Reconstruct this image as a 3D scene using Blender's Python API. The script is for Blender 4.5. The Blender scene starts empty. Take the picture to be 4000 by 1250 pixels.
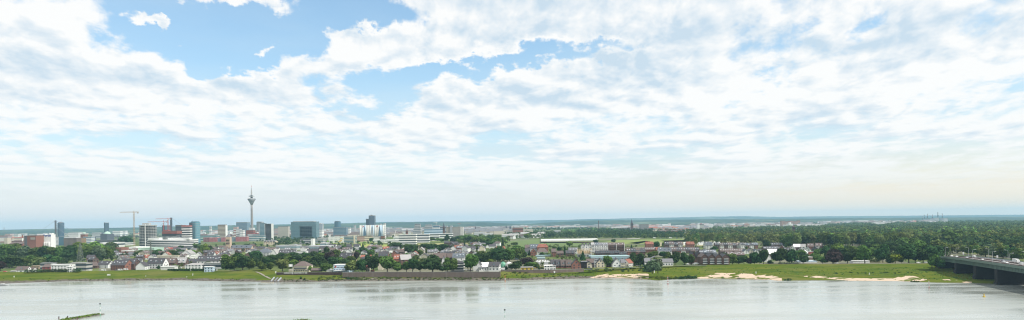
import bpy, math, random
import numpy as np
from mathutils import Matrix, Vector
R = math.radians
SC = bpy.context.scene
COL = SC.collection
# ------------------------------------------------------------------ camera
F = 2770.0; CX = 2000.0; CY = 625.0; YH = 872.0; ROLL = R(0.85); H = 60.0; SHIFT = (YH - CY) / 4000.0
cr, sr = math.cos(ROLL), math.sin(ROLL)
cam_d = bpy.data.cameras.new('camera'); cam = bpy.data.objects.new('camera', cam_d); COL.objects.link(cam)
cam_d.sensor_width = 36.0; cam_d.lens = 36.0 * F / 4000.0; cam_d.shift_y = SHIFT
cam_d.clip_start = 1.0; cam_d.clip_end = 90000.0
cam.matrix_world = Matrix(((cr, sr, 0, 0), (0, 0, -1, 0), (-sr, cr, 0, H), (0, 0, 0, 1)))
SC.camera = cam
SC.render.resolution_x = 1024; SC.render.resolution_y = 320
SC.view_settings.view_transform = 'Standard'; SC.view_settings.look = 'None'
SC.view_settings.exposure = 0.0; SC.view_settings.gamma = 1.0; SC.view_settings.use_curve_mapping = False
SC.cycles.max_bounces = 5; SC.cycles.diffuse_bounces = 2; SC.cycles.glossy_bounces = 2
SC.cycles.transparent_max_bounces = 8; SC.cycles.volume_bounces = 1; SC.cycles.filter_width = 1.15
SC.cycles.use_denoising = True; SC.cycles.denoiser = 'OPENIMAGEDENOISE'; SC.cycles.denoising_input_passes = 'RGB_ALBEDO_NORMAL'; SC.cycles.denoising_prefilter = 'ACCURATE'

def ray(x, y):                      # direction of a photo pixel, per metre of depth: (X, Z)
    u = (x - CX) / F; v = (YH - y) / F
    return u * cr + v * sr, -u * sr + v * cr
def at(x, y, D):
    a, b = ray(x, y); return a * D, H + b * D
def gp(x, y, z=6.0):                # point on the level z seen at that pixel
    a, b = ray(x, y); D = (z - H) / b
    return a * D, D
# ------------------------------------------------------------------ sky
SUN_EL, SUN_AZ = R(50), R(112)       # azimuth clockwise from +Y
class NT:
    """tiny helper for writing node maths"""
    def __init__(s, nt): s.nt = nt
    def new(s, t, **k):
        n = s.nt.nodes.new(t)
        for a, b in k.items(): setattr(n, a, b)
        return n
    def put(s, sock, v):
        if isinstance(v, bpy.types.NodeSocket): s.nt.links.new(v, sock)
        else: sock.default_value = v
    def m(s, op, *a, clamp=False):
        n = s.new('ShaderNodeMath', operation=op, use_clamp=clamp)
        for i, v in enumerate(a): s.put(n.inputs[i], v)
        return n.outputs[0]
    def vm(s, op, *a):
        n = s.new('ShaderNodeVectorMath', operation=op)
        for i, v in enumerate(a): s.put(n.inputs[i], v)
        return n.outputs[1] if op in ('LENGTH', 'DOT_PRODUCT') else n.outputs[0]
    def comb(s, x, y, z=0.0):
        n = s.new('ShaderNodeCombineXYZ')
        for i, v in enumerate((x, y, z)): s.put(n.inputs[i], v)
        return n.outputs[0]
    def sep(s, v):
        n = s.new('ShaderNodeSeparateXYZ'); s.put(n.inputs[0], v); return n.outputs
    def noise(s, vec, scale, detail=5, rough=0.5, dist=0.0, color=False, lac=2.0):
        n = s.new('ShaderNodeTexNoise'); s.put(n.inputs['Vector'], vec)
        n.inputs['Scale'].default_value = scale; n.inputs['Detail'].default_value = detail
        n.inputs['Roughness'].default_value = rough; n.inputs['Distortion'].default_value = dist
        n.inputs['Lacunarity'].default_value = lac
        return n.outputs[1] if color else n.outputs[0]
    def smooth(s, v, a, b, c=0.0, d=1.0, kind='SMOOTHSTEP'):
        n = s.new('ShaderNodeMapRange', interpolation_type=kind)
        s.put(n.inputs[0], v)
        for i, q in enumerate((a, b, c, d)): s.put(n.inputs[i + 1], q)
        return n.outputs[0]
    def mix(s, f, a, b, mode='MIX'):
        n = s.new('ShaderNodeMix', data_type='RGBA', blend_type=mode)
        s.put(n.inputs[0], f); s.put(n.inputs[6], a); s.put(n.inputs[7], b)
        return n.outputs[2]
def rgb(r, g, b): return (r, g, b, 1.0)

world = bpy.data.worlds.new("World"); SC.world = world; world.use_nodes = True
wn = world.node_tree; wn.nodes.clear(); w = NT(wn)
sky = w.new('ShaderNodeTexSky', sky_type='NISHITA'); sky.sun_disc = False
sky.sun_elevation = SUN_EL; sky.sun_rotation = SUN_AZ; sky.altitude = 60; sky.air_density = 1.0; sky.dust_density = 0.6; sky.ozone_density = 1.3
dirv = w.new('ShaderNodeTexCoord').outputs['Generated']
dx, dy, dz = w.sep(w.vm('NORMALIZE', dirv))
dzc = w.m('MAXIMUM', dz, 0.0)
den = w.m('ADD', dzc, 0.10)
bear = w.m('ARCTAN2', dx, dy)
q = w.comb(w.m('MULTIPLY', bear, w.m('ADD', w.m('DIVIDE', 0.16, den), 2.3)), w.m('DIVIDE', 0.46, den), 0.0)
# layout of the cloud field: bearings and heights on the sky
yy = w.m('MAXIMUM', dy, 0.06)
g0 = w.comb(w.m('MULTIPLY', w.m('DIVIDE', dx, yy), F), w.m('MULTIPLY', w.m('DIVIDE', dzc, yy), F), 0.0)
wob = w.noise(q, 5.5, 6, 0.62, color=True)
wob = w.vm('MULTIPLY', w.vm('SUBTRACT', wob, (0.5, 0.5, 0.5)), (380.0, 300.0, 0.0))
g = w.vm('ADD', g0, wob)
def blob(vec, cx, cy, rx, ry, ang):
    n = w.new('ShaderNodeMapping', vector_type='TEXTURE'); w.put(n.inputs[0], vec)
    X, Z = ray(cx, cy)
    n.inputs[1].default_value = (X * F, Z * F, 0); n.inputs[2].default_value = (0, 0, R(ang)); n.inputs[3].default_value = (rx, ry, 1)
    return w.smooth(w.vm('LENGTH', n.outputs[0]), 2.0, 0.1)
HOLES = [(690, 70, 300, 125, -8, .5), (1060, 110, 420, 165, 0, .5), (900, 215, 190, 60, 0, .3), (1560, 95, 230, 65, -14, .36),
 (1330, 60, 170, 70, 0, .3), (1480, 300, 240, 52, 2, .36), (1860, 255, 260, 42, 11, .34), (2210, 195, 260, 34, 8, .32), (2440, 178, 110, 26, 0, .3), (1380, 440, 190, 24, 0, .2),
 (1590, 385, 110, 32, 12, .26), (3400, 75, 90, 34, 40, .2), (3170, 115, 50, 16, 20, .12),
 (40, 20, 130, 50, 0, .15), (3900, 300, 120, 18, 0, .12), (2900, 420, 120, 22, 0, .13), (3020, 320, 60, 18, 0, .13)]
FILL = [(300, 270, 560, 110, -6, .2), (250, 70, 300, 60, 10, .2), (2050, 70, 560, 110, 0, .3), (1750, 175, 320, 70, 14, .25), (3050, 200, 900, 240, 0, .12),
 (2260, 330, 420, 80, 8, .25), (1300, 330, 60, 20, 0, .0), (920, 12, 230, 42, 0, .75), (560, 85, 70, 30, 0, .8), (655, 90, 42, 26, 0, .75), (731, 168, 40, 22, 20, .75),
 (1018, 203, 40, 22, 0, .75), (1385, 135, 100, 40, 0, .5), (1500, 190, 260, 55, 6, .3), (1120, 290, 300, 50, 18, .25), (800, 340, 400, 60, 0, .15), (1950, 420, 600, 60, 6, .18)]
lay = 0.0
for (a, b, c, d, e, s_) in HOLES: lay = w.m('SUBTRACT', lay, w.m('MULTIPLY', blob(g, a, b, c, d, e), s_))
for (a, b, c, d, e, s_) in FILL:
    if s_: lay = w.m('ADD', lay, w.m('MULTIPLY', blob(g, a, b, c, d, e), s_))
def dens(vec):
    a = w.noise(vec, 2.5, 5, 0.52, 0.2)
    b = w.noise(w.vm('ADD', vec, (7.3, 2.1, 0)), 9.0, 5, 0.55, 0.3)
    return w.m('ADD', w.m('MULTIPLY', a, 0.66), w.m('MULTIPLY', b, 0.34))
d0 = dens(q)
up = w.vm('ADD', q, (0.03, -0.05, 0.0))
d1 = dens(up)
lay = w.m('SUBTRACT', lay, w.smooth(dz, 0.20, 0.10, 0.0, 0.06))
fld = w.m('ADD', w.m('ADD', w.m('MULTIPLY', w.m('SUBTRACT', d0, 0.5), 1.5), 0.5), lay)
fray = w.noise(w.vm('ADD', q, (1.7, 5.1, 0)), 26.0, 4, 0.65)
cov = w.smooth(w.m('ADD', fld, w.m('MULTIPLY', w.m('SUBTRACT', fray, 0.5), 0.2)), 0.25, 0.53)
# thin high veil everywhere, thicker towards the horizon
veil = w.noise(w.vm('MULTIPLY', q, (0.6, 1.6, 0.0)), 1.3, 4, 0.5)
# lit upper rims against grey undersides
rim = w.m('MULTIPLY', w.m('SUBTRACT', d0, d1), 6.5)
big = w.noise(w.vm('ADD', w.vm('MULTIPLY', q, (1.0, 2.2, 0.0)), (3.1, 8.2, 0)), 0.95, 5, 0.5)
GREY = [(2760, 130, 300, 60, 0, .35), (2700, 270, 420, 45, -3, .38), (3760, 95, 300, 70, 4, .7), (3450, 215, 450, 60, 8, .5), (3300, 410, 500, 45, 4, .4), (3350, 480, 500, 40, 0, .3), (330, 330, 420, 50, 0, .25), (330, 130, 300, 45, 8, .3),
 (450, 540, 400, 60, 0, .3), (2000, 560, 500, 50, 0, .3), (2150, 400, 160, 40, 0, .3), (1800, 370, 180, 50, 8, .3), (2450, 60, 250, 70, 0, .4), (1850, 170, 300, 40, 14, .3)]
gs = 0.0
for (a, b, c, d, e, s_) in GREY: gs = w.m('ADD', gs, w.m('MULTIPLY', blob(g, a, b, c, d, e), s_))
shade = w.m('ADD', w.m('ADD', w.m('MULTIPLY', w.m('SUBTRACT', big, 0.52), 2.1), w.m('MULTIPLY', gs, 0.62)), 0.16)
shade = w.m('SUBTRACT', shade, rim)
shade = w.m('ADD', shade, w.smooth(fld, 0.50, 0.80, -0.12, 0.22))
shade = w.m('MULTIPLY', w.m('MINIMUM', w.m('MAXIMUM', shade, 0.0), 1.0), 1.0)
low = w.smooth(dz, 0.02, 0.15)         # 0 at the horizon
shade = w.m('MULTIPLY', shade, w.m('ADD', w.m('MULTIPLY', low, 0.6), 0.4))
cloud = w.mix(shade, rgb(1.03, 1.02, 1.0), rgb(0.62, 0.75, 0.86))
skyc = w.mix(1.0, sky.outputs[0], rgb(0.145, 0.183, 0.186), 'MULTIPLY')
# the air between small clouds is milky
milk = w.m('ADD', w.smooth(veil, 0.35, 0.75, 0.0, 0.25), w.smooth(dz, 0.27, 0.09, 0.10, 0.62))
skyc = w.mix(milk, skyc, rgb(0.72, 0.84, 0.90))
# horizon: cream on the right, pale blue on the left
hz = w.mix(w.smooth(dx, -0.15, 0.65), rgb(0.95, 0.90, 0.87), rgb(1.14, 0.92, 0.66))
skyc = w.mix(w.smooth(dz, 0.13, 0.0, 0.0, 0.95), skyc, hz)
cov = w.m('MULTIPLY', cov, w.smooth(dz, 0.012, 0.085, 0.0, 1.0))
cov = w.m('MULTIPLY', cov, 0.96)
fin = w.mix(cov, skyc, cloud)
fin = w.mix(w.smooth(dz, -0.02, -0.06), fin, rgb(0.25, 0.27, 0.24))
bg = w.new('ShaderNodeBackground'); w.put(bg.inputs[0], fin); bg.inputs[1].default_value = 1.0
out = w.new('ShaderNodeOutputWorld'); wn.links.new(bg.outputs[0], out.inputs[0])
world.cycles.sampling_method = 'MANUAL'; world.cycles.sample_map_resolution = 512
sun_d = bpy.data.lights.new('sun', 'SUN'); sun_d.energy = 4.6; sun_d.angle = R(0.6); sun_d.color = (1.0, 0.955, 0.88)
sun = bpy.data.objects.new('sun', sun_d); COL.objects.link(sun)
sv = Vector((math.cos(SUN_EL) * math.sin(SUN_AZ), math.cos(SUN_EL) * math.cos(SUN_AZ), math.sin(SUN_EL)))
sun.rotation_euler = sv.to_track_quat('Z', 'Y').to_euler(); sun.location = (0, 0, 400)
# ------------------------------------------------------------------ materials
MATS = {}
def srgb(h):
    h = h.lstrip('#'); c = [int(h[i:i + 2], 16) / 255 for i in (0, 2, 4)]
    return tuple(((v / 12.92) if v <= .04045 else ((v + .055) / 1.055) ** 2.4) for v in c)
def mat(name, col, rough=0.8, var=0.12, scale=0.25, metal=0.0, rnd=0.0, bump=0.0, spec=0.35):
    if name in MATS: return MATS[name]
    m = bpy.data.materials.new(name); m.use_nodes = True; n = NT(m.node_tree)
    b = m.node_tree.nodes['Principled BSDF']
    b.inputs['Roughness'].default_value = rough; b.inputs['Metallic'].default_value = metal
    b.inputs['Specular IOR Level'].default_value = spec
    co = n.new('ShaderNodeTexCoord').outputs['Object']
    nz = n.noise(co, scale, 4, 0.6)
    f = n.m('ADD', n.m('MULTIPLY', n.m('SUBTRACT', nz, 0.5), var * 4), 1.0)
    if rnd:
        oi = n.new('ShaderNodeObjectInfo')
        f = n.m('MULTIPLY', f, n.m('ADD', n.m('MULTIPLY', n.m('SUBTRACT', oi.outputs['Random'], 0.5), 2 * rnd), 1.0))
    c = n.vm('SCALE', (col[0], col[1], col[2])); vm = c.node; n.put(vm.inputs['Scale'], f)
    n.put(b.inputs['Base Color'], c)
    if bump:
        bn = n.new('ShaderNodeBump'); bn.inputs['Strength'].default_value = bump
        n.put(bn.inputs['Height'], n.noise(co, scale * 6, 3, 0.6)); n.put(b.inputs['Normal'], bn.outputs[0])
    MATS[name] = m; return m
def grid_mat(name, wall, glass, px=3.2, pz=3.2, fx=0.5, fz=0.5, rough=0.35):
    """facade where openings repeat in bays and storeys"""
    if name in MATS: return MATS[name]
    m = bpy.data.materials.new(name); m.use_nodes = True; n = NT(m.node_tree)
    b = m.node_tree.nodes['Principled BSDF']
    co = n.new('ShaderNodeTexCoord').outputs['Object']; x, y, z = n.sep(co)
    s = n.m('ADD', x, y)
    a = n.m('LESS_THAN', n.m('FRACT', n.m('DIVIDE', s, px)), fx)
    if pz: a = n.m('MULTIPLY', a, n.m('LESS_THAN', n.m('FRACT', n.m('DIVIDE', n.m('ADD', z, 0.9), pz)), fz))
    cell = n.comb(n.m('FLOOR', n.m('DIVIDE', s, px)), n.m('FLOOR', n.m('DIVIDE', z, pz or 3.0)), 0.0)
    wn_ = n.new('ShaderNodeTexWhiteNoise', noise_dimensions='2D'); n.put(wn_.inputs['Vector'], cell)
    g = n.vm('SCALE', tuple(glass)); n.put(g.node.inputs['Scale'], n.m('ADD', n.m('MULTIPLY', wn_.outputs[0], 1.0), 0.5))
    wl = n.vm('SCALE', tuple(wall)); n.put(wl.node.inputs['Scale'], n.m('ADD', n.m('MULTIPLY', n.noise(co, 0.08, 3), 0.3), 0.85))
    n.put(b.inputs['Base Color'], n.mix(a, wl, g))
    n.put(b.inputs['Roughness'], n.m('SUBTRACT', 0.8, n.m('MULTIPLY', a, 0.8 - rough)))
    MATS[name] = m; return m
C = dict(white=(.74, .74, .72), cream=(.62, .56, .44), offwhite=(.6, .6, .57), beige=(.48, .44, .36), sand=(.20, .165, .12), grey=(.3, .3, .3), lgrey=(.46, .47, .47), dgrey=(.12, .125, .135),
 brick=(.24, .115, .085), dbrick=(.13, .08, .065), rbrick=(.30, .10, .09), brown=(.13, .09, .075), orange=(.40, .31, .22), roofdark=(.075, .072, .078), roofbrown=(.13, .10, .09), roofgrey=(.17, .17, .18),
 roofred=(.29, .11, .075), roofblue=(.115, .13, .15), roofpale=(.34, .33, .32), slate=(.09, .1, .12), glass=(.035, .05, .065), gteal=(.07, .16, .20), gblue=(.10, .17, .24), glight=(.22, .3, .34), black=(.02, .02, .022),
 steel=(.33, .35, .37), shaft=(.27, .26, .25), green=(.05, .13, .08), palegreen=(.4, .55, .45), red=(.45, .09, .08), blue=(.04, .07, .3), yellow=(.6, .42, .06), paleblue=(.5, .62, .72), conc=(.4, .39, .37), pink=(.5, .35, .3), wood=(.55, .42, .26))
def M(k, rough=None):
    gl = k in ('glass', 'gteal', 'gblue', 'glight')
    return mat(k, C[k], rough if rough is not None else (0.12 if gl else 0.75), 0.05 if gl else 0.09, 0.3, rnd=0.1 if k.startswith('roof') or k in ('brick', 'dbrick', 'brown') else 0.0, spec=0.6 if gl else 0.3)
# ------------------------------------------------------------------ mesh building
class MB:
    def __init__(s): s.v = []; s.f = []; s.smooth = False
    def add(s, vs, fs):
        o = len(s.v); s.v += [tuple(p) for p in vs]; s.f += [tuple(i + o for i in q) for q in fs]; return s
    def box(s, cx, cy, z0, w, d, h, rot=0.0, taper=1.0):
        c, n = math.cos(rot), math.sin(rot); vs = []
        for (k, zz) in ((1.0, z0), (taper, z0 + h)):
            for (a, b) in ((-1, -1), (1, -1), (1, 1), (-1, 1)):
                px, py = a * w * k / 2, b * d * k / 2
                vs.append((cx + px * c - py * n, cy + px * n + py * c, zz))
        return s.add(vs, [(3, 2, 1, 0), (4, 5, 6, 7), (0, 1, 5, 4), (1, 2, 6, 5), (2, 3, 7, 6), (3, 0, 4, 7)])
    def lathe(s, prof, n=16, cx=0, cy=0, sx=1.0, sy=1.0):
        vs = []; fs = []
        for (r, z) in prof:
            for i in range(n):
                a = 2 * math.pi * i / n; vs.append((cx + r * sx * math.cos(a), cy + r * sy * math.sin(a), z))
        for j in range(len(prof) - 1):
            for i in range(n):
                k = (i + 1) % n; fs.append((j * n + i, j * n + k, (j + 1) * n + k, (j + 1) * n + i))
        fs.append(tuple(reversed(range(n)))); fs.append(tuple((len(prof) - 1) * n + i for i in range(n)))
        return s.add(vs, fs)
    def beam(s, a, b, t, t2=None):
        a, b = Vector(a), Vector(b); d = (b - a); t2 = t if t2 is None else t2
        if d.length < 1e-6: return s
        q = d.normalized(); r = q.cross(Vector((0, 0, 1)));
        if r.length < 1e-3: r = Vector((1, 0, 0))
        r.normalize(); u = r.cross(q).normalized(); vs = []
        for (p, k) in ((a, t), (b, t2)):
            for (i, j) in ((-1, -1), (1, -1), (1, 1), (-1, 1)): vs.append(p + r * i * k / 2 + u * j * k / 2)
        return s.add(vs, [(3, 2, 1, 0), (4, 5, 6, 7), (0, 1, 5, 4), (1, 2, 6, 5), (2, 3, 7, 6), (3, 0, 4, 7)])
    def prism(s, poly, z0, z1):
        n = len(poly); vs = [(p[0], p[1], z0) for p in poly] + [(p[0], p[1], z1) for p in poly]
        fs = [tuple(reversed(range(n))), tuple(range(n, 2 * n))] + [(i, (i + 1) % n, n + (i + 1) % n, n + i) for i in range(n)]
        return s.add(vs, fs)
    def build(s, name, m, parent=None, smooth=False):
        me = bpy.data.meshes.new(name); me.from_pydata(s.v, [], s.f); me.materials.append(m)
        if smooth: me.polygons.foreach_set('use_smooth', [True] * len(me.polygons))
        return link(name, me, parent)
def link(name, me, parent=None):
    o = bpy.data.objects.new(name, me); COL.objects.link(o)
    if parent is not None: o.parent = parent
    return o
def tag(o, label=None, cat=None, group=None, kind=None):
    if label: o['label'] = label
    if cat: o['category'] = cat
    if group: o['group'] = group
    if kind: o['kind'] = kind
    return o
def root(name, loc, label, cat, group=None, rot=0.0, scale=None):
    o = bpy.data.objects.new(name, None); COL.objects.link(o); o.location = loc; o.rotation_euler = (0, 0, rot)
    o.empty_display_size = 1.0
    if scale: o.scale = scale
    return tag(o, label, cat, group)
GZ = 6.0
def place(x0, x1, yt, yb, D=None, z=GZ):
    xm = (x0 + x1) / 2
    if D is None: D = gp(xm, yb, z)[1]
    X0 = at(x0, yb, D)[0]; X1 = at(x1, yb, D)[0]; zt = at(xm, yt, D)[1]
    return (X0 + X1) / 2, D, X1 - X0, zt - z
# ------------------------------------------------------------------ larger buildings
def bldg(x0, x1, yt, yb, name, label, cat, wall, floors=0, glass='glass', band=0.5, depth=18, rot=0.0, D=None, z=GZ, roof=None, grid=None, parapet=True, group=None, extra=None):
    X, Y, w, h = place(x0, x1, yt, yb, D, z)
    if rot:                                           # a turned block shows two faces within the same width
        w = max(3.0, (w - abs(math.sin(rot)) * depth) / max(0.3, math.cos(rot)))
    r = root(name, (X, Y + depth / 2, z), label, cat, group, rot)
    b = MB().box(0, 0, -1.0, w, depth, h + 1.0)
    b.build('wall', grid if grid else M(wall), r)
    if floors:
        fh = h / floors
        for i in range(floors):
            MB().box(0, 0, i * fh + fh * 0.5 * (1 - band) + (0.1 * fh), w + 0.24, depth + 0.24, fh * band).build('window_band', M(glass) if isinstance(glass, str) else glass, r)
    if parapet: MB().box(0, 0, h, w + 0.5, depth + 0.5, max(0.5, h * 0.02)).build('roof', M(roof or 'roofpale'), r)
    if extra: extra(r, w, depth, h)
    return r
def plant(*boxes, m='lgrey'):
    def f(r, w, d, h):
        for (fx, fw, hh) in boxes: MB().box(fx * w, 0, h, fw * w, d * 0.6, hh).build('rooftop_plant', M(m), r)
    return f
# ------------------------------------------------------------------ houses
WIN = {}
def window_mesh(w, h):
    k = (round(w, 1), round(h, 1))
    if k not in WIN:
        me = bpy.data.meshes.new('window'); b = MB().box(0, 0, -k[1] / 2, k[0], 0.12, k[1]); me.from_pydata(b.v, [], b.f); me.materials.append(M('glass')); WIN[k] = me
    return WIN[k]
SKY_ME = []
def house(X, Y, w, d, eave, rise, label, wall='white', roof='roofdark', rot=0.0, z=GZ, hip=0.0, wins=2, chimney=True, dormer=0, sky=0, name='house', cat='house', group=None, band=0, seed=0):
    """ridge along local x, eaves front and back"""
    rg = random.Random(seed or int(X * 7 + Y * 13)); r = root(name, (X, Y, z), label, cat, group, rot)
    hw, hd = w / 2, d / 2
    v = [(-hw, -hd, -1), (hw, -hd, -1), (hw, hd, -1), (-hw, hd, -1), (-hw, -hd, eave), (hw, -hd, eave), (hw, hd, eave), (-hw, hd, eave)]
    f = [(0, 1, 5, 4), (2, 3, 7, 6), (3, 2, 1, 0)]
    if rise > 0 and not hip:
        v += [(-hw, 0, eave + rise), (hw, 0, eave + rise)]; f += [(1, 2, 6, 9, 5), (3, 0, 4, 8, 7), (4, 5, 9, 8), (6, 7, 8, 9)]
    else: f += [(1, 2, 6, 5), (3, 0, 4, 7), (4, 5, 6, 7)]
    MB().add(v, f).build('wall', M(wall), r)
    o = 0.45; t = 0.28
    if rise > 0 and not hip:
        s_ = rise / hd; b = MB(); a = hw + o; e = hd + o; ze = eave - o * s_ + 0.06; zr = eave + rise + 0.06
        for sg in (-1, 1):
            vs = [(-a, sg * e, ze), (a, sg * e, ze), (a, 0, zr), (-a, 0, zr), (-a, sg * e, ze + t), (a, sg * e, ze + t), (a, 0, zr + t), (-a, 0, zr + t)]
            b.add(vs, [(0, 1, 2, 3), (7, 6, 5, 4), (0, 4, 5, 1), (1, 5, 6, 2), (3, 7, 4, 0), (2, 6, 7, 3)])
        rf = b.build('roof', M(roof), r)
    elif rise > 0:
        a = hw + o; e = hd + o; k = max(0.5, hw - hd * hip)
        rf = MB().add([(-a, -e, eave + .05), (a, -e, eave + .05), (a, e, eave + .05), (-a, e, eave + .05), (-k, 0, eave + rise), (k, 0, eave + rise)], [(0, 1, 5, 4), (1, 2, 5), (2, 3, 4, 5), (3, 0, 4), (3, 2, 1, 0)]).build('roof', M(roof), r)
    else:
        rf = MB().box(0, 0, eave, w + .5, d + .5, 0.35).build('roof', M(roof), r)
    if chimney and rise > 0:
        cx = rg.uniform(-.3, .3) * w; MB().box(cx, 0.5, eave + rise - 1.2, 0.9, 0.7, 2.4).build('chimney', M('dbrick'), rf)
    if sky and rise > 0:
        s_ = rise / hd
        if not SKY_ME:
            me = bpy.data.meshes.new('skylight'); b = MB().box(0, 0, -.05, 1.1, 1.5, 0.1); me.from_pydata(b.v, [], b.f); me.materials.append(mat('skylight', (.62, .66, .7), .15, .02)); SKY_ME.append(me)
        for i in range(sky):
            k = link('skylight', SKY_ME[0], rf); yy_ = -hd * rg.uniform(.35, .6)
            k.location = ((i + .5) / sky * w - hw + rg.uniform(-.3, .3), yy_, eave + (hd + yy_) * s_ + 0.42); k.rotation_euler = (math.atan(s_), 0, 0)
    if dormer and rise > 0:
        s_ = rise / hd
        for i in range(dormer):
            cx = (i + .5) / dormer * w - hw; y0 = -hd * .72; z0 = eave + (hd + y0) * s_; dm = MB().box(cx, y0 + 1.0, z0 - .2, 2.0, 2.4, 1.9).build('dormer', M(roof), r)
            MB().box(cx, y0 - .24, z0 + .3, 1.5, .1, 1.2).build('window', M('glight'), dm)
    if band:
        fh = eave / band
        for i in range(band): MB().box(0, 0, i * fh + fh * .3, w + .16, d + .16, fh * .45).build('window_band', M('glass'), r)
    elif wins:
        nf = max(1, int(round(eave / 2.9))); k = max(2, min(wins, int(w / 2.6)))
        ww = min(1.5, w / k * .5); me = window_mesh(ww, 1.4)
        for fl in range(nf):
            for i in range(k):
                q_ = link('window', me, r); q_.location = ((i + .5) / k * w - hw, -hd - .02, fl * 2.9 + 1.7)
        sg = 1 if X < 0 else -1                              # the gable end that faces the river view
        k2 = max(1, min(2, int(d / 4)))
        for fl in range(nf + (1 if rise > 2.6 and not hip else 0)):
            kk = k2 if fl < nf else 1
            for i in range(kk):
                q_ = link('window', me, r); q_.location = (sg * (hw + .02), (i + .5) / kk * d - hd, fl * 2.9 + 1.7); q_.rotation_euler = (0, 0, math.pi / 2)
    return r
def hpx(x0, x1, yr, ye, yb, label, wall='white', roof='roofdark', gable=False, d=10.0, turn=0.0, D=None, z=GZ, **k):
    """house from its place in the photograph: ridge, eave and foot heights"""
    X, Y, w, h = place(x0, x1, yr, yb, D, z); xm = (x0 + x1) / 2
    eave = max(2.0, at(xm, ye, Y)[1] - z); rise = max(0.0, h - eave)
    if gable: return house(X, Y + d / 2, d, w, eave, rise, label, wall, roof, rot=math.pi / 2 + turn, z=z, **k)
    return house(X, Y + d / 2, w, d, eave, rise, label, wall, roof, rot=turn, z=z, **k)
# ------------------------------------------------------------------ trees
def quads(P, S, rg, N=None):
    """leaf clumps: one small quad at every point, facing outwards on the whole"""
    n = len(P); m_ = rg.normal(size=(n, 3)) * .55 + (N if N is not None else np.array([0, 0, .6])); m_ /= np.linalg.norm(m_, axis=1)[:, None]
    a = np.cross(m_, rg.normal(size=(n, 3))); a /= np.linalg.norm(a, axis=1)[:, None]; b = np.cross(m_, a)
    S = S[:, None]; c = a * S; e = b * S * rg.uniform(.6, 1.1, (n, 1))
    V = np.stack([P - c - e, P + c - e * .7, P + c * .9 + e, P - c * .8 + e], 1).reshape(-1, 3)
    return V
def quad_mesh(name, V, m):
    n = len(V) // 4; me = bpy.data.meshes.new(name)
    me.vertices.add(4 * n); me.vertices.foreach_set('co', V.astype(np.float32).ravel())
    me.loops.add(4 * n); me.loops.foreach_set('vertex_index', np.arange(4 * n, dtype=np.int32))
    me.polygons.add(n); me.polygons.foreach_set('loop_start', np.arange(0, 4 * n, 4, dtype=np.int32)); me.polygons.foreach_set('loop_total', np.full(n, 4, dtype=np.int32))
    me.materials.append(m); me.update(); me.validate(); return me
def crown_pts(kind, n, seed):
    """points of a crown one unit high and about one unit wide"""
    rg = np.random.default_rng(seed)
    if kind == 'conifer':
        z = rg.uniform(0.08, 1.0, n) ** 0.9; r = (1 - z) ** .8 * .5 * (0.62 + .38 * np.abs(np.sin(z * 26))) * rg.uniform(.55, 1.05, n); t = rg.uniform(0, 2 * np.pi, n)
        P = np.stack([r * np.cos(t), r * np.sin(t), z], 1); return P, rg, np.stack([np.cos(t), np.sin(t), np.full(n, .5)], 1)
    if kind == 'column':
        z = rg.uniform(0.08, 1.0, n); r = .5 * np.sin(np.pi * np.clip(z, .03, 1) ** .8) ** .6 * rg.uniform(.6, 1.05, n) * (1 + .25 * np.sin(z * 17 + seed)); t = rg.uniform(0, 2 * np.pi, n)
        return np.stack([r * np.cos(t), r * np.sin(t), z], 1), rg, np.stack([np.cos(t), np.sin(t), z * 1.5 - .3], 1)
    k = 13 if kind == 'round' else 10
    cs = []
    for i in range(k):
        t = rg.uniform(0, 2 * np.pi); zz = rg.uniform(.3, .8) if kind == 'round' else rg.uniform(.2, .6); rr = rg.uniform(.12, .34) * (1.15 - abs(zz - .5))
        cs.append((rr * np.cos(t), rr * np.sin(t), zz, rg.uniform(.15, .25)))
    cs.append((0, 0, .76, .22)); cs.append((0, 0, .5, .3)); cs = np.array(cs)
    w_ = cs[:, 3] ** 2; i = rg.choice(len(cs), n, p=w_ / w_.sum()); d = rg.normal(size=(n, 3)); d /= np.linalg.norm(d, axis=1)[:, None]
    P = cs[i, :3] + d * (cs[i, 3] * rg.uniform(.72, 1.06, n))[:, None]
    if kind == 'bush': P[:, 2] = P[:, 2] * 1.15 - .06
    P[:, 2] = np.clip(P[:, 2], 0.02, 1.0); N = d * .8 + (P - (0, 0, .45)) * 1.2; N[:, 2] += .15; return P, rg, N
def leaf_mat(name, col, var=.22):
    if name in MATS: return MATS[name]
    m = bpy.data.materials.new(name); m.use_nodes = True; n = NT(m.node_tree); b = m.node_tree.nodes['Principled BSDF']
    b.inputs['Roughness'].default_value = .8; b.inputs['Specular IOR Level'].default_value = .04
    geo = n.new('ShaderNodeNewGeometry'); oi = n.new('ShaderNodeObjectInfo')
    nz = n.noise(geo.outputs['Position'], .22, 3, .6)
    f = n.m('ADD', n.m('MULTIPLY', n.m('SUBTRACT', nz, .5), var * 4), 1.0)
    f = n.m('MULTIPLY', f, n.m('ADD', n.m('MULTIPLY', geo.outputs['Random Per Island'], .7), .65))
    f = n.m('MULTIPLY', f, n.m('ADD', n.m('MULTIPLY', oi.outputs['Random'], .5), .75))
    c = n.vm('SCALE', tuple(col)); n.put(c.node.inputs['Scale'], f)
    hs = n.new('ShaderNodeHueSaturation'); n.put(hs.inputs['Color'], c)
    n.put(hs.inputs['Hue'], n.m('ADD', n.m('MULTIPLY', oi.outputs['Random'], .05), .475))
    n.put(b.inputs['Base Color'], hs.outputs[0])
    tr = n.new('ShaderNodeBsdfTranslucent'); n.put(tr.inputs[0], hs.outputs[0]); mx = n.new('ShaderNodeMixShader'); mx.inputs[0].default_value = .22
    n.put(mx.inputs[1], b.outputs[0]); n.put(mx.inputs[2], tr.outputs[0]); n.put(m.node_tree.nodes['Material Output'].inputs[0], mx.outputs[0])
    MATS[name] = m; return m
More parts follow.
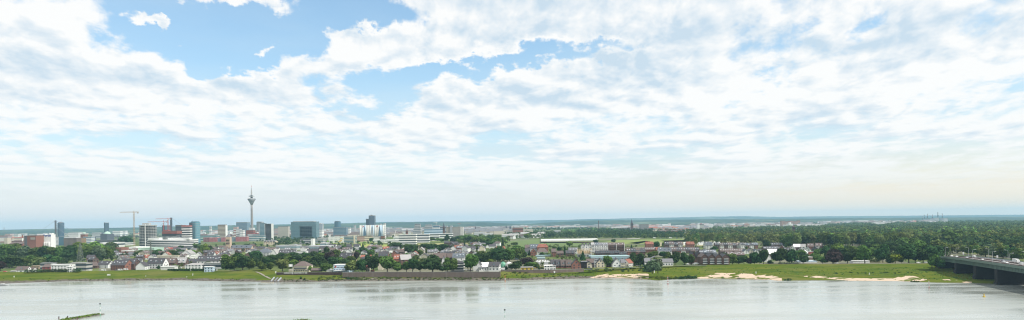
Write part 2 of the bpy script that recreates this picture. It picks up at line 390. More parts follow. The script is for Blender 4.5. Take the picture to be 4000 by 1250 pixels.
LEAF = {'d': ('dark green', (.045, .088, .03)), 'm': ('mid green', (.092, .15, .036)), 'l': ('light green', (.15, .235, .045)), 'o': ('olive green', (.14, .175, .055)),
        'f': ('forest green', (.08, .125, .044)), 'p': ('purple brown', (.06, .045, .04)), 'w': ('grey green', (.11, .16, .085)), 'y': ('yellow green', (.23, .29, .04))}
def LM(c): return leaf_mat('foliage ' + LEAF[c][0], LEAF[c][1])
CROWN = {}
for kind_, nv, nf_ in (('round', 5, 1500), ('column', 2, 900), ('conifer', 2, 1000), ('bush', 3, 700)):
    for v_ in range(nv):
        P, rg_, N_ = crown_pts(kind_, nf_, 11 + v_ * 7)
        CROWN[(kind_, v_)] = quad_mesh('crown', quads(P, np.full(len(P), .047 if kind_ != 'bush' else .06) * rg_.uniform(.6, 1.3, len(P)), rg_, N_), LM('d'))
TR = {}
for k_ in ('round', 'conifer'):
    b = MB()
    if k_ == 'round':
        b.lathe([(.035, -.08), (.026, .1), (.02, .4), (.012, .62)], 7)
        for i in range(5):
            a_ = i * 1.3; b.beam((0, 0, .25 + .05 * i), (.2 * math.cos(a_), .2 * math.sin(a_), .5 + .05 * i), .02, .008)
    else: b.lathe([(.03, -.05), (.02, .4), (.006, .95)], 6)
    me = bpy.data.meshes.new('trunk'); me.from_pydata(b.v, [], b.f); me.materials.append(mat('bark', (.085, .065, .05), .9, .2, 3)); TR[k_] = me
NTREE = [0]
TREES = []         # (root, x px, depth, colour, kind)
KINDW = {'round': 'round', 'column': 'slender', 'conifer': 'conical', 'bush': 'bushy'}
def tree(X, Y, h, w, kind='round', colour='d', z=GZ, label=None, seed=None, group='trees of the riverside village', name=None):
    i = NTREE[0]; NTREE[0] += 1; rg = random.Random(i * 17 + 3)
    nm = name or {'conifer': 'conifer', 'bush': 'bush'}.get(kind, 'tree')
    r = root(nm, (X, Y, z), label or '', 'tree' if kind != 'bush' else 'bush', group, rg.uniform(0, 6.28), (w, w, h))
    tk = 'conifer' if kind == 'conifer' else 'round'
    if kind != 'bush': link('trunk', TR[tk], r)
    nv = max(k[1] for k in CROWN if k[0] == kind) + 1
    c = link('crown', CROWN[(kind, rg.randrange(nv))], r)
    c.material_slots[0].link = 'OBJECT'; c.material_slots[0].material = LM(colour)
    if kind in ('round', 'column'): c.location = (0, 0, .02)
    TREES.append((r, CX + F * (X / Y), Y, colour, kind, bool(label))); return r
# ================================================================== land and water
def interp(tab, x):
    xs = [t[0] for t in tab]
    return [float(np.interp(x, xs, [t[k] for t in tab])) for k in range(1, len(tab[0]))]
# photo x, waterline y, height of the top edge y, its level z
BANK = [(-300, 1116, 1072, 7.5), (0, 1109, 1064, 7.5), (100, 1104, 1063, 7.5), (300, 1098, 1061, 7.5), (500, 1095, 1057, 7.5), (700, 1094, 1056, 7.5), (800, 1097, 1056, 7.5), (960, 1100, 1055, 7.5),
 (1030, 1101, 1050, 8.0), (1090, 1102, 1066, 6.5), (1200, 1101, 1067, 6.2), (1325, 1099, 1067, 6.0), (1338, 1098, 1083, 2.5), (1500, 1097, 1083, 2.5), (1955, 1096, 1082, 2.5), (1968, 1096, 1064, 6.3), (2050, 1094, 1062, 6.2),
 (2150, 1091, 1060, 6.2), (2300, 1087, 1050, 6.8), (2400, 1087, 1046, 7.0), (2500, 1090, 1042, 7.2), (2570, 1097, 1039, 7.4), (2620, 1091, 1037, 7.5), (2750, 1088, 1035, 7.5), (3000, 1092, 1032, 7.5), (3040, 1097, 1031, 7.5), (3250, 1096, 1031, 7.5),
 (3500, 1098, 1030, 7.5), (3600, 1103, 1029, 7.5), (3680, 1105, 1029, 7.5), (3750, 1106, 1036, 7.0), (3850, 1108, 1040, 7.0), (4000, 1113, 1048, 7.0), (4300, 1125, 1060, 7.0)]
PROF = [(-.35, -3.0), (0.0, -.05), (.05, .55), (.22, .9), (.45, 1.6), (.6, 3.4), (.8, 5.6), (1.0, 7.5)]      # t, z for a 7.5 m top
STEEP = [(-.35, -3.0), (0.0, -.05), (.06, 1.3), (.16, 2.0), (.35, 3.0), (.6, 4.6), (.8, 6.0), (1.0, 7.5)]
def bank_at(x):
    ys, yt, zt = interp(BANK, x); return gp(x, ys, 0), gp(x, yt, zt), zt
def bank_point(x, t, dz=0.0):
    S, T, zt = bank_at(x); k = min(1, max(0, (x - 1950) / 500)); z = float(np.interp(t, [p[0] for p in PROF], [p[1] for p in PROF])) * k + float(np.interp(t, [p[0] for p in STEEP], [p[1] for p in STEEP])) * (1 - k)
    if z > 0: z *= zt / 7.5
    return (S[0] + (T[0] - S[0]) * t, S[1] + (T[1] - S[1]) * t, z + dz)
def bank_t(x, y):
    best = (1e9, 0)
    for i in range(0, 101):
        p = bank_point(x, i / 100); yy_ = YH - F * (((p[2] - H) / p[1]) * cr + (p[0] / p[1]) * sr)
        best = min(best, (abs(yy_ - y), i / 100))
    return best[1]
def to_px(X, Y, Z):
    a, b = X / Y, (Z - H) / Y; return CX + F * (a * cr - b * sr), YH - F * (a * sr + b * cr)
xs_ = list(np.arange(-300, 4301, 20)); TS = [-.35, 0, .03, .06, .1, .16, .22, .3, .38, .45, .52, .6, .7, .8, .9, 1.0]
rs = np.random.default_rng(5); v = []; f = []
for i, x in enumerate(xs_):
    wv = rs.normal() * .015
    for j, t in enumerate(TS):
        p = bank_point(x, t + (wv if 0 <= t < .2 else 0)); v.append((p[0], p[1], p[2] + (rs.normal() * .16 if 0.05 < t < .95 else 0)))
    S, T, zt = bank_at(x); L = math.hypot(*T)
    v.append((T[0], T[1] + 7, 7.4 if zt > 4 else 7.4)); v.append((T[0] * (1 + 14 / L), T[1] + 16, 5.95))
    if 1336 < x < 1960: v[-2] = (T[0], T[1] + 1.2, 7.4)
nc = len(TS) + 2
for i in range(len(xs_) - 1):
    for j in range(nc - 1): f.append((i * nc + j, (i + 1) * nc + j, (i + 1) * nc + j + 1, i * nc + j + 1))
m = bpy.data.materials.new('bank grass and stones'); m.use_nodes = True; n = NT(m.node_tree); b = m.node_tree.nodes['Principled BSDF']; b.inputs['Roughness'].default_value = .95; b.inputs['Specular IOR Level'].default_value = .0
co = n.new('ShaderNodeTexCoord').outputs['Object']; X_, Y_, Z_ = n.sep(co)
n1 = n.noise(n.vm('MULTIPLY', co, (.35, 1.0, 1.0)), .055, 6, .65); n2 = n.noise(co, .5, 4, .6); n3 = n.noise(n.vm('MULTIPLY', co, (.25, 1.0, 1.0)), .16, 5, .7)
gr = n.mix(n.smooth(n1, .35, .62), rgb(.066, .105, .013), rgb(.115, .135, .02))
gr = n.mix(n.smooth(n3, .52, .70), gr, rgb(.036, .074, .014))
gr = n.mix(n.smooth(n2, .55, .8, 0, .6), gr, rgb(.18, .165, .06))
gr = n.mix(n.smooth(n.noise(co, .02, 3), .5, .7, 0, .35), gr, rgb(.17, .15, .065))
st = n.mix(n.smooth(n2, .35, .65), rgb(.075, .065, .052), rgb(.17, .155, .13))
lim = n.m('ADD', n.m('MULTIPLY', n.noise(co, .04, 5, .65), 4.2), -.3)
west = n.smooth(X_, 160, 40)                                   # the stone toe belongs to the built-up reach of the bank
lim = n.m('ADD', n.m('MULTIPLY', lim, n.m('ADD', n.m('MULTIPLY', west, .9), .12)), -.1)
fin_ = n.mix(n.smooth(n.m('SUBTRACT', Z_, lim), -.3, .25), st, gr)
n.put(b.inputs['Base Color'], fin_); bp = n.new('ShaderNodeBump'); bp.inputs['Strength'].default_value = .9; bp.inputs['Distance'].default_value = .5; n.put(bp.inputs['Height'], n3); n.put(b.inputs['Normal'], bp.outputs[0])
me = bpy.data.meshes.new('riverbank'); me.from_pydata(v, [], f); me.materials.append(m); me.polygons.foreach_set('use_smooth', [True] * len(f)); tag(link('riverbank', me), kind='structure')
# plain behind the bank, out to the hills
back = [v[i * nc + nc - 1] for i in range(len(xs_))]
gv = []; gf = []; DS = [1.0, 1.15, 1.4, 1.8, 2.5, 4, 7, 12, 20, 28]
for (a, b_, c) in back:
    for k in DS: gv.append((a * k, b_ * k, 6.0))
for i in range(len(back) - 1):
    for j in range(len(DS) - 1): gf.append((i * len(DS) + j, (i + 1) * len(DS) + j, (i + 1) * len(DS) + j + 1, i * len(DS) + j + 1))
for sgn, i in ((-1, 0), (1, len(back) - 1)):                    # side aprons
    o = len(gv); ax, ay, _ = back[i]
    gv += [(ax, ay, 6.0), (ax * 28, ay * 28, 6.0), (ax * 28 + sgn * 5000, ay * 28, 6.0), (ax + sgn * 4000, ay, 6.0)]; gf.append((o, o + 1, o + 2, o + 3))
m = bpy.data.materials.new('plain'); m.use_nodes = True; n = NT(m.node_tree); b = m.node_tree.nodes['Principled BSDF']; b.inputs['Roughness'].default_value = .95; b.inputs['Specular IOR Level'].default_value = .1
co = n.new('ShaderNodeTexCoord').outputs['Object']
vo = n.new('ShaderNodeTexVoronoi'); n.put(vo.inputs['Vector'], co); vo.inputs['Scale'].default_value = .009
a = n.mix(n.smooth(n.noise(co, .012, 5, .6), .42, .6), rgb(.06, .095, .025), rgb(.13, .16, .045))
a = n.mix(n.m('MULTIPLY', n.m('LESS_THAN', n.sep(vo.outputs['Color'])[0], .22), .8), a, rgb(.17, .16, .12))
a = n.mix(n.smooth(n.noise(co, .12, 4, .6), .55, .7, 0, .7), a, rgb(.12, .115, .105))
n.put(b.inputs['Base Color'], a)
me = bpy.data.meshes.new('ground'); me.from_pydata(gv, [], gf); me.materials.append(m); tag(link('ground', me), kind='structure')
# water: one sheet of river
def water_mat():
    m = bpy.data.materials.new('river water'); m.use_nodes = True; n = NT(m.node_tree); b = m.node_tree.nodes['Principled BSDF']
    co = n.new('ShaderNodeTexCoord').outputs['Object']
    c1 = n.mix(n.smooth(n.noise(n.vm('MULTIPLY', co, (.35, 1, 1)), .012, 4), .35, .65), rgb(.29, .31, .28), rgb(.35, .37, .335))
    n.put(b.inputs['Base Color'], c1); n.put(b.inputs['Roughness'], n.smooth(n.noise(n.vm('MULTIPLY', co, (.25, 1, 1)), .03, 4, .6), .38, .62, .07, .3)); b.inputs['IOR'].default_value = 1.38
    w1 = n.noise(n.vm('MULTIPLY', co, (.4, 1.0, 1)), .55, 4, .6, .3); w2 = n.noise(n.vm('MULTIPLY', co, (.2, 1.0, 1)), .09, 5, .6, .6); w3 = n.noise(n.vm('MULTIPLY', co, (.3, 1.0, 1)), 1.9, 3, .6)
    h_ = n.m('ADD', n.m('MULTIPLY', w1, .16), n.m('ADD', n.m('MULTIPLY', w2, .55), n.m('MULTIPLY', w3, .05)))
    bp = n.new('ShaderNodeBump'); bp.inputs['Strength'].default_value = 1.0; bp.inputs['Distance'].default_value = .3; n.put(bp.inputs['Strength'], n.smooth(n.noise(n.vm('MULTIPLY', co, (.18, 1, 1)), .022, 4, .65), .36, .64, .6, 1.0)); n.put(bp.inputs['Height'], h_); n.put(b.inputs['Normal'], bp.outputs[0])
    return m
me = bpy.data.meshes.new('water'); me.from_pydata([(-6000, -900, 0), (6000, -900, 0), (6000, 1300, 0), (-6000, 1300, 0)], [], [(0, 1, 2, 3)]); me.materials.append(water_mat()); tag(link('water', me), kind='structure')
# river bed below, so the water sheet is not floating over nothing
me = bpy.data.meshes.new('riverbed'); me.from_pydata([(-6000, -900, -4), (6000, -900, -4), (6000, 1300, -4), (-6000, 1300, -4)], [], [(0, 1, 2, 3)]); me.materials.append(mat('mud', (.12, .11, .08))); tag(link('riverbed', me), kind='structure')
# sand beaches lying on the bank: outlines (photo x, upper y, lower y)
SANDM = mat('sand', (.52, .40, .295), .95, .05, .3)
def patch(pts, m, name='sand', dz=.09, kind='structure'):
    xa, xb = pts[0][0], pts[-1][0]; v = []; f = []; K = 5; xs = list(np.arange(xa, xb + .1, 6.0)); rr = np.random.default_rng(int(xa))
    for x in xs:
        yu, yl = interp(pts, x); tu = bank_t(x, yu + rr.normal() * .35); tl = bank_t(x, yl + rr.normal() * .35)
        for k in range(K):
            p = bank_point(x, tl + (tu - tl) * k / (K - 1), dz); v.append(p)
    for i in range(len(xs) - 1):
        for k in range(K - 1): f.append((i * K + k, (i + 1) * K + k, (i + 1) * K + k + 1, i * K + k + 1))
    me = bpy.data.meshes.new(name); me.from_pydata(v, [], f); me.materials.append(m); tag(link(name, me), kind=kind)
patch([(2306, 1085, 1086), (2340, 1074, 1087), (2370, 1070, 1088), (2450, 1071, 1089), (2530, 1068, 1092), (2536, 1073, 1083)], SANDM)
patch([(2500, 1082, 1090), (2528, 1074, 1080), (2532, 1076, 1077)], SANDM)
patch([(2724, 1084, 1088), (2750, 1080, 1089), (2785, 1072, 1090), (2800, 1066, 1090), (2880, 1067, 1091), (2940, 1070, 1092), (2950, 1078, 1092), (3000, 1072, 1093), (3025, 1079, 1095), (3052, 1085, 1097), (3056, 1092, 1097)], SANDM)
patch([(3140, 1079, 1081), (3170, 1076, 1084), (3230, 1082, 1088), (3300, 1086, 1096), (3430, 1088, 1098), (3490, 1088, 1099), (3520, 1078, 1099), (3570, 1078, 1100), (3600, 1088, 1098), (3625, 1091, 1093)], SANDM)
patch([(3680, 1092, 1094), (3700, 1091, 1095), (3720, 1092, 1095), (3740, 1094, 1095)], SANDM)
patch([(3760, 1101, 1104), (3785, 1100, 1105), (3800, 1102, 1105)], SANDM)
# paths
PATHM = mat('path gravel', (.25, .225, .18), .9, .05, .5)
def ribbon(pts, wd, m, name='path', z=None, dz=.12):
    """strip along pixels; on the bank (z None) or on a level"""
    P = []
    for (x, y) in pts:
        if z is None: P.append(Vector(bank_point(x, bank_t(x, y), dz)))
        else: q_ = gp(x, y, z); P.append(Vector((q_[0], q_[1], z)))
    v = []; f = []
    for i, p in enumerate(P):
        t = (P[min(i + 1, len(P) - 1)] - P[max(i - 1, 0)]); t.z = 0; t.normalize(); s = Vector((-t.y, t.x, 0)) * wd / 2
        v += [p - s, p + s]
    for i in range(len(P) - 1): f.append((2 * i, 2 * i + 2, 2 * i + 3, 2 * i + 1))
    me = bpy.data.meshes.new(name); me.from_pydata([tuple(q_) for q_ in v], [], f); me.materials.append(m); return tag(link(name, me), kind='structure')
ribbon([(1000, 1062), (1015, 1067), (1035, 1078), (1052, 1087), (1062, 1090), (1098, 1089)], 2.8, PATHM)
ribbon([(1420, 1097), (1440, 1093), (1462, 1086), (1485, 1084)], 2.5, PATHM)
ribbon([(1490, 1082.3), (1600, 1082.3), (1750, 1082.3), (1945, 1082)], 3.5, PATHM, z=2.62)
ribbon([(960, 1053), (900, 1057), (830, 1058)], 3, PATHM, z=7.7)
ribbon([(2270, 1053), (2400, 1047), (2530, 1042.5), (2650, 1038), (2760, 1036)], 5, mat('asphalt', (.16, .16, .165), .9), name='road', z=7.6)
ribbon([(3000, 1031.2), (3200, 1030.2), (3400, 1029.6), (3560, 1028.6), (3660, 1028)], 4, PATHM, z=7.62)
ribbon([(3050, 1075.5), (3200, 1077), (3400, 1077.5), (3540, 1077)], 1.2, mat('dark track', (.05, .06, .03)), dz=.1)
# fields: quads on the plain
def field(q, col, name='field', var=.12):
    v = []
    for (x, y) in q:
        p = gp(x, y, GZ + .05); v.append((p[0], p[1], GZ + .05 + .02 * len(MATS) % .3))
    me = bpy.data.meshes.new(name); me.from_pydata(v, [], [tuple(range(len(v)))]); me.materials.append(mat('field %s' % (col,), col, .95, var * 1.3, .015)); tag(link(name, me), kind='structure')
LG = (.17, .215, .05); GG = (.105, .155, .04); BG = (.22, .175, .10); PG = (.24, .26, .11)
field([(1225, 956), (1420, 952), (1720, 944), (1745, 936), (1640, 936), (1240, 947)], LG)
field([(1390, 951), (1545, 957), (1545, 964), (1370, 963)], (.26, .30, .06))
field([(1360, 963), (1560, 964), (1560, 972), (1345, 971)], BG)
field([(1620, 952), (1830, 948), (1830, 958), (1640, 962)], (.28, .27, .11))
field([(1935, 944), (2120, 934), (2110, 948), (1990, 958)], GG)
field([(2020, 953), (2110, 944), (2330, 947), (2330, 962), (2020, 964)], GG)
field([(2110, 943), (2340, 945), (2350, 950), (2110, 949)], BG)
field([(2335, 948), (2420, 938), (2560, 935), (2690, 934), (2690, 944), (2560, 950), (2340, 960)], LG)
field([(2450, 950), (2520, 941), (2540, 942), (2490, 953)], BG)
field([(2580, 940), (2670, 938), (2920, 942), (2920, 947), (2600, 946)], (.25, .25, .11))
field([(2560, 947), (2900, 944), (2950, 951), (2900, 962), (2560, 962)], (.27, .25, .14))
field([(2670, 946), (2790, 944), (2830, 946), (2800, 956), (2670, 956)], (.52, .53, .50), name='plastic_mulch')
field([(500, 983), (560, 985), (580, 1000), (520, 1002)], PG)
field([(3330, 1020), (3500, 1020), (3500, 1027), (3320, 1027)], (.16, .15, .07))
field([(3955, 934), (4010, 932), (4010, 940), (3960, 942)], BG)
field([(3955, 930), (4010, 929), (4010, 933), (3955, 934)], (.26, .30, .06))
field([(30, 1010), (100, 1012), (160, 1050), (60, 1050)], (.10, .13, .03))
field([(400, 1012), (480, 1010), (490, 1022), (400, 1024)], (.16, .2, .05))
# ------------------------------------------------------------------ hills
def hills(tab, D, name, seed, front=5000, depth=3500, amp=1.0):
    rr = np.random.default_rng(seed); xs = np.arange(-260, 4261, 14.0); t = np.cumsum(rr.normal(size=len(xs))) * .22; t -= np.interp(xs, xs[::20], t[::20])
    v = []; f = []; rows = [(-front, 0.0), (-front * .7, .22), (-front * .42, .45), (-front * .2, .8), (0, 1.0), (depth, .7)]
    for i, x in enumerate(xs):
        y, = interp(tab, x); X, Z = at(x, y - (t[i] + rr.normal() * .12) * amp, D); Z = max(Z, 8)
        for (dy, k) in rows: v.append((X * (D + dy) / D, D + dy, 6 + (Z - 6) * k - (2 if k == 0 else 0) + (rr.normal() * 5 if 0 < k < 1 else 0)))
    K = len(rows)
    for i in range(len(xs) - 1):
        for k in range(K - 1): f.append((i * K + k, (i + 1) * K + k, (i + 1) * K + k + 1, i * K + k + 1))
    me = bpy.data.meshes.new(name); me.from_pydata(v, [], f); me.materials.append(HM); me.polygons.foreach_set('use_smooth', [True] * len(f)); tag(link(name, me), kind='structure')
HM = bpy.data.materials.new('wooded hills'); HM.use_nodes = True; n = NT(HM.node_tree); b = HM.node_tree.nodes['Principled BSDF']; b.inputs['Roughness'].default_value = .95; b.inputs['Specular IOR Level'].default_value = .05
co = n.new('ShaderNodeTexCoord').outputs['Object']
a = n.mix(n.smooth(n.noise(n.vm('MULTIPLY', co, (1, .5, 3)), .0016, 6, .65), .42, .6), rgb(.02, .04, .02), rgb(.07, .095, .045))
a = n.mix(n.smooth(n.noise(n.vm('MULTIPLY', co, (1, .45, 5)), .0009, 7, .7), .56, .66, 0, .85), a, rgb(.19, .21, .13))
a = n.mix(n.smooth(n.noise(n.vm('MULTIPLY', co, (1, .6, 9)), .006, 4, .7), .64, .72, 0, .6), a, rgb(.36, .35, .32)); n.put(b.inputs['Base Color'], a)
hills([(-300, 901), (0, 898.5), (250, 893.5), (500, 889.5), (700, 883.5), (900, 880.5), (1300, 874.5), (1500, 870), (1700, 866.5), (1900, 868.5), (2050, 876), (2150, 868), (2280, 861.5), (2500, 860), (2750, 857), (3000, 855), (3500, 851), (4300, 845)], 11500, 'hills', 3, 3800, 2500)
hills([(-300, 899), (0, 897.3), (250, 892.5), (430, 890.5), (490, 887.5), (560, 890), (1000, 878), (1300, 872.5), (1500, 867), (1640, 866), (1800, 863.5), (2000, 862.5), (2080, 861), (2200, 859), (2300, 855.5), (2500, 852), (2750, 847), (2900, 844.5), (3050, 847), (3250, 844.8), (3500, 842.3), (4000, 838.5), (4300, 837)], 21000, 'hills', 8, 6500, 4000, .8)
# ================================================================== landmark buildings, left to right
def tower_top(r, w, d, h, m='roofgrey'): MB().box(0, 0, h, w * .6, d * .6, h * .05).build('rooftop_plant', M(m), r)
G = lambda n_, wc, gc='glass', px=4.0, pz=3.4, fx=.55, fz=.5: grid_mat(n_, C[wc], C[gc], px, pz, fx, fz)
# far left industrial quarter
r = root('silo_frame', (*gp(14, 968, GZ), GZ), 'pale concrete frame block with a big square opening at the left edge', 'building'); X, Y, w_, h_ = place(-30, 29, 930, 968); r.location = (X, Y, GZ)
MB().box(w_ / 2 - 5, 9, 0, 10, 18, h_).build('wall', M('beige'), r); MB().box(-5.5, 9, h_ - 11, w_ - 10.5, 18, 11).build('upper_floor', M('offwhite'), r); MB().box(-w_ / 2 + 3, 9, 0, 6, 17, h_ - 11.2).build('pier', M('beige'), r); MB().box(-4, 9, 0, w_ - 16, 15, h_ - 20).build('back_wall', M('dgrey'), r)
hpx(34, 89, 946, 953, 981, 'long low red brick hall with shallow gable left of the brick silo', 'brick', 'roofbrown', D=1850, d=30, wins=4, chimney=False, name='brick_hall', cat='hall')
hpx(46, 86, 938, 943, 972, 'brown roofed brick workshop behind the low brick hall', 'brick', 'roofbrown', D=2050, d=30, wins=5, chimney=False, name='brick_hall', cat='hall')
def chimney(x0, x1, yt, yb, D, label, bands=('brick', 'white'), n_=5, name='factory_chimney', tip=.75):
    X, Y, w, h = place(x0, x1, yt, yb, D); r = root(name, (X, Y, GZ), label, 'chimney')
    for i in range(n_):
        a, b_ = 1 - (1 - tip) * i / n_, 1 - (1 - tip) * (i + 1) / n_
        MB().lathe([(w / 2 * a, h * i / n_), (w / 2 * b_, h * (i + 1) / n_)], 12).build('shaft', M(bands[i % len(bands)]), r)
    MB().lathe([(w / 2 * tip * 1.2, h), (w / 2 * tip * 1.2, h + .02 * h)], 12).build('rim', M('dgrey'), r); return r
chimney(86, 91, 918, 972, 1900, 'slim brick and white banded chimney beside the brick silo')
def brick_silo(r, w, d, h):
    MB().box(-w * .38, -.3, 0, w * .24, d + .2, h + .4).build('stair_shaft', M('dgrey'), r); MB().box(w * .24, -d / 2 - .2, h * .76, w * .42, .5, h * .14).build('window_band', grid_mat('silo windows', C['beige'], C['dgrey'], 3, 0, .5), r)
    MB().box(w * .3, -d / 2 - 8, 0, w * .4, 15, h * .16).build('annex', M('brick'), r); MB().box(w * .3, -d / 2 - 8, h * .16, w * .4 + .5, 15.5, .6).build('annex_roof', M('offwhite'), r)
bldg(94, 147, 921, 984, 'brick_silo', 'tall blank red brick silo block beside the white mill tower', 'building', 'brick', depth=26, extra=brick_silo, roof='roofbrown', rot=R(-6))
def mill(r, w, d, h):
    MB().box(-w * .26, -1.5, 0, w * .42, d, h * 1.06).build('stair_tower', M('white'), r)
    for i in range(8): MB().box(-w * .32, -1.5 - d / 2 - .06, h * (.1 + i * .115), w * .27, .2, h * .07).build('window', M('dgrey'), r)
    for i in range(8): MB().box(-w * .1, -1.5 - d / 2 - .06, h * (.12 + i * .115), w * .035, .2, h * .03).build('window', M('dgrey'), r)
    for i in range(3):
        MB().lathe([(w * .075, 0), (w * .075, h * .54), (w * .02, h * .58)], 14, w * (.1 + .15 * i), -d / 2 - 3).build('flour_silo', M('offwhite'), r, True)
    MB().box(w * .38, 1, h, w * .18, d * .5, h * .09).build('rooftop_plant', M('white'), r)
    MB().beam((-w * .1, 0, h), (-w * .1, 0, h * 1.22), .5, .3).build('mast', M('steel'), r); MB().beam((w * .22, 0, h), (w * .22, 0, h * 1.24), .4, .2).build('mast', M('steel'), r)
    c = bpy.data.curves.new('lettering', 'FONT'); c.body = 'Fortin'; c.size = 8.2; c.extrude = .12; c.align_x = 'CENTER'; c.offset = .14; c.materials.append(M('blue'))
    o = bpy.data.objects.new('lettering', c); COL.objects.link(o); o.parent = r; o.location = (w * .23, -d / 2 - .3, h * .895); o.rotation_euler = (R(90), 0, 0)
bldg(146, 200, 917, 982, 'flour_mill', 'white flour mill tower with blue lettering and three round silos', 'building', 'white', depth=18, extra=mill, roof='white')
bldg(146, 206, 975, 988, 'loading_shed', 'low white loading shed at the foot of the white mill', 'shed', 'offwhite', D=1640, depth=14)
bldg(200, 236, 926, 958.5, 'office_building', 'white office block with small square windows right of the mill', 'building', 'white', grid=G('punch white', 'white', 'dgrey', 4.5, 4.5, .45, .5), depth=20)
bldg(229, 250, 925, 958.5, 'office_building', 'blue glass office wing attached beside the white office block', 'building', 'gblue', 7, 'gteal', .55, depth=30, D=2462)
def slabroof(r, w, d, h): MB().box(-w * .02, 0, h * 1.04, w * .92, d * .9, h * .05).build('roof_slab', M('white'), r)
bldg(249, 300, 930, 968, 'office_building', 'grey brown grid fronted office block with white roof slab', 'building', 'dgrey', grid=grid_mat('grid brown', (.2, .16, .14), C['glass'], 3.6, 3.4, .5, .55), depth=24, extra=slabroof)
bldg(298, 318, 930, 964, 'warehouse', 'yellow brick warehouse with red corner piers beside the brick clock tower', 'building', 'yellow', grid=grid_mat('ybrick', (.27, .185, .11), C['dbrick'], 6, 5, .35, .6), depth=26)
def cupola(r, w, d, h):
    MB().box(0, 0, h, w * .7, d * .7, h * .1).build('upper_storey', M('conc'), r); MB().lathe([(w * .34, h * 1.1), (w * .3, h * 1.16), (w * .12, h * 1.2)], 12).build('cupola', M('palegreen'), r)
bldg(315, 332, 916, 957, 'brick_tower', 'red brick tower with pale cupola left of the white banded office', 'tower', 'brick', 9, 'dbrick', .3, depth=18, extra=cupola)
bldg(325, 357, 925, 957, 'office_building', 'white banded modern office with dark glass beside the brick cupola tower', 'building', 'white', 5, 'gblue', .45, depth=22, D=2430)
bldg(266, 306, 909, 925, 'drum_building', 'wide pale drum shaped building behind the grid fronted office', 'building', 'offwhite', 2, 'steel', .2, depth=70, D=3900)
# high-rises of the skyline
def round_tower(x0, x1, yt, D, label, wall='gblue', n_=18, glass='gteal', band=.45, top=None, sy=1.0):
    X, Y, w, h = place(x0, x1, yt, yt + 10, D); r = root('office_tower', (X, Y + w / 2, GZ), label, 'tower')
    MB().lathe([(w / 2, 0), (w / 2, h)], 28, sy=sy).build('wall', M(wall), r, False); fh = h / n_
    for i in range(n_): MB().lathe([(w / 2 + .15, i * fh + .3 * fh), (w / 2 + .15, i * fh + (.3 + band) * fh)], 28, sy=sy).build('window_band', M(glass), r)
    MB().lathe([(w / 2 * .8, h), (w / 2 * .7, h * 1.03), (w / 2 * .1, h * 1.06)] if top == 'dome' else [(w / 2 * .8, h), (w / 2 * .8, h * 1.025)], 20).build('roof', M(top if top and top != 'dome' else 'roofgrey'), r); return r
round_tower(219, 242, 870, 3900, 'hazy round blue glass tower beside the first bridge pylon', 'gblue', 20, 'glass', top='dome')
bldg(405.5, 417.5, 870.5, 915, 'office_tower', 'slim dark slab tower standing alone on the skyline left of the tall crane', 'tower', 'gblue', 24, 'glass', .6, depth=26, D=4300, rot=R(-18))
# cable-stayed bridge: two pylons, deck, stays
r = root('cable_stayed_bridge', (at(440, 930, 3600)[0], 3600, GZ), 'far cable stayed bridge with two slim dark pylons and thin stays', 'bridge'); x0_ = r.location.x
for (px_, yt_, wd_) in ((217, 861, 5.6), (668.5, 850, 8.5)):
    X, Z = at(px_, yt_, 3600); MB().box(X - x0_, 0, 0, wd_, 7, Z - GZ).build('pylon', M('slate' if px_ > 300 else 'dgrey'), r)
    for (dx_, k) in ((-110, 1.0), (110, 1.0), (-58, .72), (58, .72)):
        MB().beam((X - x0_, 0, (Z - GZ) * k), (X - x0_ + dx_ * 1.15, 0, 18), .7).build('stay_cable', M('steel'), r)
xa_, xb_ = at(60, 930, 3600)[0] - x0_, at(860, 930, 3600)[0] - x0_
MB().box((xa_ + xb_) / 2, 0, 14, xb_ - xa_, 16, 3.4).build('deck', M('slate'), r)
for i in range(9): MB().box(xa_ + (i + .5) / 9 * (xb_ - xa_), 0, 0, 4, 10, 14).build('pier', M('conc'), r)
bldg(392, 418, 914, 925, 'concert_hall', 'low round hall with pale green dome below the slim dark tower', 'hall', 'slate', depth=60, D=3300, parapet=False, extra=lambda r, w, d, h: MB().lathe([(w * .48, h), (w * .44, h + 4), (w * .3, h + 9), (w * .02, h + 12)], 20).build('dome', M('palegreen'), r))
bldg(360, 473, 938, 942, 'viaduct', 'long dark elevated road deck crossing behind the low white halls', 'viaduct', 'dgrey', D=2560, depth=14, roof='conc', z=13)
for q_ in ((363, 400, 950, 958, 2000), (398, 444, 948, 957, 2100), (436, 490, 950, 956, 2300)):
    bldg(*q_[:4], 'warehouse', 'low flat %s warehouse roof %s the two dark round trees' % (('white', 'left of') if q_[0] < 380 else ('pale', 'just beside') if q_[0] < 410 else ('long grey', 'behind')), 'warehouse', 'offwhite', 1, 'glass', .3, depth=60, D=q_[4], roof='white')
bldg(452, 474, 968, 985, 'warehouse', 'red brown roofed warehouse end beside the white factory halls', 'warehouse', 'brick', depth=30, D=1540, roof='roofred')
bldg(470, 531, 967, 978, 'factory_hall', 'broad white roofed factory hall below the tall orange crane', 'hall', 'white', 1, 'brick', .25, depth=70, D=1640, roof='white')
bldg(474, 524, 979, 989, 'factory_hall', 'low white and rust factory hall in front of the broad white hall', 'hall', 'offwhite', 1, 'rbrick', .35, depth=34, D=1500, roof='white')
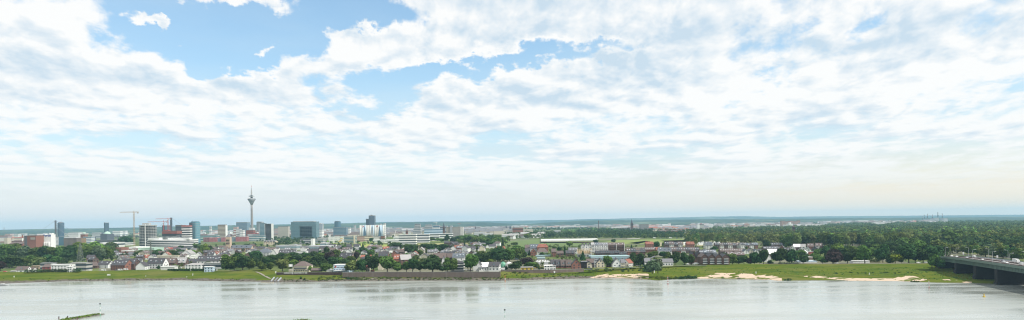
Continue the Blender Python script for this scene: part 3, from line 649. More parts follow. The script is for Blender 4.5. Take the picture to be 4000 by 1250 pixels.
# tower cranes
def crane(x, yt, yb, D, xl, xr, label, col='orange', yj=None):
    X, Z = at(x, yt, D); r = root('tower_crane', (X, D, GZ), label, 'crane'); h = Z - GZ; t = h * .008 + .55
    for sx in (-1, 1):
        for sy in (-1, 1): MB().beam((sx * t, sy * t, 0), (sx * t, sy * t, h), .34).build('mast_leg', M(col), r)
    b = MB(); k = min(34, max(6, int(h / (2.2 * t))))
    for i in range(k):
        a, c = h * i / k, h * (i + 1) / k; s = 1 if i % 2 else -1
        b.beam((-t * s, -t, a), (t * s, -t, c), .26); b.beam((-t, t * s, a), (-t, -t * s, c), .26); b.beam((t, t * s, a), (t, -t * s, c), .26)
    b.build('lattice', M(col), r)
    XL = at(xl, yj or yt, D)[0] - X; XR = at(xr, yj or yt, D)[0] - X
    for (nm_, e) in (('jib', XL), ('counter_jib', XR)):
        b = MB().beam((0, -.7, h), (e, -.7, h), .5).beam((0, .7, h), (e, .7, h), .5).beam((0, 0, h + 2.2), (e * .96, 0, h + 1.6), .45); kk = max(3, int(abs(e) / 4))
        for i in range(kk): b.beam((e * i / kk, 0, h + 2.1), (e * (i + .5) / kk, -.7, h), .25).beam((e * (i + .5) / kk, -.7, h), (e * (i + 1) / kk * .97, 0, h + 1.8), .25)
        b.build(nm_, M(col), r)
    MB().box(XR * .8, 0, h - 3, abs(XR) * .25, 2, 3).build('counterweight', M('conc'), r); MB().box(0, -t, h - 3.5, 2.6, 2.6, 2.6).build('cab', M('white'), r); MB().beam((0, 0, h), (0, 0, h + 5), 1.2, .4).build('mast_tip', M(col), r)
    return r
crane(523, 829.5, 975, 1900, 468, 542, 'tall orange tower crane left of the unfinished round tower', 'orange')
crane(656, 855, 935, 2500, 607, 668, 'red tower crane with high jib behind the red topped building shell', 'red')
crane(638.7, 866.5, 940, 2350, 576, 655, 'red tower crane with lower jib beside the red and black office block', 'red')
# unfinished tower
X, Y, w_, h_ = place(533, 594, 878, 947, 2010); r = root('unfinished_tower', (X, Y + w_ / 2, GZ), 'unfinished grey high rise with bare floor slabs and scaffold crown', 'tower')
b_poly = [(w_ / 2 * math.copysign(abs(math.cos(a)) ** .6, math.cos(a)), w_ / 2 * .8 * math.copysign(abs(math.sin(a)) ** .6, math.sin(a))) for a in [2 * math.pi * i / 28 for i in range(28)]]
sc_ = lambda k: [(p[0] * k, p[1] * k) for p in b_poly]
MB().prism(sc_(.84), 0, h_ * .97).build('core', M('dgrey'), r)
for i in range(14):
    z_ = h_ * (i + 1) / 14.5; MB().prism(sc_(1.0), z_ - .9, z_ - .1).build('floor_slab', M('offwhite' if i > 5 else 'white'), r)
    if i < 6: MB().prism(sc_(.975), z_ - h_ / 14.5 + .1, z_ - .95).build('window_band', M('glass'), r)
for i in range(14): MB().box(b_poly[2 * i][0] * .94, b_poly[2 * i][1] * .94, 0, .8, .8, h_).build('column', M('steel'), r)
MB().prism(sc_(1.04), h_ * .965, h_ * .985).build('edge_beam', M('offwhite'), r); MB().box(-w_ * .08, 0, h_, w_ * .42, w_ * .3, 5).build('rooftop_plant', M('conc'), r); MB().box(w_ * .02, -w_ * .41, 0, 1.6, 1.6, h_ * 1.02).build('hoist_mast', M('white'), r)
# long white banded office, gently curved
def curved_block(x0, x1, yt, yb, D, n_, label, bow=14, depth=24, wall='white', name='curved_office', glass='glass'):
    X, Y, w, h = place(x0, x1, yt, yb, D); r = root(name, (X, Y, GZ), label, 'building'); N = 18
    def poly(e, dd=0): return [(-w / 2 - e + (w + 2 * e) * i / N, bow * ((2 * i / N - 1) ** 2) - e) for i in range(N + 1)] + [(w / 2 + e - (w + 2 * e) * i / N, depth + bow * ((1 - 2 * i / N) ** 2) + e) for i in range(N + 1)]
    MB().prism(poly(0), 0, h).build('wall', M(glass), r); fh = h / n_
    for i in range(n_): MB().prism(poly(.5), i * fh + .52 * fh, i * fh + .98 * fh).build('spandrel_band', M(wall), r)
    MB().prism(poly(.6), h, h + 1.2).build('roof', M('white'), r); return r, w, h
r, w_, h_ = curved_block(565, 749, 938, 972, 1850, 5, 'long curved white banded office block below the unfinished tower')
MB().box(-w_ * .33, 14, h_ + 1.2, w_ * .24, 16, 5.5).build('penthouse', M('white'), r); MB().box(w_ * .2, 14, h_ + 1.2, w_ * .46, 16, 4.5).build('penthouse', M('white'), r)
bldg(545, 748, 966, 973, 'glazed_plinth', 'low dark glazed base running along the long white banded office', 'building', 'glass', 1, 'steel', .3, depth=8, D=1800)
bldg(632, 652, 881.5, 935, 'office_tower', 'dark high rise with red right flank behind the red cranes', 'tower', 'dgrey', 14, 'gteal', .55, depth=24, D=2700, rot=R(-14))
bldg(645, 659, 881, 935, 'lift_shaft', 'narrow red brown slab fixed to the dark high rise', 'tower', 'rbrick', 14, 'dbrick', .3, depth=14, D=2720)
def shell(r, w, d, h):
    for i in range(12): MB().box(-w / 2 + (i + .5) / 12 * w, -d / 2 - .8, 0, 1.6, 1.4, h * .66).build('column', M('lgrey'), r)
    MB().box(-w * .28, 0, h, w * .3, d * .6, 4).build('rooftop_plant', M('rbrick'), r)
X0 = bldg(634, 690, 903, 931, 'building_shell', 'unfinished shell with grey columns and red brown upper floors', 'building', 'dgrey', 0, depth=24, D=2150, extra=shell, roof='rbrick')
bldg(633, 691, 903, 912, 'formwork_storeys', 'red brown formwork storeys topping the grey columned shell', 'building', 'rbrick', 2, 'brick', .5, D=2146, depth=33, z=at(660, 912, 2146)[1])
bldg(686, 713, 880, 928, 'office_tower', 'dark glass slab behind the black and white banded office', 'tower', 'dgrey', 12, 'glass', .6, depth=26, D=2500)
bldg(704, 740, 886, 930, 'office_tower', 'black and white banded office block with dark red top', 'tower', 'white', 8, 'black', .5, depth=30, D=2200, roof='rbrick', rot=R(10), extra=lambda r, w, d, h: MB().box(0, 0, h + .8, w, d, 4).build('top_storey', M('rbrick'), r))
# glass cylinder tower
X, Y, w_, h_ = place(741, 774, 868, 957); r = root('glass_tower', (X, Y + 14, GZ), 'rounded teal glass tower with dark slab edge right of the long white office', 'tower')
cyl = [(w_ * .14 + w_ * .36 * math.cos(a), 14 * math.sin(a)) for a in [-math.pi / 2 + math.pi * i / 14 for i in range(15)]] + [(-w_ * .5, 13), (-w_ * .5, -11)]
MB().prism(cyl, 0, h_).build('wall', mat('cylinder glass', (.12, .27, .33), .12, .04, .1, spec=.6), r); k_ = 12
gsc = lambda e: [(p[0] * e, p[1] * e) for p in cyl]
for i in range(k_): MB().prism(gsc(1.012), h_ * i / k_ + 1.0, h_ * (i + .35) / k_ + .8).build('window_band', M('glight'), r)
MB().box(-w_ * .33, -2, 0, w_ * .36, 27, h_ * .985).build('dark_slab', M('slate', .3), r); MB().prism(gsc(.8), h_, h_ + 2.5).build('roof', M('gteal'), r); MB().beam((-w_ * .38, 0, h_), (-w_ * .38, 0, h_ + 5), 1.0).build('mast', M('steel'), r)
# red brick office row
for (a, b_, lb) in ((794, 818, 'red brick office block with painted shade and window grid right of the glass tower'), (818, 847, 'red flank of the brick office row, lit tone in its colour'), (864, 887, 'red brick office block behind the stone church tower'), (921, 966, 'long red brick office block below the blue glass slab')):
    bldg(a, b_, 927 if a < 900 else 924.5, 951, 'brick_office', lb, 'building', 'rbrick', grid=grid_mat('rbrick grid %d' % a, (.34, .075, .075) if a != 794 else (.19, .045, .05), C['lgrey'], 3.4, 3.2, .4, .45), depth=26, D=2700 + (a % 7), roof='offwhite')  # darker red of the leftmost block is shade on its face, put into the colour
bldg(847, 864, 930, 951, 'glass_link', 'glass link between the red brick office blocks', 'building', 'lgrey', 5, 'gteal', .6, depth=20, D=2712)
bldg(887, 921, 927, 949, 'glass_link', 'glazed office front right of the church tower between red blocks', 'building', 'lgrey', 5, 'gteal', .6, depth=20, D=2714)
bldg(780, 846, 921, 927, 'glass_roof_hall', 'pale green glazed roof storeys above the leftmost red brick office', 'building', 'palegreen', 2, 'gteal', .4, depth=30, D=2900)
bldg(838, 873, 913, 922, 'office_building', 'low white office block behind the red brick row', 'building', 'white', 2, 'gteal', .4, depth=30, D=3050)
def sunlit_side(r, w, d, h): MB().box(w * .5 - 1.5, -.2, 0, 8, d * .9, h * .97).build('sunlit_face', M('white'), r)  # white box paints sunlight on the tower's right side
bldg(851, 880, 878.5, 922, 'office_tower', 'beige window banded tower with right side painted sunlit white behind the church', 'tower', 'beige', 12, 'brown', .4, depth=20, D=2980, extra=sunlit_side, roof='roofbrown')
bldg(879, 884, 888, 922, 'office_tower', 'narrow grey tower clasped to the beige tower', 'tower', 'steel', 10, 'gblue', .5, depth=14, D=3010)
bldg(818, 825, 886, 905, 'church_tower', 'small pale tower with open top far left of the beige tower', 'tower', 'offwhite', 3, 'steel', .4, depth=12, D=4200, roof='white')
bldg(923, 966, 868.5, 922, 'glass_office', 'broad blue glass slab left of the TV tower', 'building', 'gblue', 14, 'glight', .5, depth=40, D=3350)
bldg(912, 926, 887, 910, 'office_building', 'narrow white and red building left of the blue glass slab', 'building', 'offwhite', 5, 'rbrick', .4, depth=20, D=3300)
bldg(922, 937, 895, 921, 'office_building', 'white stepped block in front of the blue glass slab', 'building', 'white', 5, 'glass', .3, depth=24, D=3100)
bldg(936, 950, 900, 921, 'office_building', 'lower white stepped block in front of the blue glass slab', 'building', 'white', 4, 'steel', .25, depth=24, D=3085)
bldg(961, 990, 899, 917, 'ruby_office', 'dark red blocky building at the foot of the TV tower', 'building', 'rbrick', 5, 'dbrick', .4, depth=24, D=3060)
bldg(972, 989, 890, 899, 'office_building', 'white box on top of the dark red blocks below the TV tower', 'building', 'white', 2, 'steel', .3, depth=24, D=3120, z=at(980, 899, 3120)[1])
bldg(989, 1004, 905, 922, 'office_building', 'red brown low block right of the TV tower foot', 'building', 'rbrick', 4, 'white', .3, depth=20, D=3090)
bldg(967, 1015, 915, 925, 'state_parliament', 'low round white parliament building below the TV tower', 'building', 'white', 3, 'gblue', .35, depth=40, D=2880)
bldg(966, 1030, 922, 938, 'office_building', 'long office front with white and dark glass bands below the TV tower', 'building', 'offwhite', 3, 'gteal', .5, depth=24, D=2720)
# TV tower
D_ = 3200; X, Z = at(982, 722, D_); r = root('tv_tower', (X, D_, GZ), 'tall concrete TV tower with flared pod and red tipped mast', 'tower'); zz = lambda y: at(982, y, D_)[1] - GZ; px = D_ / F
MB().lathe([(9.0, 0), (6.6, 22), (5.4, zz(860)), (4.7, zz(820)), (4.5, zz(799))], 24).build('shaft', M('shaft'), r, True)
MB().lathe([(4.6, zz(800)), (8, zz(793)), (14, zz(784)), (17.6, zz(779.5))], 28).build('pod_funnel', M('steel'), r, True)
MB().lathe([(17.6, zz(779.4)), (17.8, zz(776.5))], 28).build('window_band', M('glass'), r)
MB().lathe([(17.6, zz(776.4)), (7, zz(774))], 24).build('pod_roof', M('lgrey'), r)
for (ra, y0, y1, m_) in ((5.0, 774.2, 768, 'slate'), (12.5, 768, 766.3, 'lgrey'), (4.2, 766.3, 763.5, 'slate'), (8.5, 763.5, 762, 'steel')): MB().lathe([(ra, zz(y0)), (ra, zz(y1))], 24).build('pod_deck', M(m_), r)
MB().lathe([(3.4, zz(762)), (2.8, zz(748)), (2.2, zz(742))], 14).build('mast_base', M('conc'), r)
for i in range(5): MB().lathe([(1.5 - .15 * i, zz(742 - 4 * i)), (1.4 - .15 * i, zz(738 - 4 * i))], 10).build('mast', M('red' if i % 2 else 'white') if i > 1 else M('steel'), r)
# right of the TV tower
round_tower(997, 1026, 867, 3250, 'pale rounded office tower right of the TV tower', 'offwhite', 17, 'gblue', .45, sy=.6, top='steel')
bldg(1016, 1036, 872, 935, 'glass_office', 'narrow light teal glass slab beside the dark glass tower', 'tower', 'glight', 14, 'gteal', .45, depth=18, D=2860)
bldg(1036, 1060, 875, 937, 'glass_office', 'dark glass tower with white side edges right of the pale rounded tower', 'tower', 'steel', 15, 'black', .8, depth=24, D=2760, extra=lambda r, w, d, h: [MB().box(s * (w / 2 + .5), 0, 0, 1.6, d + 1, h + 1).build('edge_fin', M('offwhite'), r) for s in (-1, 1)])
def gables4(r, w, d, h):
    for i in range(4):
        cx = -w / 2 + (i + .5) / 4 * w; b = MB(); b.add([(cx - w / 8, -d / 2 - .3, h * .78), (cx + w / 8, -d / 2 - .3, h * .78), (cx, -d / 2 - .3, h * 1.22), (cx - w / 8, d / 2, h * .78), (cx + w / 8, d / 2, h * .78), (cx, d / 2, h * 1.22)], [(0, 1, 2), (5, 4, 3), (0, 2, 5, 3), (1, 4, 5, 2)]).build('gable', M('roofgrey'), r)
bldg(1030, 1076, 942, 958, 'school_building', 'cream building with four grey gables and red brick end', 'building', 'cream', grid=grid_mat('school', (.62, .55, .42), C['brick'], 5, 4, .4, .5), depth=20, extra=gables4, parapet=False)
bldg(1086, 1126, 885, 918, 'office_building', 'beige office slab with dark top band left of the glass gate block', 'building', 'beige', 11, 'roofpale', .45, depth=24, D=3400, roof='roofbrown')
bldg(1072, 1087, 893, 915, 'office_building', 'pale narrow block left of the beige office slab', 'building', 'pink', 6, 'steel', .4, depth=24, D=3700)
# glass gate block
X, Y, w_, h_ = place(1137, 1235, 866, 921, 2950); r = root('gate_office', (X, Y + 25, GZ), 'huge blue green glass gate block with deep central recess', 'building'); gm = grid_mat('gate glass', (.13, .22, .25), (.07, .14, .17), 3.0, 3.6, .6, .6, .15)
MB().box(-w_ * .33, 0, 0, w_ * .34, 50, h_).build('glass_wing', gm, r); MB().box(w_ * .42, 0, 0, w_ * .16, 50, h_).build('glass_wing', gm, r); MB().box(w_ * .09, 0, h_ * .74, w_ * .50, 50, h_ * .26).build('bridge_storeys', gm, r); MB().box(w_ * .09, 10, 0, w_ * .50, 30, h_ * .74).build('recess_wall', grid_mat('gate dark', (.06, .09, .11), (.035, .06, .075), 8, 3.6, .7, .7, .2), r)
MB().box(w_ * .14, -4, 0, w_ * .55, 20, h_ * .14).build('podium', M('steel'), r)
for i in range(12): MB().box(0, 0, h_ * (i + 1) / 12.6, w_ + .6, 50.6, .7).build('floor_line', M('glight'), r)
MB().box(-w_ * .02, 0, h_, w_ * .82, 40, 3).build('rooftop_plant', M('lgrey'), r)
bldg(1237, 1259, 875, 905, 'office_tower', 'twin grey and beige tower right of the glass gate block', 'tower', 'lgrey', 13, 'gblue', .4, depth=26, D=4000, extra=plant((.1, .3, 5)))
bldg(1251, 1260, 874, 905, 'office_tower', 'slim beige slab behind the twin grey tower', 'tower', 'beige', 12, 'brown', .3, depth=26, D=4080)
bldg(1237, 1258, 898, 911, 'office_building', 'white lower block at the right foot of the glass gate', 'building', 'white', 3, 'steel', .3, depth=30, D=3000)
bldg(1171, 1216, 934, 953, 'apartment_block', 'grey three storey block with white end wall below the glass gate', 'building', 'lgrey', 3, 'glass', .5, depth=20, rot=R(4))
bldg(1214, 1223, 932.5, 952, 'end_wall_block', 'bright white blank end block beside the grey three storey block', 'building', 'white', 0, depth=21, D=1960)
bldg(1223, 1262, 935, 948, 'school_building', 'low grey green school block right of the white end block', 'building', 'conc', 3, 'gteal', .4, depth=24, D=2150)
bldg(1240, 1281, 929, 945, 'apartment_block', 'cream terrace of flats left of the white block with yellow panels', 'building', 'offwhite', 4, 'steel', .35, depth=20, D=2250)
def yellow(r, w, d, h):
    for (a, c) in ((.22, .12), (.3, .3), (.34, .62)): MB().box(a * w, -d / 2 - .2, h * c, w * .16, .4, h * .12).build('yellow_panel', M('yellow'), r)
bldg(1281, 1344, 925, 949, 'office_building', 'white four storey block with yellow panels beside the field', 'building', 'white', grid=G('punch white2', 'white', 'steel', 4.2, 5.2, .45, .45), depth=20, extra=yellow, roof='white')
bldg(1344, 1388, 924, 945, 'glass_office', 'glazed office with beige end frame right of the yellow panelled block', 'building', 'beige', 5, 'gteal', .6, depth=22, D=2120, extra=lambda r, w, d, h: MB().box(w * .42, -.6, 0, w * .14, d, h * 1.03).build('end_frame', M('cream'), r))
round_tower(1303, 1328, 865, 3600, 'rounded teal tower rising behind the low blue glass slab', 'gblue', 18, 'gteal', .5, sy=.7)
bldg(1302, 1353, 888, 914, 'glass_office', 'low blue glass slab in front of the rounded teal tower', 'building', 'gblue', 8, 'glight', .45, depth=30, D=3200)
bldg(1353, 1366, 890, 907, 'office_building', 'white block right of the low blue glass slab', 'building', 'white', 4, 'steel', .4, depth=30, D=3500)
bldg(1382, 1389.5, 880, 905, 'slim_tower', 'slim pale tower standing alone left of the striped silos', 'tower', 'lgrey', 9, 'steel', .3, depth=12, D=4000)
bldg(1430, 1446, 856, 900, 'office_tower', 'lower shaft of the dark twin tower above the striped silos', 'tower', 'gblue', 20, 'slate', .5, depth=30, D=3650)
bldg(1441, 1463, 843, 900, 'office_tower', 'taller shaft of the dark twin tower above the striped silos', 'tower', 'gblue', 24, 'slate', .5, depth=34, D=3640, extra=plant((-.1, .25, 5), m='roofgrey'))
# striped grain silos
X, Y, w_, h_ = place(1402, 1499, 880, 917, 2500); r = root('grain_silos', (X, Y + 12, GZ), 'row of tall white silos painted with blue grey triangles', 'silos')
n_s = 15; sw = w_ / n_s
for i in range(n_s):
    cx = -w_ / 2 + (i + .5) * sw; MB().lathe([(sw * .52, 0), (sw * .52, h_)], 16, cx, 0).build('silo', M('offwhite' if i % 5 not in (2, 3) else 'paleblue'), r, True)
for i in range(3):
    cx = -w_ * .28 + i * w_ * .3; MB().add([(cx - sw * 1.3, -sw * .62, 0.2), (cx + sw * 1.3, -sw * .62, 0.2), (cx, -sw * .62, h_ * .97), (cx - sw * 1.3, -sw * .5, 0.2), (cx + sw * 1.3, -sw * .5, 0.2), (cx, -sw * .5, h_ * .97)], [(0, 1, 2), (5, 4, 3), (0, 2, 5, 3), (1, 4, 5, 2), (0, 3, 4, 1)]).build('painted_triangle', M('gblue' if i != 1 else 'steel', .7), r)
MB().box(0, 0, h_, w_ * .98, sw * .8, 1.2).build('roof', M('white'), r)
for q_ in (-.34, .22): MB().box(w_ * q_, -sw * .58, h_ - 5.5, 4, .5, 4).build('emblem', M('red'), r)
MB().box(w_ * .36, 2, h_ + 1.2, w_ * .05, 6, 4).build('rooftop_plant', M('lgrey'), r)
bldg(1499, 1505.5, 873.5, 915, 'lift_tower', 'slim white lift tower at the right end of the striped silos', 'tower', 'white', 9, 'steel', .25, depth=14, D=2540)
for (a, b_, c, d_, lb, m_) in ((1395, 1424, 923, 932, 'pink and cream row of flats left below the striped silos', 'pink'), (1424, 1452, 921, 932, 'orange cream apartment row below the striped silos', 'cream'), (1456, 1482, 924, 934, 'white gabled row right below the striped silos', 'white'), (1487, 1500, 922, 930, 'dark red house right below the striped silos', 'brick')):
    bldg(a, b_, c, d_, 'apartment_row', lb, 'building', m_, 3, 'brown', .25, depth=16, D=2350, roof='roofbrown')
for (a, b_, c, D2, lb) in ((1457, 1500, 938, 2200, 'low white hall left of the leaning mast'), (1502, 1560, 937, 2150, 'low white hall behind the leaning mast'), (1540, 1568, 925, 2450, 'pale hall with pink end right of the leaning mast')):
    bldg(a, b_, c, 946, 'sports_hall', lb, 'hall', 'white', 1, 'steel', .3, depth=40, D=D2, roof='white')
X0, D2 = gp(1536, 936, GZ); r = root('leaning_mast', (X0, D2, GZ), 'white leaning mast above the low white halls', 'mast'); X1, Z1 = at(1546.5, 899, D2); MB().beam((0, 0, 0), (X1 - X0, 0, Z1 - GZ), 2.6, 1.2).build('pole', M('white'), r)
for i in range(3): MB().beam(((X1 - X0) * .95, 0, (Z1 - GZ) * (.95 - .1 * i)), (-24 - 14 * i, 0, 3), .3).build('stay_cable', M('steel'), r)
# long white office beside the grey slab
def longblock(x0, x1, yt, yb, D, label, n_=3, rot=0, nm='long_office'):
    return bldg(x0, x1, yt, yb, nm, label, 'building', 'white', n_, 'glass', .42, depth=24, D=D, roof='white', rot=rot)
longblock(1558, 1625, 917, 941, 1960, 'nearest part of the long white office with four dark window bands', 4)
longblock(1625, 1676, 915, 936, 2140, 'second stretch of the long white office with dark window bands', 3)
longblock(1676, 1715, 913.5, 932, 2300, 'third stretch of the long white office, shorter window bands', 3)
longblock(1715, 1768, 912.5, 931, 2420, 'far end of the long white office in front of the grey slab', 3)
X, Y, w_, h_ = place(1740, 1809, 887, 931, 2500); r = root('grey_slab_block', (X, Y + 12, GZ), 'wide grey concrete slab block with blank core and right end painted sunlit white', 'building')
MB().box(-2, 0, 0, w_ - 10, 26, h_).build('wall', grid_mat('slab grid', (.36, .34, .31), (.14, .14, .15), 3.2, 3.4, .55, .45), r); MB().box(-w_ * .17, -2.5, 0, 8, 26, h_ * 1.12).build('core', M('steel'), r)
MB().box(w_ / 2 - 4, -.5, 0, 10, 27, h_ + .6).build('end_wall', grid_mat('slab sunlit end', (.62, .6, .56), (.34, .34, .34), 3.2, 3.4, .5, .5), r); MB().box(-2, 0, h_, w_ - 9, 27, 1).build('roof', M('roofpale'), r)  # paler colour paints sunlight onto the slab's right-hand face
for i, (fx, hh) in enumerate(((-.36, 4), (-.3, 6), (-.24, 3))): MB().beam((w_ * fx, 0, h_), (w_ * fx, 0, h_ + hh), .5).build('antenna', M('steel'), r)
# far quarter behind the long white office
def stepped(x0, x1, yt, D, label, n_=4, m_='offwhite'):
    X, Y, w, h = place(x0, x1, yt, yt + 10, D); r = root('stepped_block', (X, Y, GZ), label, 'building')
    for i in range(n_):
        k = 1 - .3 * i / (n_ - 1); z0 = h * (.4 if i else 0) + (h * .6 * (i - 1) / (n_ - 1) if i else 0); MB().box(w * .08 * i / n_, 0, 0, w * k, 40 * k, h * (.4 + .6 * i / (n_ - 1))).build('tier', grid_mat('steps ' + m_, (.42, .42, .41), C['glass'], 5, 9, .9, .4), r)
stepped(1615, 1645, 874, 3800, 'white stepped terrace tower left of the old town roofs'); stepped(1655, 1690, 877, 4300, 'pale hazy stepped block behind the low glass slab', 5, 'lgrey')
bldg(1657, 1730, 894, 906, 'office_building', 'wide low pale blue glass slab left of the dark steeple', 'building', 'paleblue', 3, 'gblue', .45, depth=40, D=3300)
bldg(1692, 1716, 880, 897, 'office_building', 'boxy white framed block under the small white crane', 'building', 'offwhite', 3, 'gblue', .6, depth=30, D=3700)
bldg(1706, 1747, 883, 897, 'theatre_building', 'grey blank block behind the dark steeple', 'building', 'steel', 2, 'slate', .3, depth=40, D=3800)
crane(1704, 870, 890, 4000, 1692, 1709, 'small white crane above the boxy framed block', 'white'); crane(1793, 874, 885, 4600, 1786, 1800, 'tiny red crane above the grey slab block', 'red')
# ================================================================== churches, towers of the far town
def steeple(x0, x1, yt, ybody, yb, D, label, wall='slate', spire='slate', n_=4, name='church_tower', finial=True):
    X, Y, w, h = place(x0, x1, yt, yb, D); hb = at((x0 + x1) / 2, ybody, Y)[1] - GZ; r = root(name, (X, Y, GZ), label, 'church tower')
    MB().box(0, 0, 0, w, w, hb).build('tower_body', M(wall), r); MB().lathe([(w * .72 if n_ == 4 else w * .56, hb), (w * .3, hb + (h - hb) * .45), (.15, h)], n_).build('spire', M(spire), r).rotation_euler = (0, 0, R(45) if n_ == 4 else 0)
    for i in (-1, 0, 1): MB().box(i * w * .28, -w / 2 - .1, hb * .72, w * .16, .4, hb * .2).build('belfry_opening', M('black'), r)
    return r
steeple(1730, 1738, 869, 886, 915, 3000, 'dark slim steeple just left of the grey slab block', 'dbrick', 'slate', 8)
steeple(1585, 1594, 894, 902, 914, 2900, 'small brick turret with pointed roof above the long white office', 'brick', 'roofbrown')
steeple(2464, 2473, 854, 872, 895, 3900, 'tall dark stone steeple piercing the hills right of the thin chimney', 'dbrick', 'slate', 8)
steeple(1976, 1980, 879, 885, 895, 5200, 'left one of two tiny dark steeples before the hills', 'slate'); steeple(1990, 1996, 880, 885, 895, 5200, 'right one of two tiny dark steeples before the hills', 'slate'); steeple(1855, 1860, 882, 888, 895, 5000, 'small twin topped church right of the grey slab block', 'brown')
steeple(3096, 3104, 877, 885, 922, 2300, 'brown church tower rising from the trees below the wide apartment slab', 'brown', 'roofbrown')
bldg(3075, 3096, 903, 920, 'church_nave', 'brown nave of the church hidden in trees below the wide apartment slab', 'church', 'brown', 0, depth=16, D=2320, roof='roofbrown')
chimney(2337, 2341, 862, 893, 4000, 'thin dark chimney left of the tall stone steeple', ('dbrick', 'dbrick'), 3)
bldg(2502, 2534, 876.5, 893, 'office_building', 'wide grey brown slab right of the tall stone steeple', 'building', 'steel', 8, 'brown', .4, depth=30, D=3700)
bldg(2611, 2621, 872, 885, 'office_building', 'small white tower block far behind the red roofed suburb', 'building', 'white', 4, 'steel', .3, depth=20, D=5200)
bldg(2725, 2733, 876, 892, 'stair_tower', 'white stair tower on the left of the dark banded tower block', 'tower', 'white', 0, depth=18, D=3500)
bldg(2733, 2750, 876, 892, 'tower_block', 'squat tower block with white and dark bands above the avenue', 'tower', 'offwhite', 6, 'dgrey', .5, depth=26, D=3510, roof='roofbrown', extra=plant((0, .4, 4), m='rbrick'))
for (a, b_, c, k, lb) in ((3054, 3066, 862.5, 9, 'left block of the wide far pinkish apartment slab'), (3066, 3086, 864.5, 8, 'second block of the wide far pinkish apartment slab'), (3086, 3100, 862.5, 9, 'third block of the wide far pinkish apartment slab'), (3100, 3117, 864, 8, 'fourth block of the wide far pinkish apartment slab'), (3117, 3126, 861.5, 9, 'right block of the wide far pinkish apartment slab')):
    bldg(a, b_, c, 885, 'apartment_block', lb, 'building', 'pink', k, 'brown', .35, depth=30, D=4700 + k, roof='roofbrown')
bldg(3126, 3151, 870, 884, 'office_building', 'pale grey block joined right of the pinkish apartment slab', 'building', 'lgrey', 7, 'steel', .4, depth=30, D=4600)
bldg(3083, 3098, 874, 884, 'white_hall', 'bright white hall in front of the pinkish apartment slab', 'hall', 'white', 0, depth=40, D=4000, roof='white', extra=lambda r, w, d, h: MB().box(0, 0, h, w * .4, d * .5, h * .3).build('roof_box', M('white'), r))
bldg(3068, 3084, 878, 884, 'white_hall', 'low white hall left of the bright white hall', 'hall', 'white', 0, depth=40, D=4050, roof='white'); bldg(3111, 3137, 887, 895, 'office_building', 'white low office row right of the brown church tower', 'building', 'white', 3, 'steel', .4, depth=30, D=3300)
bldg(3205, 3217, 867, 882, 'tower_block', 'grey left one of two small hazy tower blocks', 'tower', 'lgrey', 8, 'steel', .4, depth=24, D=5000); bldg(3218, 3230, 868, 882, 'tower_block', 'whiter right one of two small hazy tower blocks', 'tower', 'white', 8, 'gblue', .4, depth=24, D=5050)
bldg(3414, 3480, 868.5, 880, 'hospital', 'long white four storey block standing above the forest at right', 'building', 'white', 4, 'steel', .35, depth=30, D=4300, roof='white', extra=plant((-.3, .12, 3), (.1, .1, 3), m='white'))
bldg(3350, 3392, 861, 867, 'factory_hall', 'distant white hall with pink ends before the hills', 'hall', 'white', 1, 'pink', .3, depth=60, D=7500, roof='white'); bldg(3330, 3366, 876, 881, 'factory_hall', 'low white roof left of the long white hospital block', 'hall', 'white', 1, 'steel', .3, depth=60, D=4800, roof='white')
bldg(2972, 3024, 871, 875, 'factory_hall', 'long low white roofs left of the pinkish apartment slab', 'hall', 'white', 1, 'steel', .5, depth=90, D=5500, roof='white'); bldg(2985, 3030, 880, 884, 'factory_hall', 'second long low white hall below the first white roofs', 'hall', 'offwhite', 1, 'steel', .4, depth=80, D=4500, roof='white')
# power station
for i, (x, y, wd) in enumerate(((3603.5, 846, 3.2), (3611, 839.5, 3.2), (3623, 836, 3.2), (3642.5, 839.5, 3.4), (3664, 830, 3.6), (3681, 834.5, 3.2))):
    chimney(x - wd / 2, x + wd / 2, y, 866, 7000 + i * 13, '%s of the six tall chimneys of the distant power station' % ('leftmost', 'second from left', 'third from left', 'fourth from left', 'tallest, fifth from left,', 'rightmost')[i], ('slate', 'steel'), 4, tip=.8, name='power_chimney')
for (a, b_, c, lb) in ((3650, 3668, 852, 'boiler house block at the foot of the tallest power station chimney'), (3630, 3648, 857, 'lower plant hall left of the boiler house'), (3686, 3702, 853, 'pale plant block right of the rightmost power chimney'), (3600, 3630, 861, 'long low plant hall below the left power chimneys')):
    bldg(a, b_, c, 868, 'plant_hall', lb, 'building', 'lgrey', 4, 'steel', .4, depth=60, D=6950)
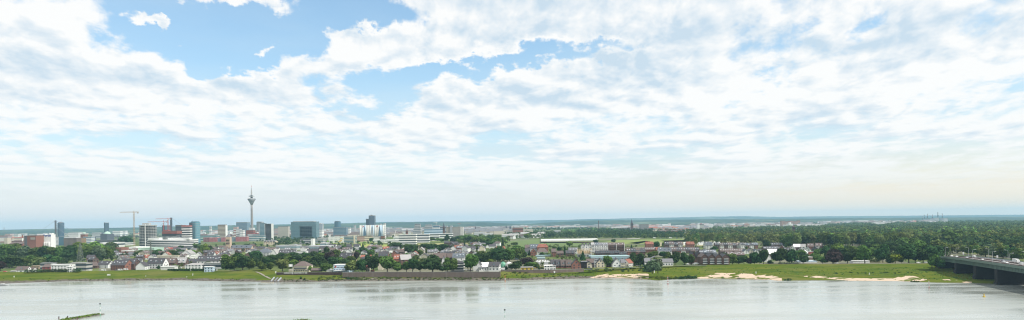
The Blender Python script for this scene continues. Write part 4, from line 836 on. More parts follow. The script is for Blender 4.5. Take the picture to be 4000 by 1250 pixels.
# far low buildings that stand out of the town
FARB = [(0, 30, 921, 928, 3300, 'roofred', 'rust red roofed hall at the far left edge'), (20, 40, 914, 921, 4200, 'pink', 'pink white block above the rust red roof'), (46, 70, 915, 922, 4600, 'offwhite', 'pale row of blocks behind the brick halls'), (75, 96, 913, 920, 5000, 'offwhite', 'hazy white row right of the pale blocks'),
 (440, 470, 903, 910, 5200, 'white', 'hazy white block right of the slim dark tower'), (473, 490, 902, 909, 5400, 'white', 'second hazy white block near the crane jib'), (360, 392, 909, 916, 4300, 'lgrey', 'grey and white block left of the pale green dome'), (1060, 1072, 899, 914, 3900, 'steel', 'grey block right of the dark glass tower'), (1265, 1300, 905, 912, 4200, 'white', 'white rooftops between the gate block and rounded teal tower'),
 (1510, 1550, 908, 918, 3300, 'lgrey', 'pale grey roofs right of the striped silos'), (1852, 1895, 908, 918, 3200, 'offwhite', 'white low office roofs behind the dark tree cluster'), (1895, 1925, 912, 921, 2900, 'white', 'white hall with pink sign panel right of the office roofs'), (2002, 2044, 890, 908, 3000, 'brick', 'broad brick red building before the tree belt'), (2044, 2082, 895, 903, 3600, 'cream', 'cream long roof right of the broad brick building'),
 (2165, 2190, 900, 908, 3200, 'lgrey', 'pale gabled row behind the tree belt'), (2575, 2670, 898, 905, 3000, 'roofred', 'long orange red roof among suburb trees'), (2683, 2700, 907, 913, 2500, 'white', 'small white hall roof in the tree belt'), (2815, 2870, 885, 893, 4300, 'lgrey', 'long grey roofed warehouse row behind the avenue forest'), (2880, 2925, 881, 887, 4800, 'pink', 'pinkish row of roofs far behind the avenue'), (2930, 2945, 890, 896, 4100, 'offwhite', 'pale house cluster end behind the avenue'),
 (3595, 3632, 883, 889, 3900, 'white', 'white roofs glimpsed in the forest left of the pink roofed halls'), (3712, 3730, 882, 888, 4200, 'rbrick', 'dark pink roof at the left of the white forest halls'), (3722, 3760, 880, 887, 4000, 'white', 'white hall roofs in the forest above the bridge'), (3878, 3920, 884, 890, 4000, 'pink', 'pinkish roofs in the forest near the right edge'), (3956, 4000, 880, 886, 4200, 'white', 'white and pink hall at the right edge before the hills'),
 (3590, 3606, 933, 939, 2150, 'white', 'white roof glimpsed between tree crowns left of the bridge'), (3630, 3644, 933, 939, 2160, 'white', 'second white roof glimpsed between crowns left of the bridge'), (3984, 4010, 982, 1010, 900, 'offwhite', 'pale building edge behind trees at the right edge')]
for (a, b_, c, d_, D2, m_, lb) in FARB:
    bldg(a, b_, c, d_, 'far_building' if m_ != 'roofred' else 'red_roofed_hall', lb, 'building', m_, 2, 'steel' if m_ != 'brick' else 'dbrick', .35, depth=30, D=D2, roof='white' if m_ in ('white', 'offwhite', 'lgrey') else m_)
# stone church in the village
X, Y, w_, h_ = place(885, 902, 913, 965, 1560); r = root('stone_church', (X, Y, GZ), 'brown stone church with square tower and long slate roofed nave', 'church'); hb = at(893, 926, Y)[1] - GZ
MB().box(0, 0, 0, w_, w_, hb).build('tower', M('sand'), r); MB().lathe([(w_ * .71, hb), (.2, h_)], 4).build('tower_roof', M('roofgrey'), r).rotation_euler = (0, 0, R(45))
for k in (.52, .72):
    for i in (-1, 0, 1): MB().box(i * w_ * .27, -w_ / 2 - .1, hb * k, w_ * .15, .5, hb * .12).build('belfry_opening', M('black'), r)
xa, xb = at(887, 975, Y)[0] - X, at(983, 975, Y)[0] - X; he = at(930, 969.5, Y)[1] - GZ; hr = at(930, 958.5, Y)[1] - GZ; cx = (xa + xb) / 2; L = xb - xa; nv = MB()
v_ = [(xa, -7, -1), (xb, -7, -1), (xb, 7, -1), (xa, 7, -1), (xa, -7, he), (xb, -7, he), (xb, 7, he), (xa, 7, he), (xa, 0, hr), (xb, 0, hr)]
nv.add(v_, [(0, 1, 5, 4), (2, 3, 7, 6), (1, 2, 6, 9, 5), (3, 0, 4, 8, 7)]).build('nave_wall', M('sand'), r).location = (0, 4, 0)
b = MB()
for s in (-1, 1): b.add([(xa - .6, s * 7.7, he - .3), (xb + .6, s * 7.7, he - .3), (xb + .6, 0, hr + .1), (xa - .6, 0, hr + .1), (xa - .6, s * 7.7, he + .1), (xb + .6, s * 7.7, he + .1), (xb + .6, 0, hr + .5), (xa - .6, 0, hr + .5)], [(0, 1, 2, 3), (7, 6, 5, 4), (0, 4, 5, 1), (1, 5, 6, 2), (3, 7, 4, 0), (2, 6, 7, 3)])
rf = b.build('nave_roof', M('roofblue'), r); rf.location = (0, 4, 0)
for i in range(4): MB().box(xa + L * (.2 + .2 * i), -4.5, (he + hr) / 2, 1.6, 1.6, 1.8).build('dormer', M('slate'), rf)
MB().box(cx, -6, 0, L * .98, 5, he * .55).build('aisle', M('sand'), r)
for i in range(9): MB().box(xa + L * (.1 + .1 * i), -3.1, he * .6, 1.5, .3, he * .3).build('window', M('dbrick'), r)
# lattice power pylon and others
def pylon(x, yt, yb, D, wpx, label, arms=True, z=GZ):
    X, Z = at(x, yt, D); h = Z - z; w = wpx * D / F; r = root('power_pylon', (X, D, z), label, 'pylon'); lv = [0, .18, .34, .48, .6, .7, .79, .87, .94, 1]; wd = lambda k: w / 2 * (1 - .82 * k)
    for sx in (-1, 1):
        for sy in (-1, 1): MB().beam((sx * wd(0), sy * wd(0), 0), (sx * wd(1), sy * wd(1), h), .42, .25).build('leg', M('steelgreen'), r)
    b = MB()
    for i in range(len(lv) - 1):
        a, c = wd(lv[i]), wd(lv[i + 1]); z0, z1 = lv[i] * h, lv[i + 1] * h
        for s in (-1, 1): b.beam((-a, s * a, z0), (c, s * c, z1), .22); b.beam((a, s * a, z0), (-c, s * c, z1), .22); b.beam((s * a, -a, z0), (s * c, c, z1), .22); b.beam((-a, s * a, z0), (a, s * a, z0), .2)
    b.build('bracing', M('steelgreen'), r)
    if arms:
        for k in (.78, .9): MB().beam((-w * .55, 0, h * k), (0, 0, h * k + 1), .2, .5).beam((w * .55, 0, h * k), (0, 0, h * k + 1), .2, .5).build('cross_arm', M('steelgreen'), r)
    return r
C['steelgreen'] = (.16, .18, .16)
pylon(313, 951, 1028, 1090, 21, 'grey lattice pylon standing among riverside trees left of the village', True)
pylon(588, 942, 1004, 1300, 8, 'faint thin lattice mast in front of the long white office', True); pylon(2110, 905, 968, 1500, 6, 'thin lattice mast at the left end of the long white tunnels', True)
pylon(2577, 906, 928, 2600, 5, 'thin lattice pylon in the tree belt above the red roofed flats', True); pylon(3576, 868, 886, 5200, 5, 'left one of two distant pylons before the power station', True); pylon(3605, 868, 886, 5200, 5, 'right one of two distant pylons before the power station', True); pylon(3636, 893, 910, 3000, 5, 'distant pylon in the forest left of the bridge', True)
pylon(16, 888, 910, 6000, 5, 'tiny hazy pylon at the left horizon', True); pylon(3285, 905, 925, 2600, 5, 'faint pylon in the forest above the riverside trees', False)
def wire(pts, label, D, rad=.22):
    cu = bpy.data.curves.new('power_line', 'CURVE'); cu.dimensions = '3D'; cu.bevel_depth = rad; sp = cu.splines.new('POLY'); P = []
    for i in range(len(pts) - 1):
        (xa, ya), (xb, yb_) = pts[i], pts[i + 1]
        for k in range(8): t = k / 8; P.append((xa + (xb - xa) * t, ya + (yb_ - ya) * t + 4 * t * (1 - t) * 2.0))
    P.append(pts[-1]); sp.points.add(len(P) - 1)
    for q_, (x, y) in zip(sp.points, P): X, Z = at(x, y, D); q_.co = (X, D, Z, 1)
    cu.materials.append(M('lgrey')); o = bpy.data.objects.new('power_line', cu); COL.objects.link(o); tag(o, label, 'cable', 'power lines over the forest')
wire([(2960, 906), (3285, 917), (3580, 920)], 'upper thin power line crossing the forest left half', 2550, .28); wire([(3100, 912), (3285, 923), (3560, 926)], 'lower thin power line crossing the forest left half', 2500, .28); wire([(3740, 917), (3870, 919), (4030, 920)], 'bright power line over the forest above the bridge', 2300, .5); wire([(3740, 911), (3870, 913), (4030, 913)], 'fainter upper power line over the forest above the bridge', 2350, .3)
# red train on its embankment
trD = [(572, 984, 1560), (728, 966, 1900)]
def lerp(a, b_, t): return a + (b_ - a) * t
xA, zA = at(574, 983, 1560); xB, zB = at(727, 966.5, 1880); dirv_ = Vector((xB - xA, 320, 0)); ang = math.atan2(dirv_.y, dirv_.x); L = dirv_.length; nC = 9; r = root('train', ((xA + xB) / 2, 1720, 9.0), 'long red commuter train running below the long white office', 'train', rot=ang)
for i in range(nC):
    cx = (i + .5) / nC * L - L / 2; c_ = MB().box(cx, 0, .6, L / nC - 1.4, 3.0, 3.9).build('carriage', M('red'), r); MB().box(cx, 0, 2.6, L / nC - 5, 3.12, 1.0).build('window_band', M('dgrey'), c_); MB().box(cx, 0, 4.5, L / nC - 2, 2.6, .35).build('roof', M('lgrey'), c_); MB().box(cx, 0, 0, L / nC - 5, 2.2, .6).build('undercarriage', M('black'), c_)
MB().box(0, 0, 0, 4, 4, 3.1).v
emb = MB().box((xA + xB) / 2, 1720, 4.0, L * 1.15, 11, 4.98, ang).build('railway_embankment', mat('embankment', (.12, .11, .09)), None); tag(emb, kind='structure')
bldg(539, 607, 969, 981, 'market_hall', 'long pale green roofed hall left of the red train', 'hall', 'palegreen', 0, depth=40, D=1530, roof='palegreen', rot=R(-3))
bldg(613, 695, 999, 1005, 'garden_wall_shed', 'long low cream shed roof behind the dark gabled houses', 'shed', 'beige', 0, depth=6, D=1130, roof='cream')
# ================================================================== village houses placed from the photograph
GRP = 'houses of the riverside village'
hpx(59, 105, 1042, 1054, 1065, 'white chalet with dark roof and red door near the left edge of the dyke', 'white', 'roofbrown', d=10, dormer=1, wins=3)
hpx(40, 62, 1058, 1061, 1066, 'low white shed beside the chalet with red door', 'offwhite', 'roofpale', d=6, name='shed', cat='shed', chimney=False, wins=0)
hpx(123, 155, 1039, 1040, 1052, 'orange flat roofed shed right of the white chalet', 'orange', 'orange', d=9, name='shed', cat='shed', wins=2)
hpx(105, 128, 1046, 1053, 1063, 'small grey roofed house between the chalet and hedges', 'offwhite', 'roofbrown', d=9)
hpx(157, 200, 1027, 1028, 1042, 'grey glazed flat roofed house behind the white flat roofed house', 'lgrey', 'roofgrey', d=12, band=2, D=965)
hpx(165, 196, 1034, 1043, 1050, 'brown roofed low house left of the white flat roofed house', 'rbrick', 'roofbrown', d=12, D=925)
hpx(199, 272, 1033, 1034, 1053, 'bright white flat roofed modern house above the dark hedge', 'white', 'white', d=12, wins=6, D=900)
hpx(262, 281, 1041, 1042, 1056, 'white garage wing with frame opening right of the white modern house', 'white', 'white', d=8, wins=1, name='garage', cat='garage', D=885)
hpx(273, 337, 1027, 1028, 1056, 'long brown grey flat roofed block with glass bands', 'conc', 'roofpale', d=14, band=2, D=930)
hpx(336, 380, 1025, 1039, 1049, 'brown hip roofed barn right of the glass banded block', 'dbrick', 'roofbrown', d=16, hip=.7, wins=2)
hpx(379, 431, 1020, 1034, 1048, 'white walled house with wide dark roof left of the brick gable house', 'white', 'roofdark', d=13, gable=False, sky=2, turn=R(-14))
hpx(431, 500, 1016, 1036, 1056, 'large red brick house with glazed gable and skylit dark roof', 'brick', 'roofdark', d=15, sky=5, wins=6, turn=R(-16), dormer=2)
hpx(484, 530, 1013, 1031, 1054, 'dark brown terraced house with balconies right of the brick gable house', 'dbrick', 'roofdark', d=13, sky=3, dormer=2, turn=R(-12))
hpx(530, 566, 1024, 1040, 1054, 'white gabled cottage with brown roof in front of the dark terrace', 'white', 'roofdark', gable=True, d=12)
hpx(573, 643, 1009, 1029, 1049, 'long white house with dark dormered roof right of the white cottage', 'white', 'roofdark', d=12, dormer=4, sky=3, wins=6, turn=R(-9))
hpx(640, 682, 1009, 1026, 1040, 'dark brown house with white balconies behind the low white shed', 'dbrick', 'roofbrown', d=12, dormer=2, sky=3)
hpx(671, 724, 1007, 1026, 1038, 'pale grey roofed house with glass dormers behind the parked van', 'brown', 'roofpale', d=12, sky=6, dormer=3)
hpx(628, 682, 1040, 1042, 1056, 'low flat roofed pale shed on the dyke', 'offwhite', 'offwhite', d=10, rot=0 if False else 0, name='shed', cat='shed', wins=0) if False else hpx(628, 682, 1040, 1042, 1056, 'low flat roofed pale shed on the dyke', 'offwhite', 'offwhite', d=10, name='shed', cat='shed', wins=0)
hpx(722, 785, 1028, 1036, 1052, 'white bungalow with pale hipped roof behind the clipped hedge', 'white', 'roofpale', d=16, hip=.8, wins=5, chimney=False)
hpx(726, 776, 1012, 1023, 1034, 'dark roofed house with twin dormers behind the white bungalow', 'dgrey', 'roofdark', d=13, dormer=2)
hpx(769, 857, 1000, 1018, 1040, 'dark roofed terrace with white gable behind the glass boat club', 'offwhite', 'roofdark', d=14, sky=8, dormer=5, wins=6, D=960)
hpx(798, 866, 1027, 1028, 1050, 'flat roofed grey glass boat club building left of the tree group', 'lgrey', 'roofpale', d=14, band=1, name='boat_club', cat='building')
hpx(798, 832, 1041, 1042, 1054, 'pale blue white annex in front of the glass boat club', 'paleblue', 'white', d=6, wins=3, name='annex', cat='building', D=860)
hpx(706, 746, 978, 992, 1013, 'tall white gabled apartment house with many windows behind the village roofs', 'white', 'roofpale', gable=True, d=20, wins=5)
hpx(842, 895, 996, 1010, 1026, 'brown roofed long house left of the front tree group', 'brown', 'roofbrown', d=14, sky=6)
hpx(1005, 1052, 971, 987, 1002, 'big grey hip roofed hall right of the stone church', 'lgrey', 'roofblue', d=26, hip=.6, wins=4, name='hall', cat='hall')
hpx(1087, 1152, 976, 992, 1006, 'long white house with skylit dark roof below the cream school', 'white', 'roofdark', d=16, sky=6, wins=8)
hpx(1052, 1086, 974, 1000, 1005, 'house with huge white sloping roof beside the long skylit house', 'white', 'roofpale', gable=True, d=18, wins=2)
bldg(1152, 1194, 982, 1000, 'flat_white_building', 'white flat roofed box building right of the long skylit house', 'building', 'white', 1, 'steel', .25, depth=16, D=1240)
bldg(1176, 1203, 994, 1010, 'glass_shed', 'pale glass fronted shed before the white box building', 'shed', 'paleblue', 2, 'glight', .3, depth=12, D=1180)
hpx(1195, 1240, 973, 987, 1000, 'long dark grey roofed house right of the white box building', 'dgrey', 'roofdark', d=16, wins=4)
# clubhouse
X, Y, w_, h_ = place(1148, 1204, 1027, 1063, None, 6.2)
r = house(X, Y + 9, w_, 17, at(1176, 1039, Y)[1] - 6.2, 5.2, 'cream clubhouse with hipped brown roof behind the lettered wall', 'cream', 'roofbrown', z=6.2, hip=.75, wins=7, name='clubhouse', cat='clubhouse', rot=R(-7)); MB().box(-w_ / 2 - 3, -4, 0, 6, 9, 3.2).build('veranda', M('beige'), r); MB().box(0, -8.8, 3.4, w_ * .8, .5, 1.9).build('window_band', M('dgrey'), r)
def flagpole(x, yt, yb, D, label, z=6.3, fc='white'):
    X, Z = at(x, yt, D); r = root('flagpole', (X, D, z), label, 'flagpole'); h = Z - z; MB().lathe([(.16, 0), (.08, h)], 8).build('pole', M('white'), r); b = MB()
    for i in range(6): b.add([(-i * .75, .25 * math.sin(i * 1.1), h - .3), (-(i + 1) * .75, .25 * math.sin((i + 1) * 1.1), h - .4), (-(i + 1) * .75, .25 * math.sin((i + 1) * 1.1), h - 3.2), (-i * .75, .25 * math.sin(i * 1.1), h - 3.1), (-i * .75, .25 * math.sin(i * 1.1) + .06, h - .3), (-(i + 1) * .75, .25 * math.sin((i + 1) * 1.1) + .06, h - .4), (-(i + 1) * .75, .25 * math.sin((i + 1) * 1.1) + .06, h - 3.2), (-i * .75, .25 * math.sin(i * 1.1) + .06, h - 3.1)], [(0, 1, 2, 3), (7, 6, 5, 4), (0, 4, 5, 1), (3, 2, 6, 7)])
    b.build('flag', M(fc), r)
flagpole(1143, 1031, 1064, 796, 'white flag on a pole at the left corner of the clubhouse')
# walls
def wallseg(pts, ztop, zb, th, m_, name, label, cat='wall', letters=None):
    P = [gp(x, y, ztop) for (x, y) in pts]; b = MB()
    r = root(name, (P[0][0], P[0][1], zb), label, cat); ox, oy = P[0]
    for i in range(len(P) - 1):
        (xa, ya), (xb, yb_) = P[i], P[i + 1]; L = math.hypot(xb - xa, yb_ - ya); a = math.atan2(yb_ - ya, xb - xa); b.box((xa + xb) / 2 - ox, (ya + yb_) / 2 - oy, -1.5, L + .02, th, ztop - zb + 1.5, a)
    b.build('wall_body', m_, r); b = MB()
    for i in range(len(P) - 1):
        (xa, ya), (xb, yb_) = P[i], P[i + 1]; L = math.hypot(xb - xa, yb_ - ya); a = math.atan2(yb_ - ya, xb - xa); b.box((xa + xb) / 2 - ox, (ya + yb_) / 2 - oy, ztop - zb, L + .3, th + .3, .22, a)
    b.build('coping', M('conc'), r); return r, P
BW = bpy.data.materials.new('quay brick'); BW.use_nodes = True; n = NT(BW.node_tree); b = BW.node_tree.nodes['Principled BSDF']; b.inputs['Roughness'].default_value = .9
co = n.new('ShaderNodeTexCoord').outputs['Object']; bk = n.new('ShaderNodeTexBrick'); n.put(bk.inputs['Vector'], n.vm('MULTIPLY', co, (1, 1, 1))); bk.inputs['Scale'].default_value = 1.2
cx_, cy_, cz_ = n.sep(co)
a = n.mix(n.noise(co, .35, 5, .7), rgb(.12, .088, .07), rgb(.215, .17, .14)); a = n.mix(n.smooth(n.noise(n.vm('MULTIPLY', co, (1, 1, .15)), .25, 5, .7), .5, .75, 0, .6), a, rgb(.25, .22, .195)); n.put(b.inputs['Base Color'], a)
wallseg([(1338, 1064), (1500, 1063), (1700, 1063), (1955, 1062.5)], 8.1, 2.5, .9, BW, 'quay_wall', 'high brown brick quay wall running along the river before the big trees')
wallseg([(1955, 1055.5), (2050, 1055), (2150, 1054), (2280, 1050.5)], 8.4, 6.6, .6, BW, 'garden_wall', 'low brown brick wall on the grass bank before the domes and terrace')
rw, P = wallseg([(1080, 1064), (1203, 1063.5), (1300, 1063), (1336, 1063)], 7.9, 6.2, .4, mat('dark fence boards', (.07, .045, .04)), 'lettered_wall', 'low dark brown wall carrying white club lettering below the clubhouse')
c = bpy.data.curves.new('lettering', 'FONT'); c.body = 'DÜSSELDORFER RUDERVEREIN EV 1880'; c.size = 1.55; c.extrude = .05; c.offset = .05; c.align_x = 'CENTER'; c.space_character = 1.08; c.materials.append(M('white')); o = bpy.data.objects.new('lettering', c); COL.objects.link(o); o.parent = rw
xl, xr_ = gp(1113, 1066, 7)[0], gp(1203, 1066, 7)[0]; bpy.context.view_layer.update(); o.scale = ((xr_ - xl) / max(1, o.dimensions.x), 1.1, 1); t_ = (P[1][1] - P[0][1]) / (P[1][0] - P[0][0]); o.location = ((xl + xr_) / 2 - P[0][0], ((xl + xr_) / 2 - P[0][0]) * t_ - .3, .35); o.rotation_euler = (R(90), 0, math.atan(t_))
def board(x0, x1, y0, y1, D, label, z, text=None, col='white', name='river_sign', tc='blue', legs=True):
    X0, Z0 = at(x0, y0, D); X1, Z1 = at(x1, y1, D); r = root(name, ((X0 + X1) / 2, D, z), label, 'sign'); w = X1 - X0; h = Z0 - Z1
    MB().box(0, 0, Z1 - z, w, .2, h).build('panel', M(col), r)
    for s in (-1, 1): MB().box(s * w * .35, .15, -.5, .18, .12, Z1 - z + .5 + h * .5).build('post', M('steel'), r)
    if text:
        c = bpy.data.curves.new('lettering', 'FONT'); c.body = text; c.size = h * .75; c.extrude = .03; c.align_x = 'CENTER'; c.materials.append(M(tc)); o = bpy.data.objects.new('lettering', c); COL.objects.link(o); o.parent = r; o.location = (0, -.14, Z1 - z + h * .22); o.rotation_euler = (R(90), 0, 0)
def on_bank(x, y):
    p = bank_point(x, bank_t(x, y)); return p
p = on_bank(424, 1079); board(418, 431, 1070.5, 1076, p[1], 'white river sign with red edge panels on the left dyke', p[2])
def small(x, y, hpx_, wpx_, label, m_='white', name='kilometre_marker', cat='marker'):
    p = on_bank(x, y) if y > 1066 or x > 2600 else (*gp(x, y, 7.4), 7.4); k = p[1] / F; r = root(name, p, label, cat); w = wpx_ * k; h = hpx_ * k
    MB().box(0, 0, -.3, w, .4, h * .62 + .3, taper=.8).build('post', M(m_), r); MB().box(0, 0, h * .62, w * 1.25, .5, h * .38).build('plate', M(m_), r)
small(55, 1084, 6, 3, 'white marker stone on the far left dyke'); small(753, 1076, 7, 2.6, 'white marker stone on the dyke below the white bungalow'); small(1409, 1083, 7, 3, 'white marker board at the left foot of the quay wall'); small(1776, 1074, 8, 3, 'white marker board against the middle of the quay wall')
small(2166, 1065, 6, 5, 'white square board on the grass below the brick terrace'); small(2556, 1065, 8, 2.6, 'white marker stone in front of the willow bush'); small(2953, 1068, 7, 3, 'white marker stone on the meadow above the middle beach'); small(3396, 1073, 7, 3, 'white marker stone on the meadow above the right beach'); small(1077, 1067, 7, 4, 'white post sign at the left end of the lettered wall'); small(569, 1079, 2.5, 3, 'small pale stone on the left dyke', 'offwhite', 'boulder', 'boulder'); small(729, 1083, 3, 4, 'small pale stone low on the left dyke', 'offwhite', 'boulder', 'boulder')
# slipway and jetty
P1 = bank_point(1045, .0, .3); r = root('jetty', P1, 'grey slipway ramps with floating jetty below the clubhouse path', 'jetty')
for i in range(3):
    a_ = Vector(bank_point(1060 + 13 * i, .02, .25)) - Vector(P1); b_ = Vector(bank_point(1072 + 13 * i, .34, .5)) - Vector(P1); MB().beam(a_, b_, 1.5).build('ramp', M('steel' if i != 1 else 'roofgrey'), r)
q0 = Vector((*gp(1020, 1103, .4), .4)) - Vector(P1); q1 = Vector((*gp(1070, 1103, .4), .4)) - Vector(P1); MB().beam(q0, q1, 1.0).build('pontoon', M('beige'), r)
# riverside buildings between clubhouse and quay wall
hpx(1215, 1252, 1049, 1056, 1064, 'dark roofed boat shed with white doors right of the clubhouse', 'black', 'roofbrown', d=8, wins=0, z=6.2, chimney=False, name='boat_shed', cat='shed')
for i, x in enumerate((1225, 1232)):
    X, Y = gp(x, 1063.5, 6.2); o = MB().box(X, Y - .5, 6.2, 2.0 if i else 3, .3, 3.2).build('shed_door', M('white')); tag(o, '%s white door panel on the dark boat shed' % ('wider left' if not i else 'narrower right'), 'door')
hpx(1275, 1298, 1052, 1056, 1064, 'small white tent like hut left of the blue white clubhouse', 'offwhite', 'lgrey', d=8, wins=0, z=6.2, gable=True, chimney=False, name='tent', cat='tent')
def yacht(r, w, d, h):
    for fl, ys in ((0.62, 10), (.36, 9)):
        for i in range(ys): MB().box(-w / 2 + (i + .8) / (ys + .8) * w, -d / 2 - .06, h * fl, w * .05, .16, h * .13).build('window', M('slate'), r)
    MB().box(-w * .06, -d / 2 - 2, h * .27, w * .75, 4, .5, 0).build('awning', M('white'), r); MB().box(-w * .36, -d / 2 - .1, h * .68, 1.8, .2, 2.0).build('shield_emblem', M('red'), r)
bldg(1303, 1361, 1035, 1065, 'boat_house', 'pale blue and white flat roofed boat house with white awning', 'building', 'paleblue', 0, depth=13, z=6.2, extra=yacht, roof='white'); bldg(1359, 1374, 1050, 1063, 'boat_house_wing', 'low blue wing at the right end of the boat house', 'building', 'paleblue', 0, depth=10, z=6.2, roof='white')
hpx(1428, 1442, 1037, 1045, 1061, 'small cream house with bright red roof between dark trees', 'cream', 'roofred', d=10, z=7, wins=2); hpx(1447, 1460, 1054, 1058, 1063, 'tiny red roofed kiosk behind the quay wall', 'brown', 'roofred', d=5, z=7, wins=0, name='kiosk', cat='kiosk', hip=.7, chimney=False)
hpx(1324, 1384, 988, 1006, 1022, 'sand coloured brick house with white gable and dark roof above the boat house', 'pink', 'roofdark', gable=False, d=14, sky=3, turn=R(-24)); hpx(1408, 1448, 997, 1005, 1015, 'low house with long orange red roof right of the purple tree', 'brown', 'roofred', d=12); hpx(1412, 1446, 1004, 1013, 1022, 'dark roofed low house in front of the orange roof', 'dgrey', 'roofdark', d=10)
hpx(1478, 1515, 983, 1004, 1022, 'dark roofed house with brick gable and white dormers', 'brick', 'roofdark', d=14, dormer=3); hpx(1476, 1493, 1022, 1033, 1045, 'orange roofed small house behind the quay trees', 'cream', 'roofred', gable=True, d=10, D=860); hpx(1538, 1566, 996, 1012, 1030, 'brick gabled house with red skylit roof patch', 'brick', 'roofred', d=13, sky=3, D=900)
hpx(1560, 1600, 996, 1014, 1040, 'brick house with long glass roof slope behind the quay trees', 'dbrick', 'roofpale', d=14, turn=R(18), D=860); hpx(1592, 1634, 992, 1001, 1012, 'grey hip roofed house in the middle of the village', 'offwhite', 'roofbrown', d=14, hip=.7)
hpx(1566, 1619, 956, 958, 974, 'white flat roofed modern building behind the large dark trees', 'white', 'roofgrey', d=20, wins=6, D=1500); hpx(1632, 1657, 966, 978, 990, 'grey brick house with pale glass roof in the tree gap', 'beige', 'roofpale', gable=True, d=16, D=1280)
hpx(1694, 1742, 990, 1008, 1032, 'large brown roofed house left of the blue roofed terrace', 'dbrick', 'roofbrown', d=15, wins=4, D=930); hpx(1725, 1741, 1003, 1020, 1050, 'house with tall white gable wall above the quay wall', 'white', 'roofdark', gable=True, d=14, D=850, wins=2)
hpx(1740, 1768, 991, 1007, 1022, 'brown roofed end of the blue grey roofed terrace', 'brown', 'roofbrown', d=14, D=950); hpx(1768, 1815, 991, 1006, 1026, 'blue grey roofed white terrace with dormers behind balcony building', 'white', 'roofblue', d=14, D=940, sky=4, dormer=3)
X, Y, w_, h_ = place(1760, 1812, 1018, 1059, None, 7); r = root('balcony_building', (X, Y + 7, 7), 'dark riverside building with stacked white balcony bands behind the quay wall', 'building'); MB().box(0, 0, -.5, w_ * .9, 13, h_ * .8).build('wall', M('dgrey'), r)
for i in range(3): MB().box(0, 0, h_ * .26 * i + .8, w_ + 1.2, 16, .75).build('balcony', M('white'), r); MB().box(0, 0, h_ * .26 * i + 1.8, w_ * .92, 13.3, 1.6).build('window_band', M('glass'), r)
MB().add([(-w_ / 2, -7.5, h_ * .76), (w_ / 2, -7.5, h_ * .76), (w_ / 2, 7.5, h_ * .76), (-w_ / 2, 7.5, h_ * .76), (-w_ * .2, 0, h_), (w_ * .1, 0, h_)], [(0, 1, 5, 4), (1, 2, 5), (2, 3, 4, 5), (3, 0, 4), (3, 2, 1, 0)]).build('roof', M('roofdark'), r)
hpx(1849, 1881, 1018, 1034, 1056, 'white barn with broad gable left of the white tents', 'white', 'roofdark', gable=True, d=18, wins=0, chimney=False, z=7, name='barn', cat='barn')
hpx(1880, 1917, 1027, 1042, 1048, 'double white tent roof between the barn and the white house', 'white', 'white', d=14, wins=0, chimney=False, name='marquee', cat='tent', D=815, z=7, turn=R(8)); hpx(1871, 1911, 1044, 1046, 1057, 'low grey roofed white shed in front of the white tents', 'white', 'roofgrey', d=7, wins=4, z=7, name='shed', cat='shed')
hpx(1911, 1953, 1025, 1040, 1057, 'white house with steep dark roof and red door left of the domes', 'white', 'roofdark', d=11, wins=3, z=7, dormer=1, turn=R(-10)); hpx(1959, 1971, 1048, 1049, 1057, 'white garden shed box below the green dome', 'white', 'white', d=4, wins=0, z=7, name='shed', cat='shed')
def dome(x0, x1, yt, yb, D, label, m_):
    X, Y, w, h = place(x0, x1, yt, yb, D, 7); r = root('dome_tent', (X, Y, 7), label, 'dome'); MB().lathe([(w / 2, 0)] + [(w / 2 * math.cos(a), h * (.25 + .75 * math.sin(a))) for a in [i * math.pi / 2 / 6 for i in range(6)]] + [(.1, h)], 20).build('membrane', M(m_, .4), r, True)
    b = MB()
    for i in range(8): a = i * math.pi / 8 * 2; b.beam((w / 2 * math.cos(a), w / 2 * math.sin(a), h * .25), (w * .36 * math.cos(a), w * .36 * math.sin(a), h * .78), .3)
    b.build('rib', M('white'), r)
C['domegreen'] = (.12, .34, .22); dome(1953, 1978, 1022, 1045, 840, 'green dome roof beside the white dome', 'domegreen'); dome(1973, 2003, 1022, 1046, 835, 'white dome roof beside the green dome', 'offwhite')
hpx(2035, 2082, 1043, 1045, 1057, 'low yellow hut with grey roof behind the garden wall', 'yellow', 'roofpale', d=6, z=6.6, wins=3, name='hut', cat='hut'); o = MB().box(0, 0, 0, at(2138, 1045, 850)[0] - at(2089, 1045, 850)[0], .5, 1.2).build('yellow_fence', M('yellow')); o.location = (at(2113, 1045, 850)[0], 850, 6); tag(o, 'bright yellow low fence strip between yellow hut and white house', 'fence')
C['tealroof'] = (.30, .42, .43)
for (a, b_, c, d_, D2, lb) in ((2012, 2038, 1002, 1010, 1130, 'upper left pale greenhouse roof behind the purple tree'), (2014, 2040, 1011, 1019, 1050, 'teal roofed greenhouse left of the purple tree'), (2094, 2128, 999, 1006, 1110, 'long teal greenhouse roof right of the purple tree'), (2130, 2165, 998, 1006, 1130, 'second long teal greenhouse roof left of the brown gable houses'), (2100, 2130, 1009, 1017, 1040, 'nearer teal greenhouse roof above the sawtooth greenhouse')):
    bldg(a, b_, c, d_, 'greenhouse', lb, 'greenhouse', 'lgrey', 1, 'glight', .4, depth=16, D=D2, roof='tealroof')
X, Y, w_, h_ = place(2096, 2150, 1020, 1038, 925); r = root('sawtooth_greenhouse', (X, Y, GZ), 'greenhouse with five white sawtooth roof bays', 'greenhouse'); MB().box(0, 8, 0, w_, 26, 3).build('wall', M('lgrey'), r)
for i in range(5):
    cx = -w_ / 2 + (i + .5) / 5 * w_; k = w_ / 10; MB().add([(cx - k, -5, 3), (cx + k, -5, 3), (cx + k * .2, -5, 3 + h_ * .4), (cx - k, 21, 3), (cx + k, 21, 3), (cx + k * .2, 21, 3 + h_ * .4)], [(0, 1, 2), (5, 4, 3), (0, 2, 5, 3), (1, 4, 5, 2)]).build('sawtooth_roof', M('white', .3), r)
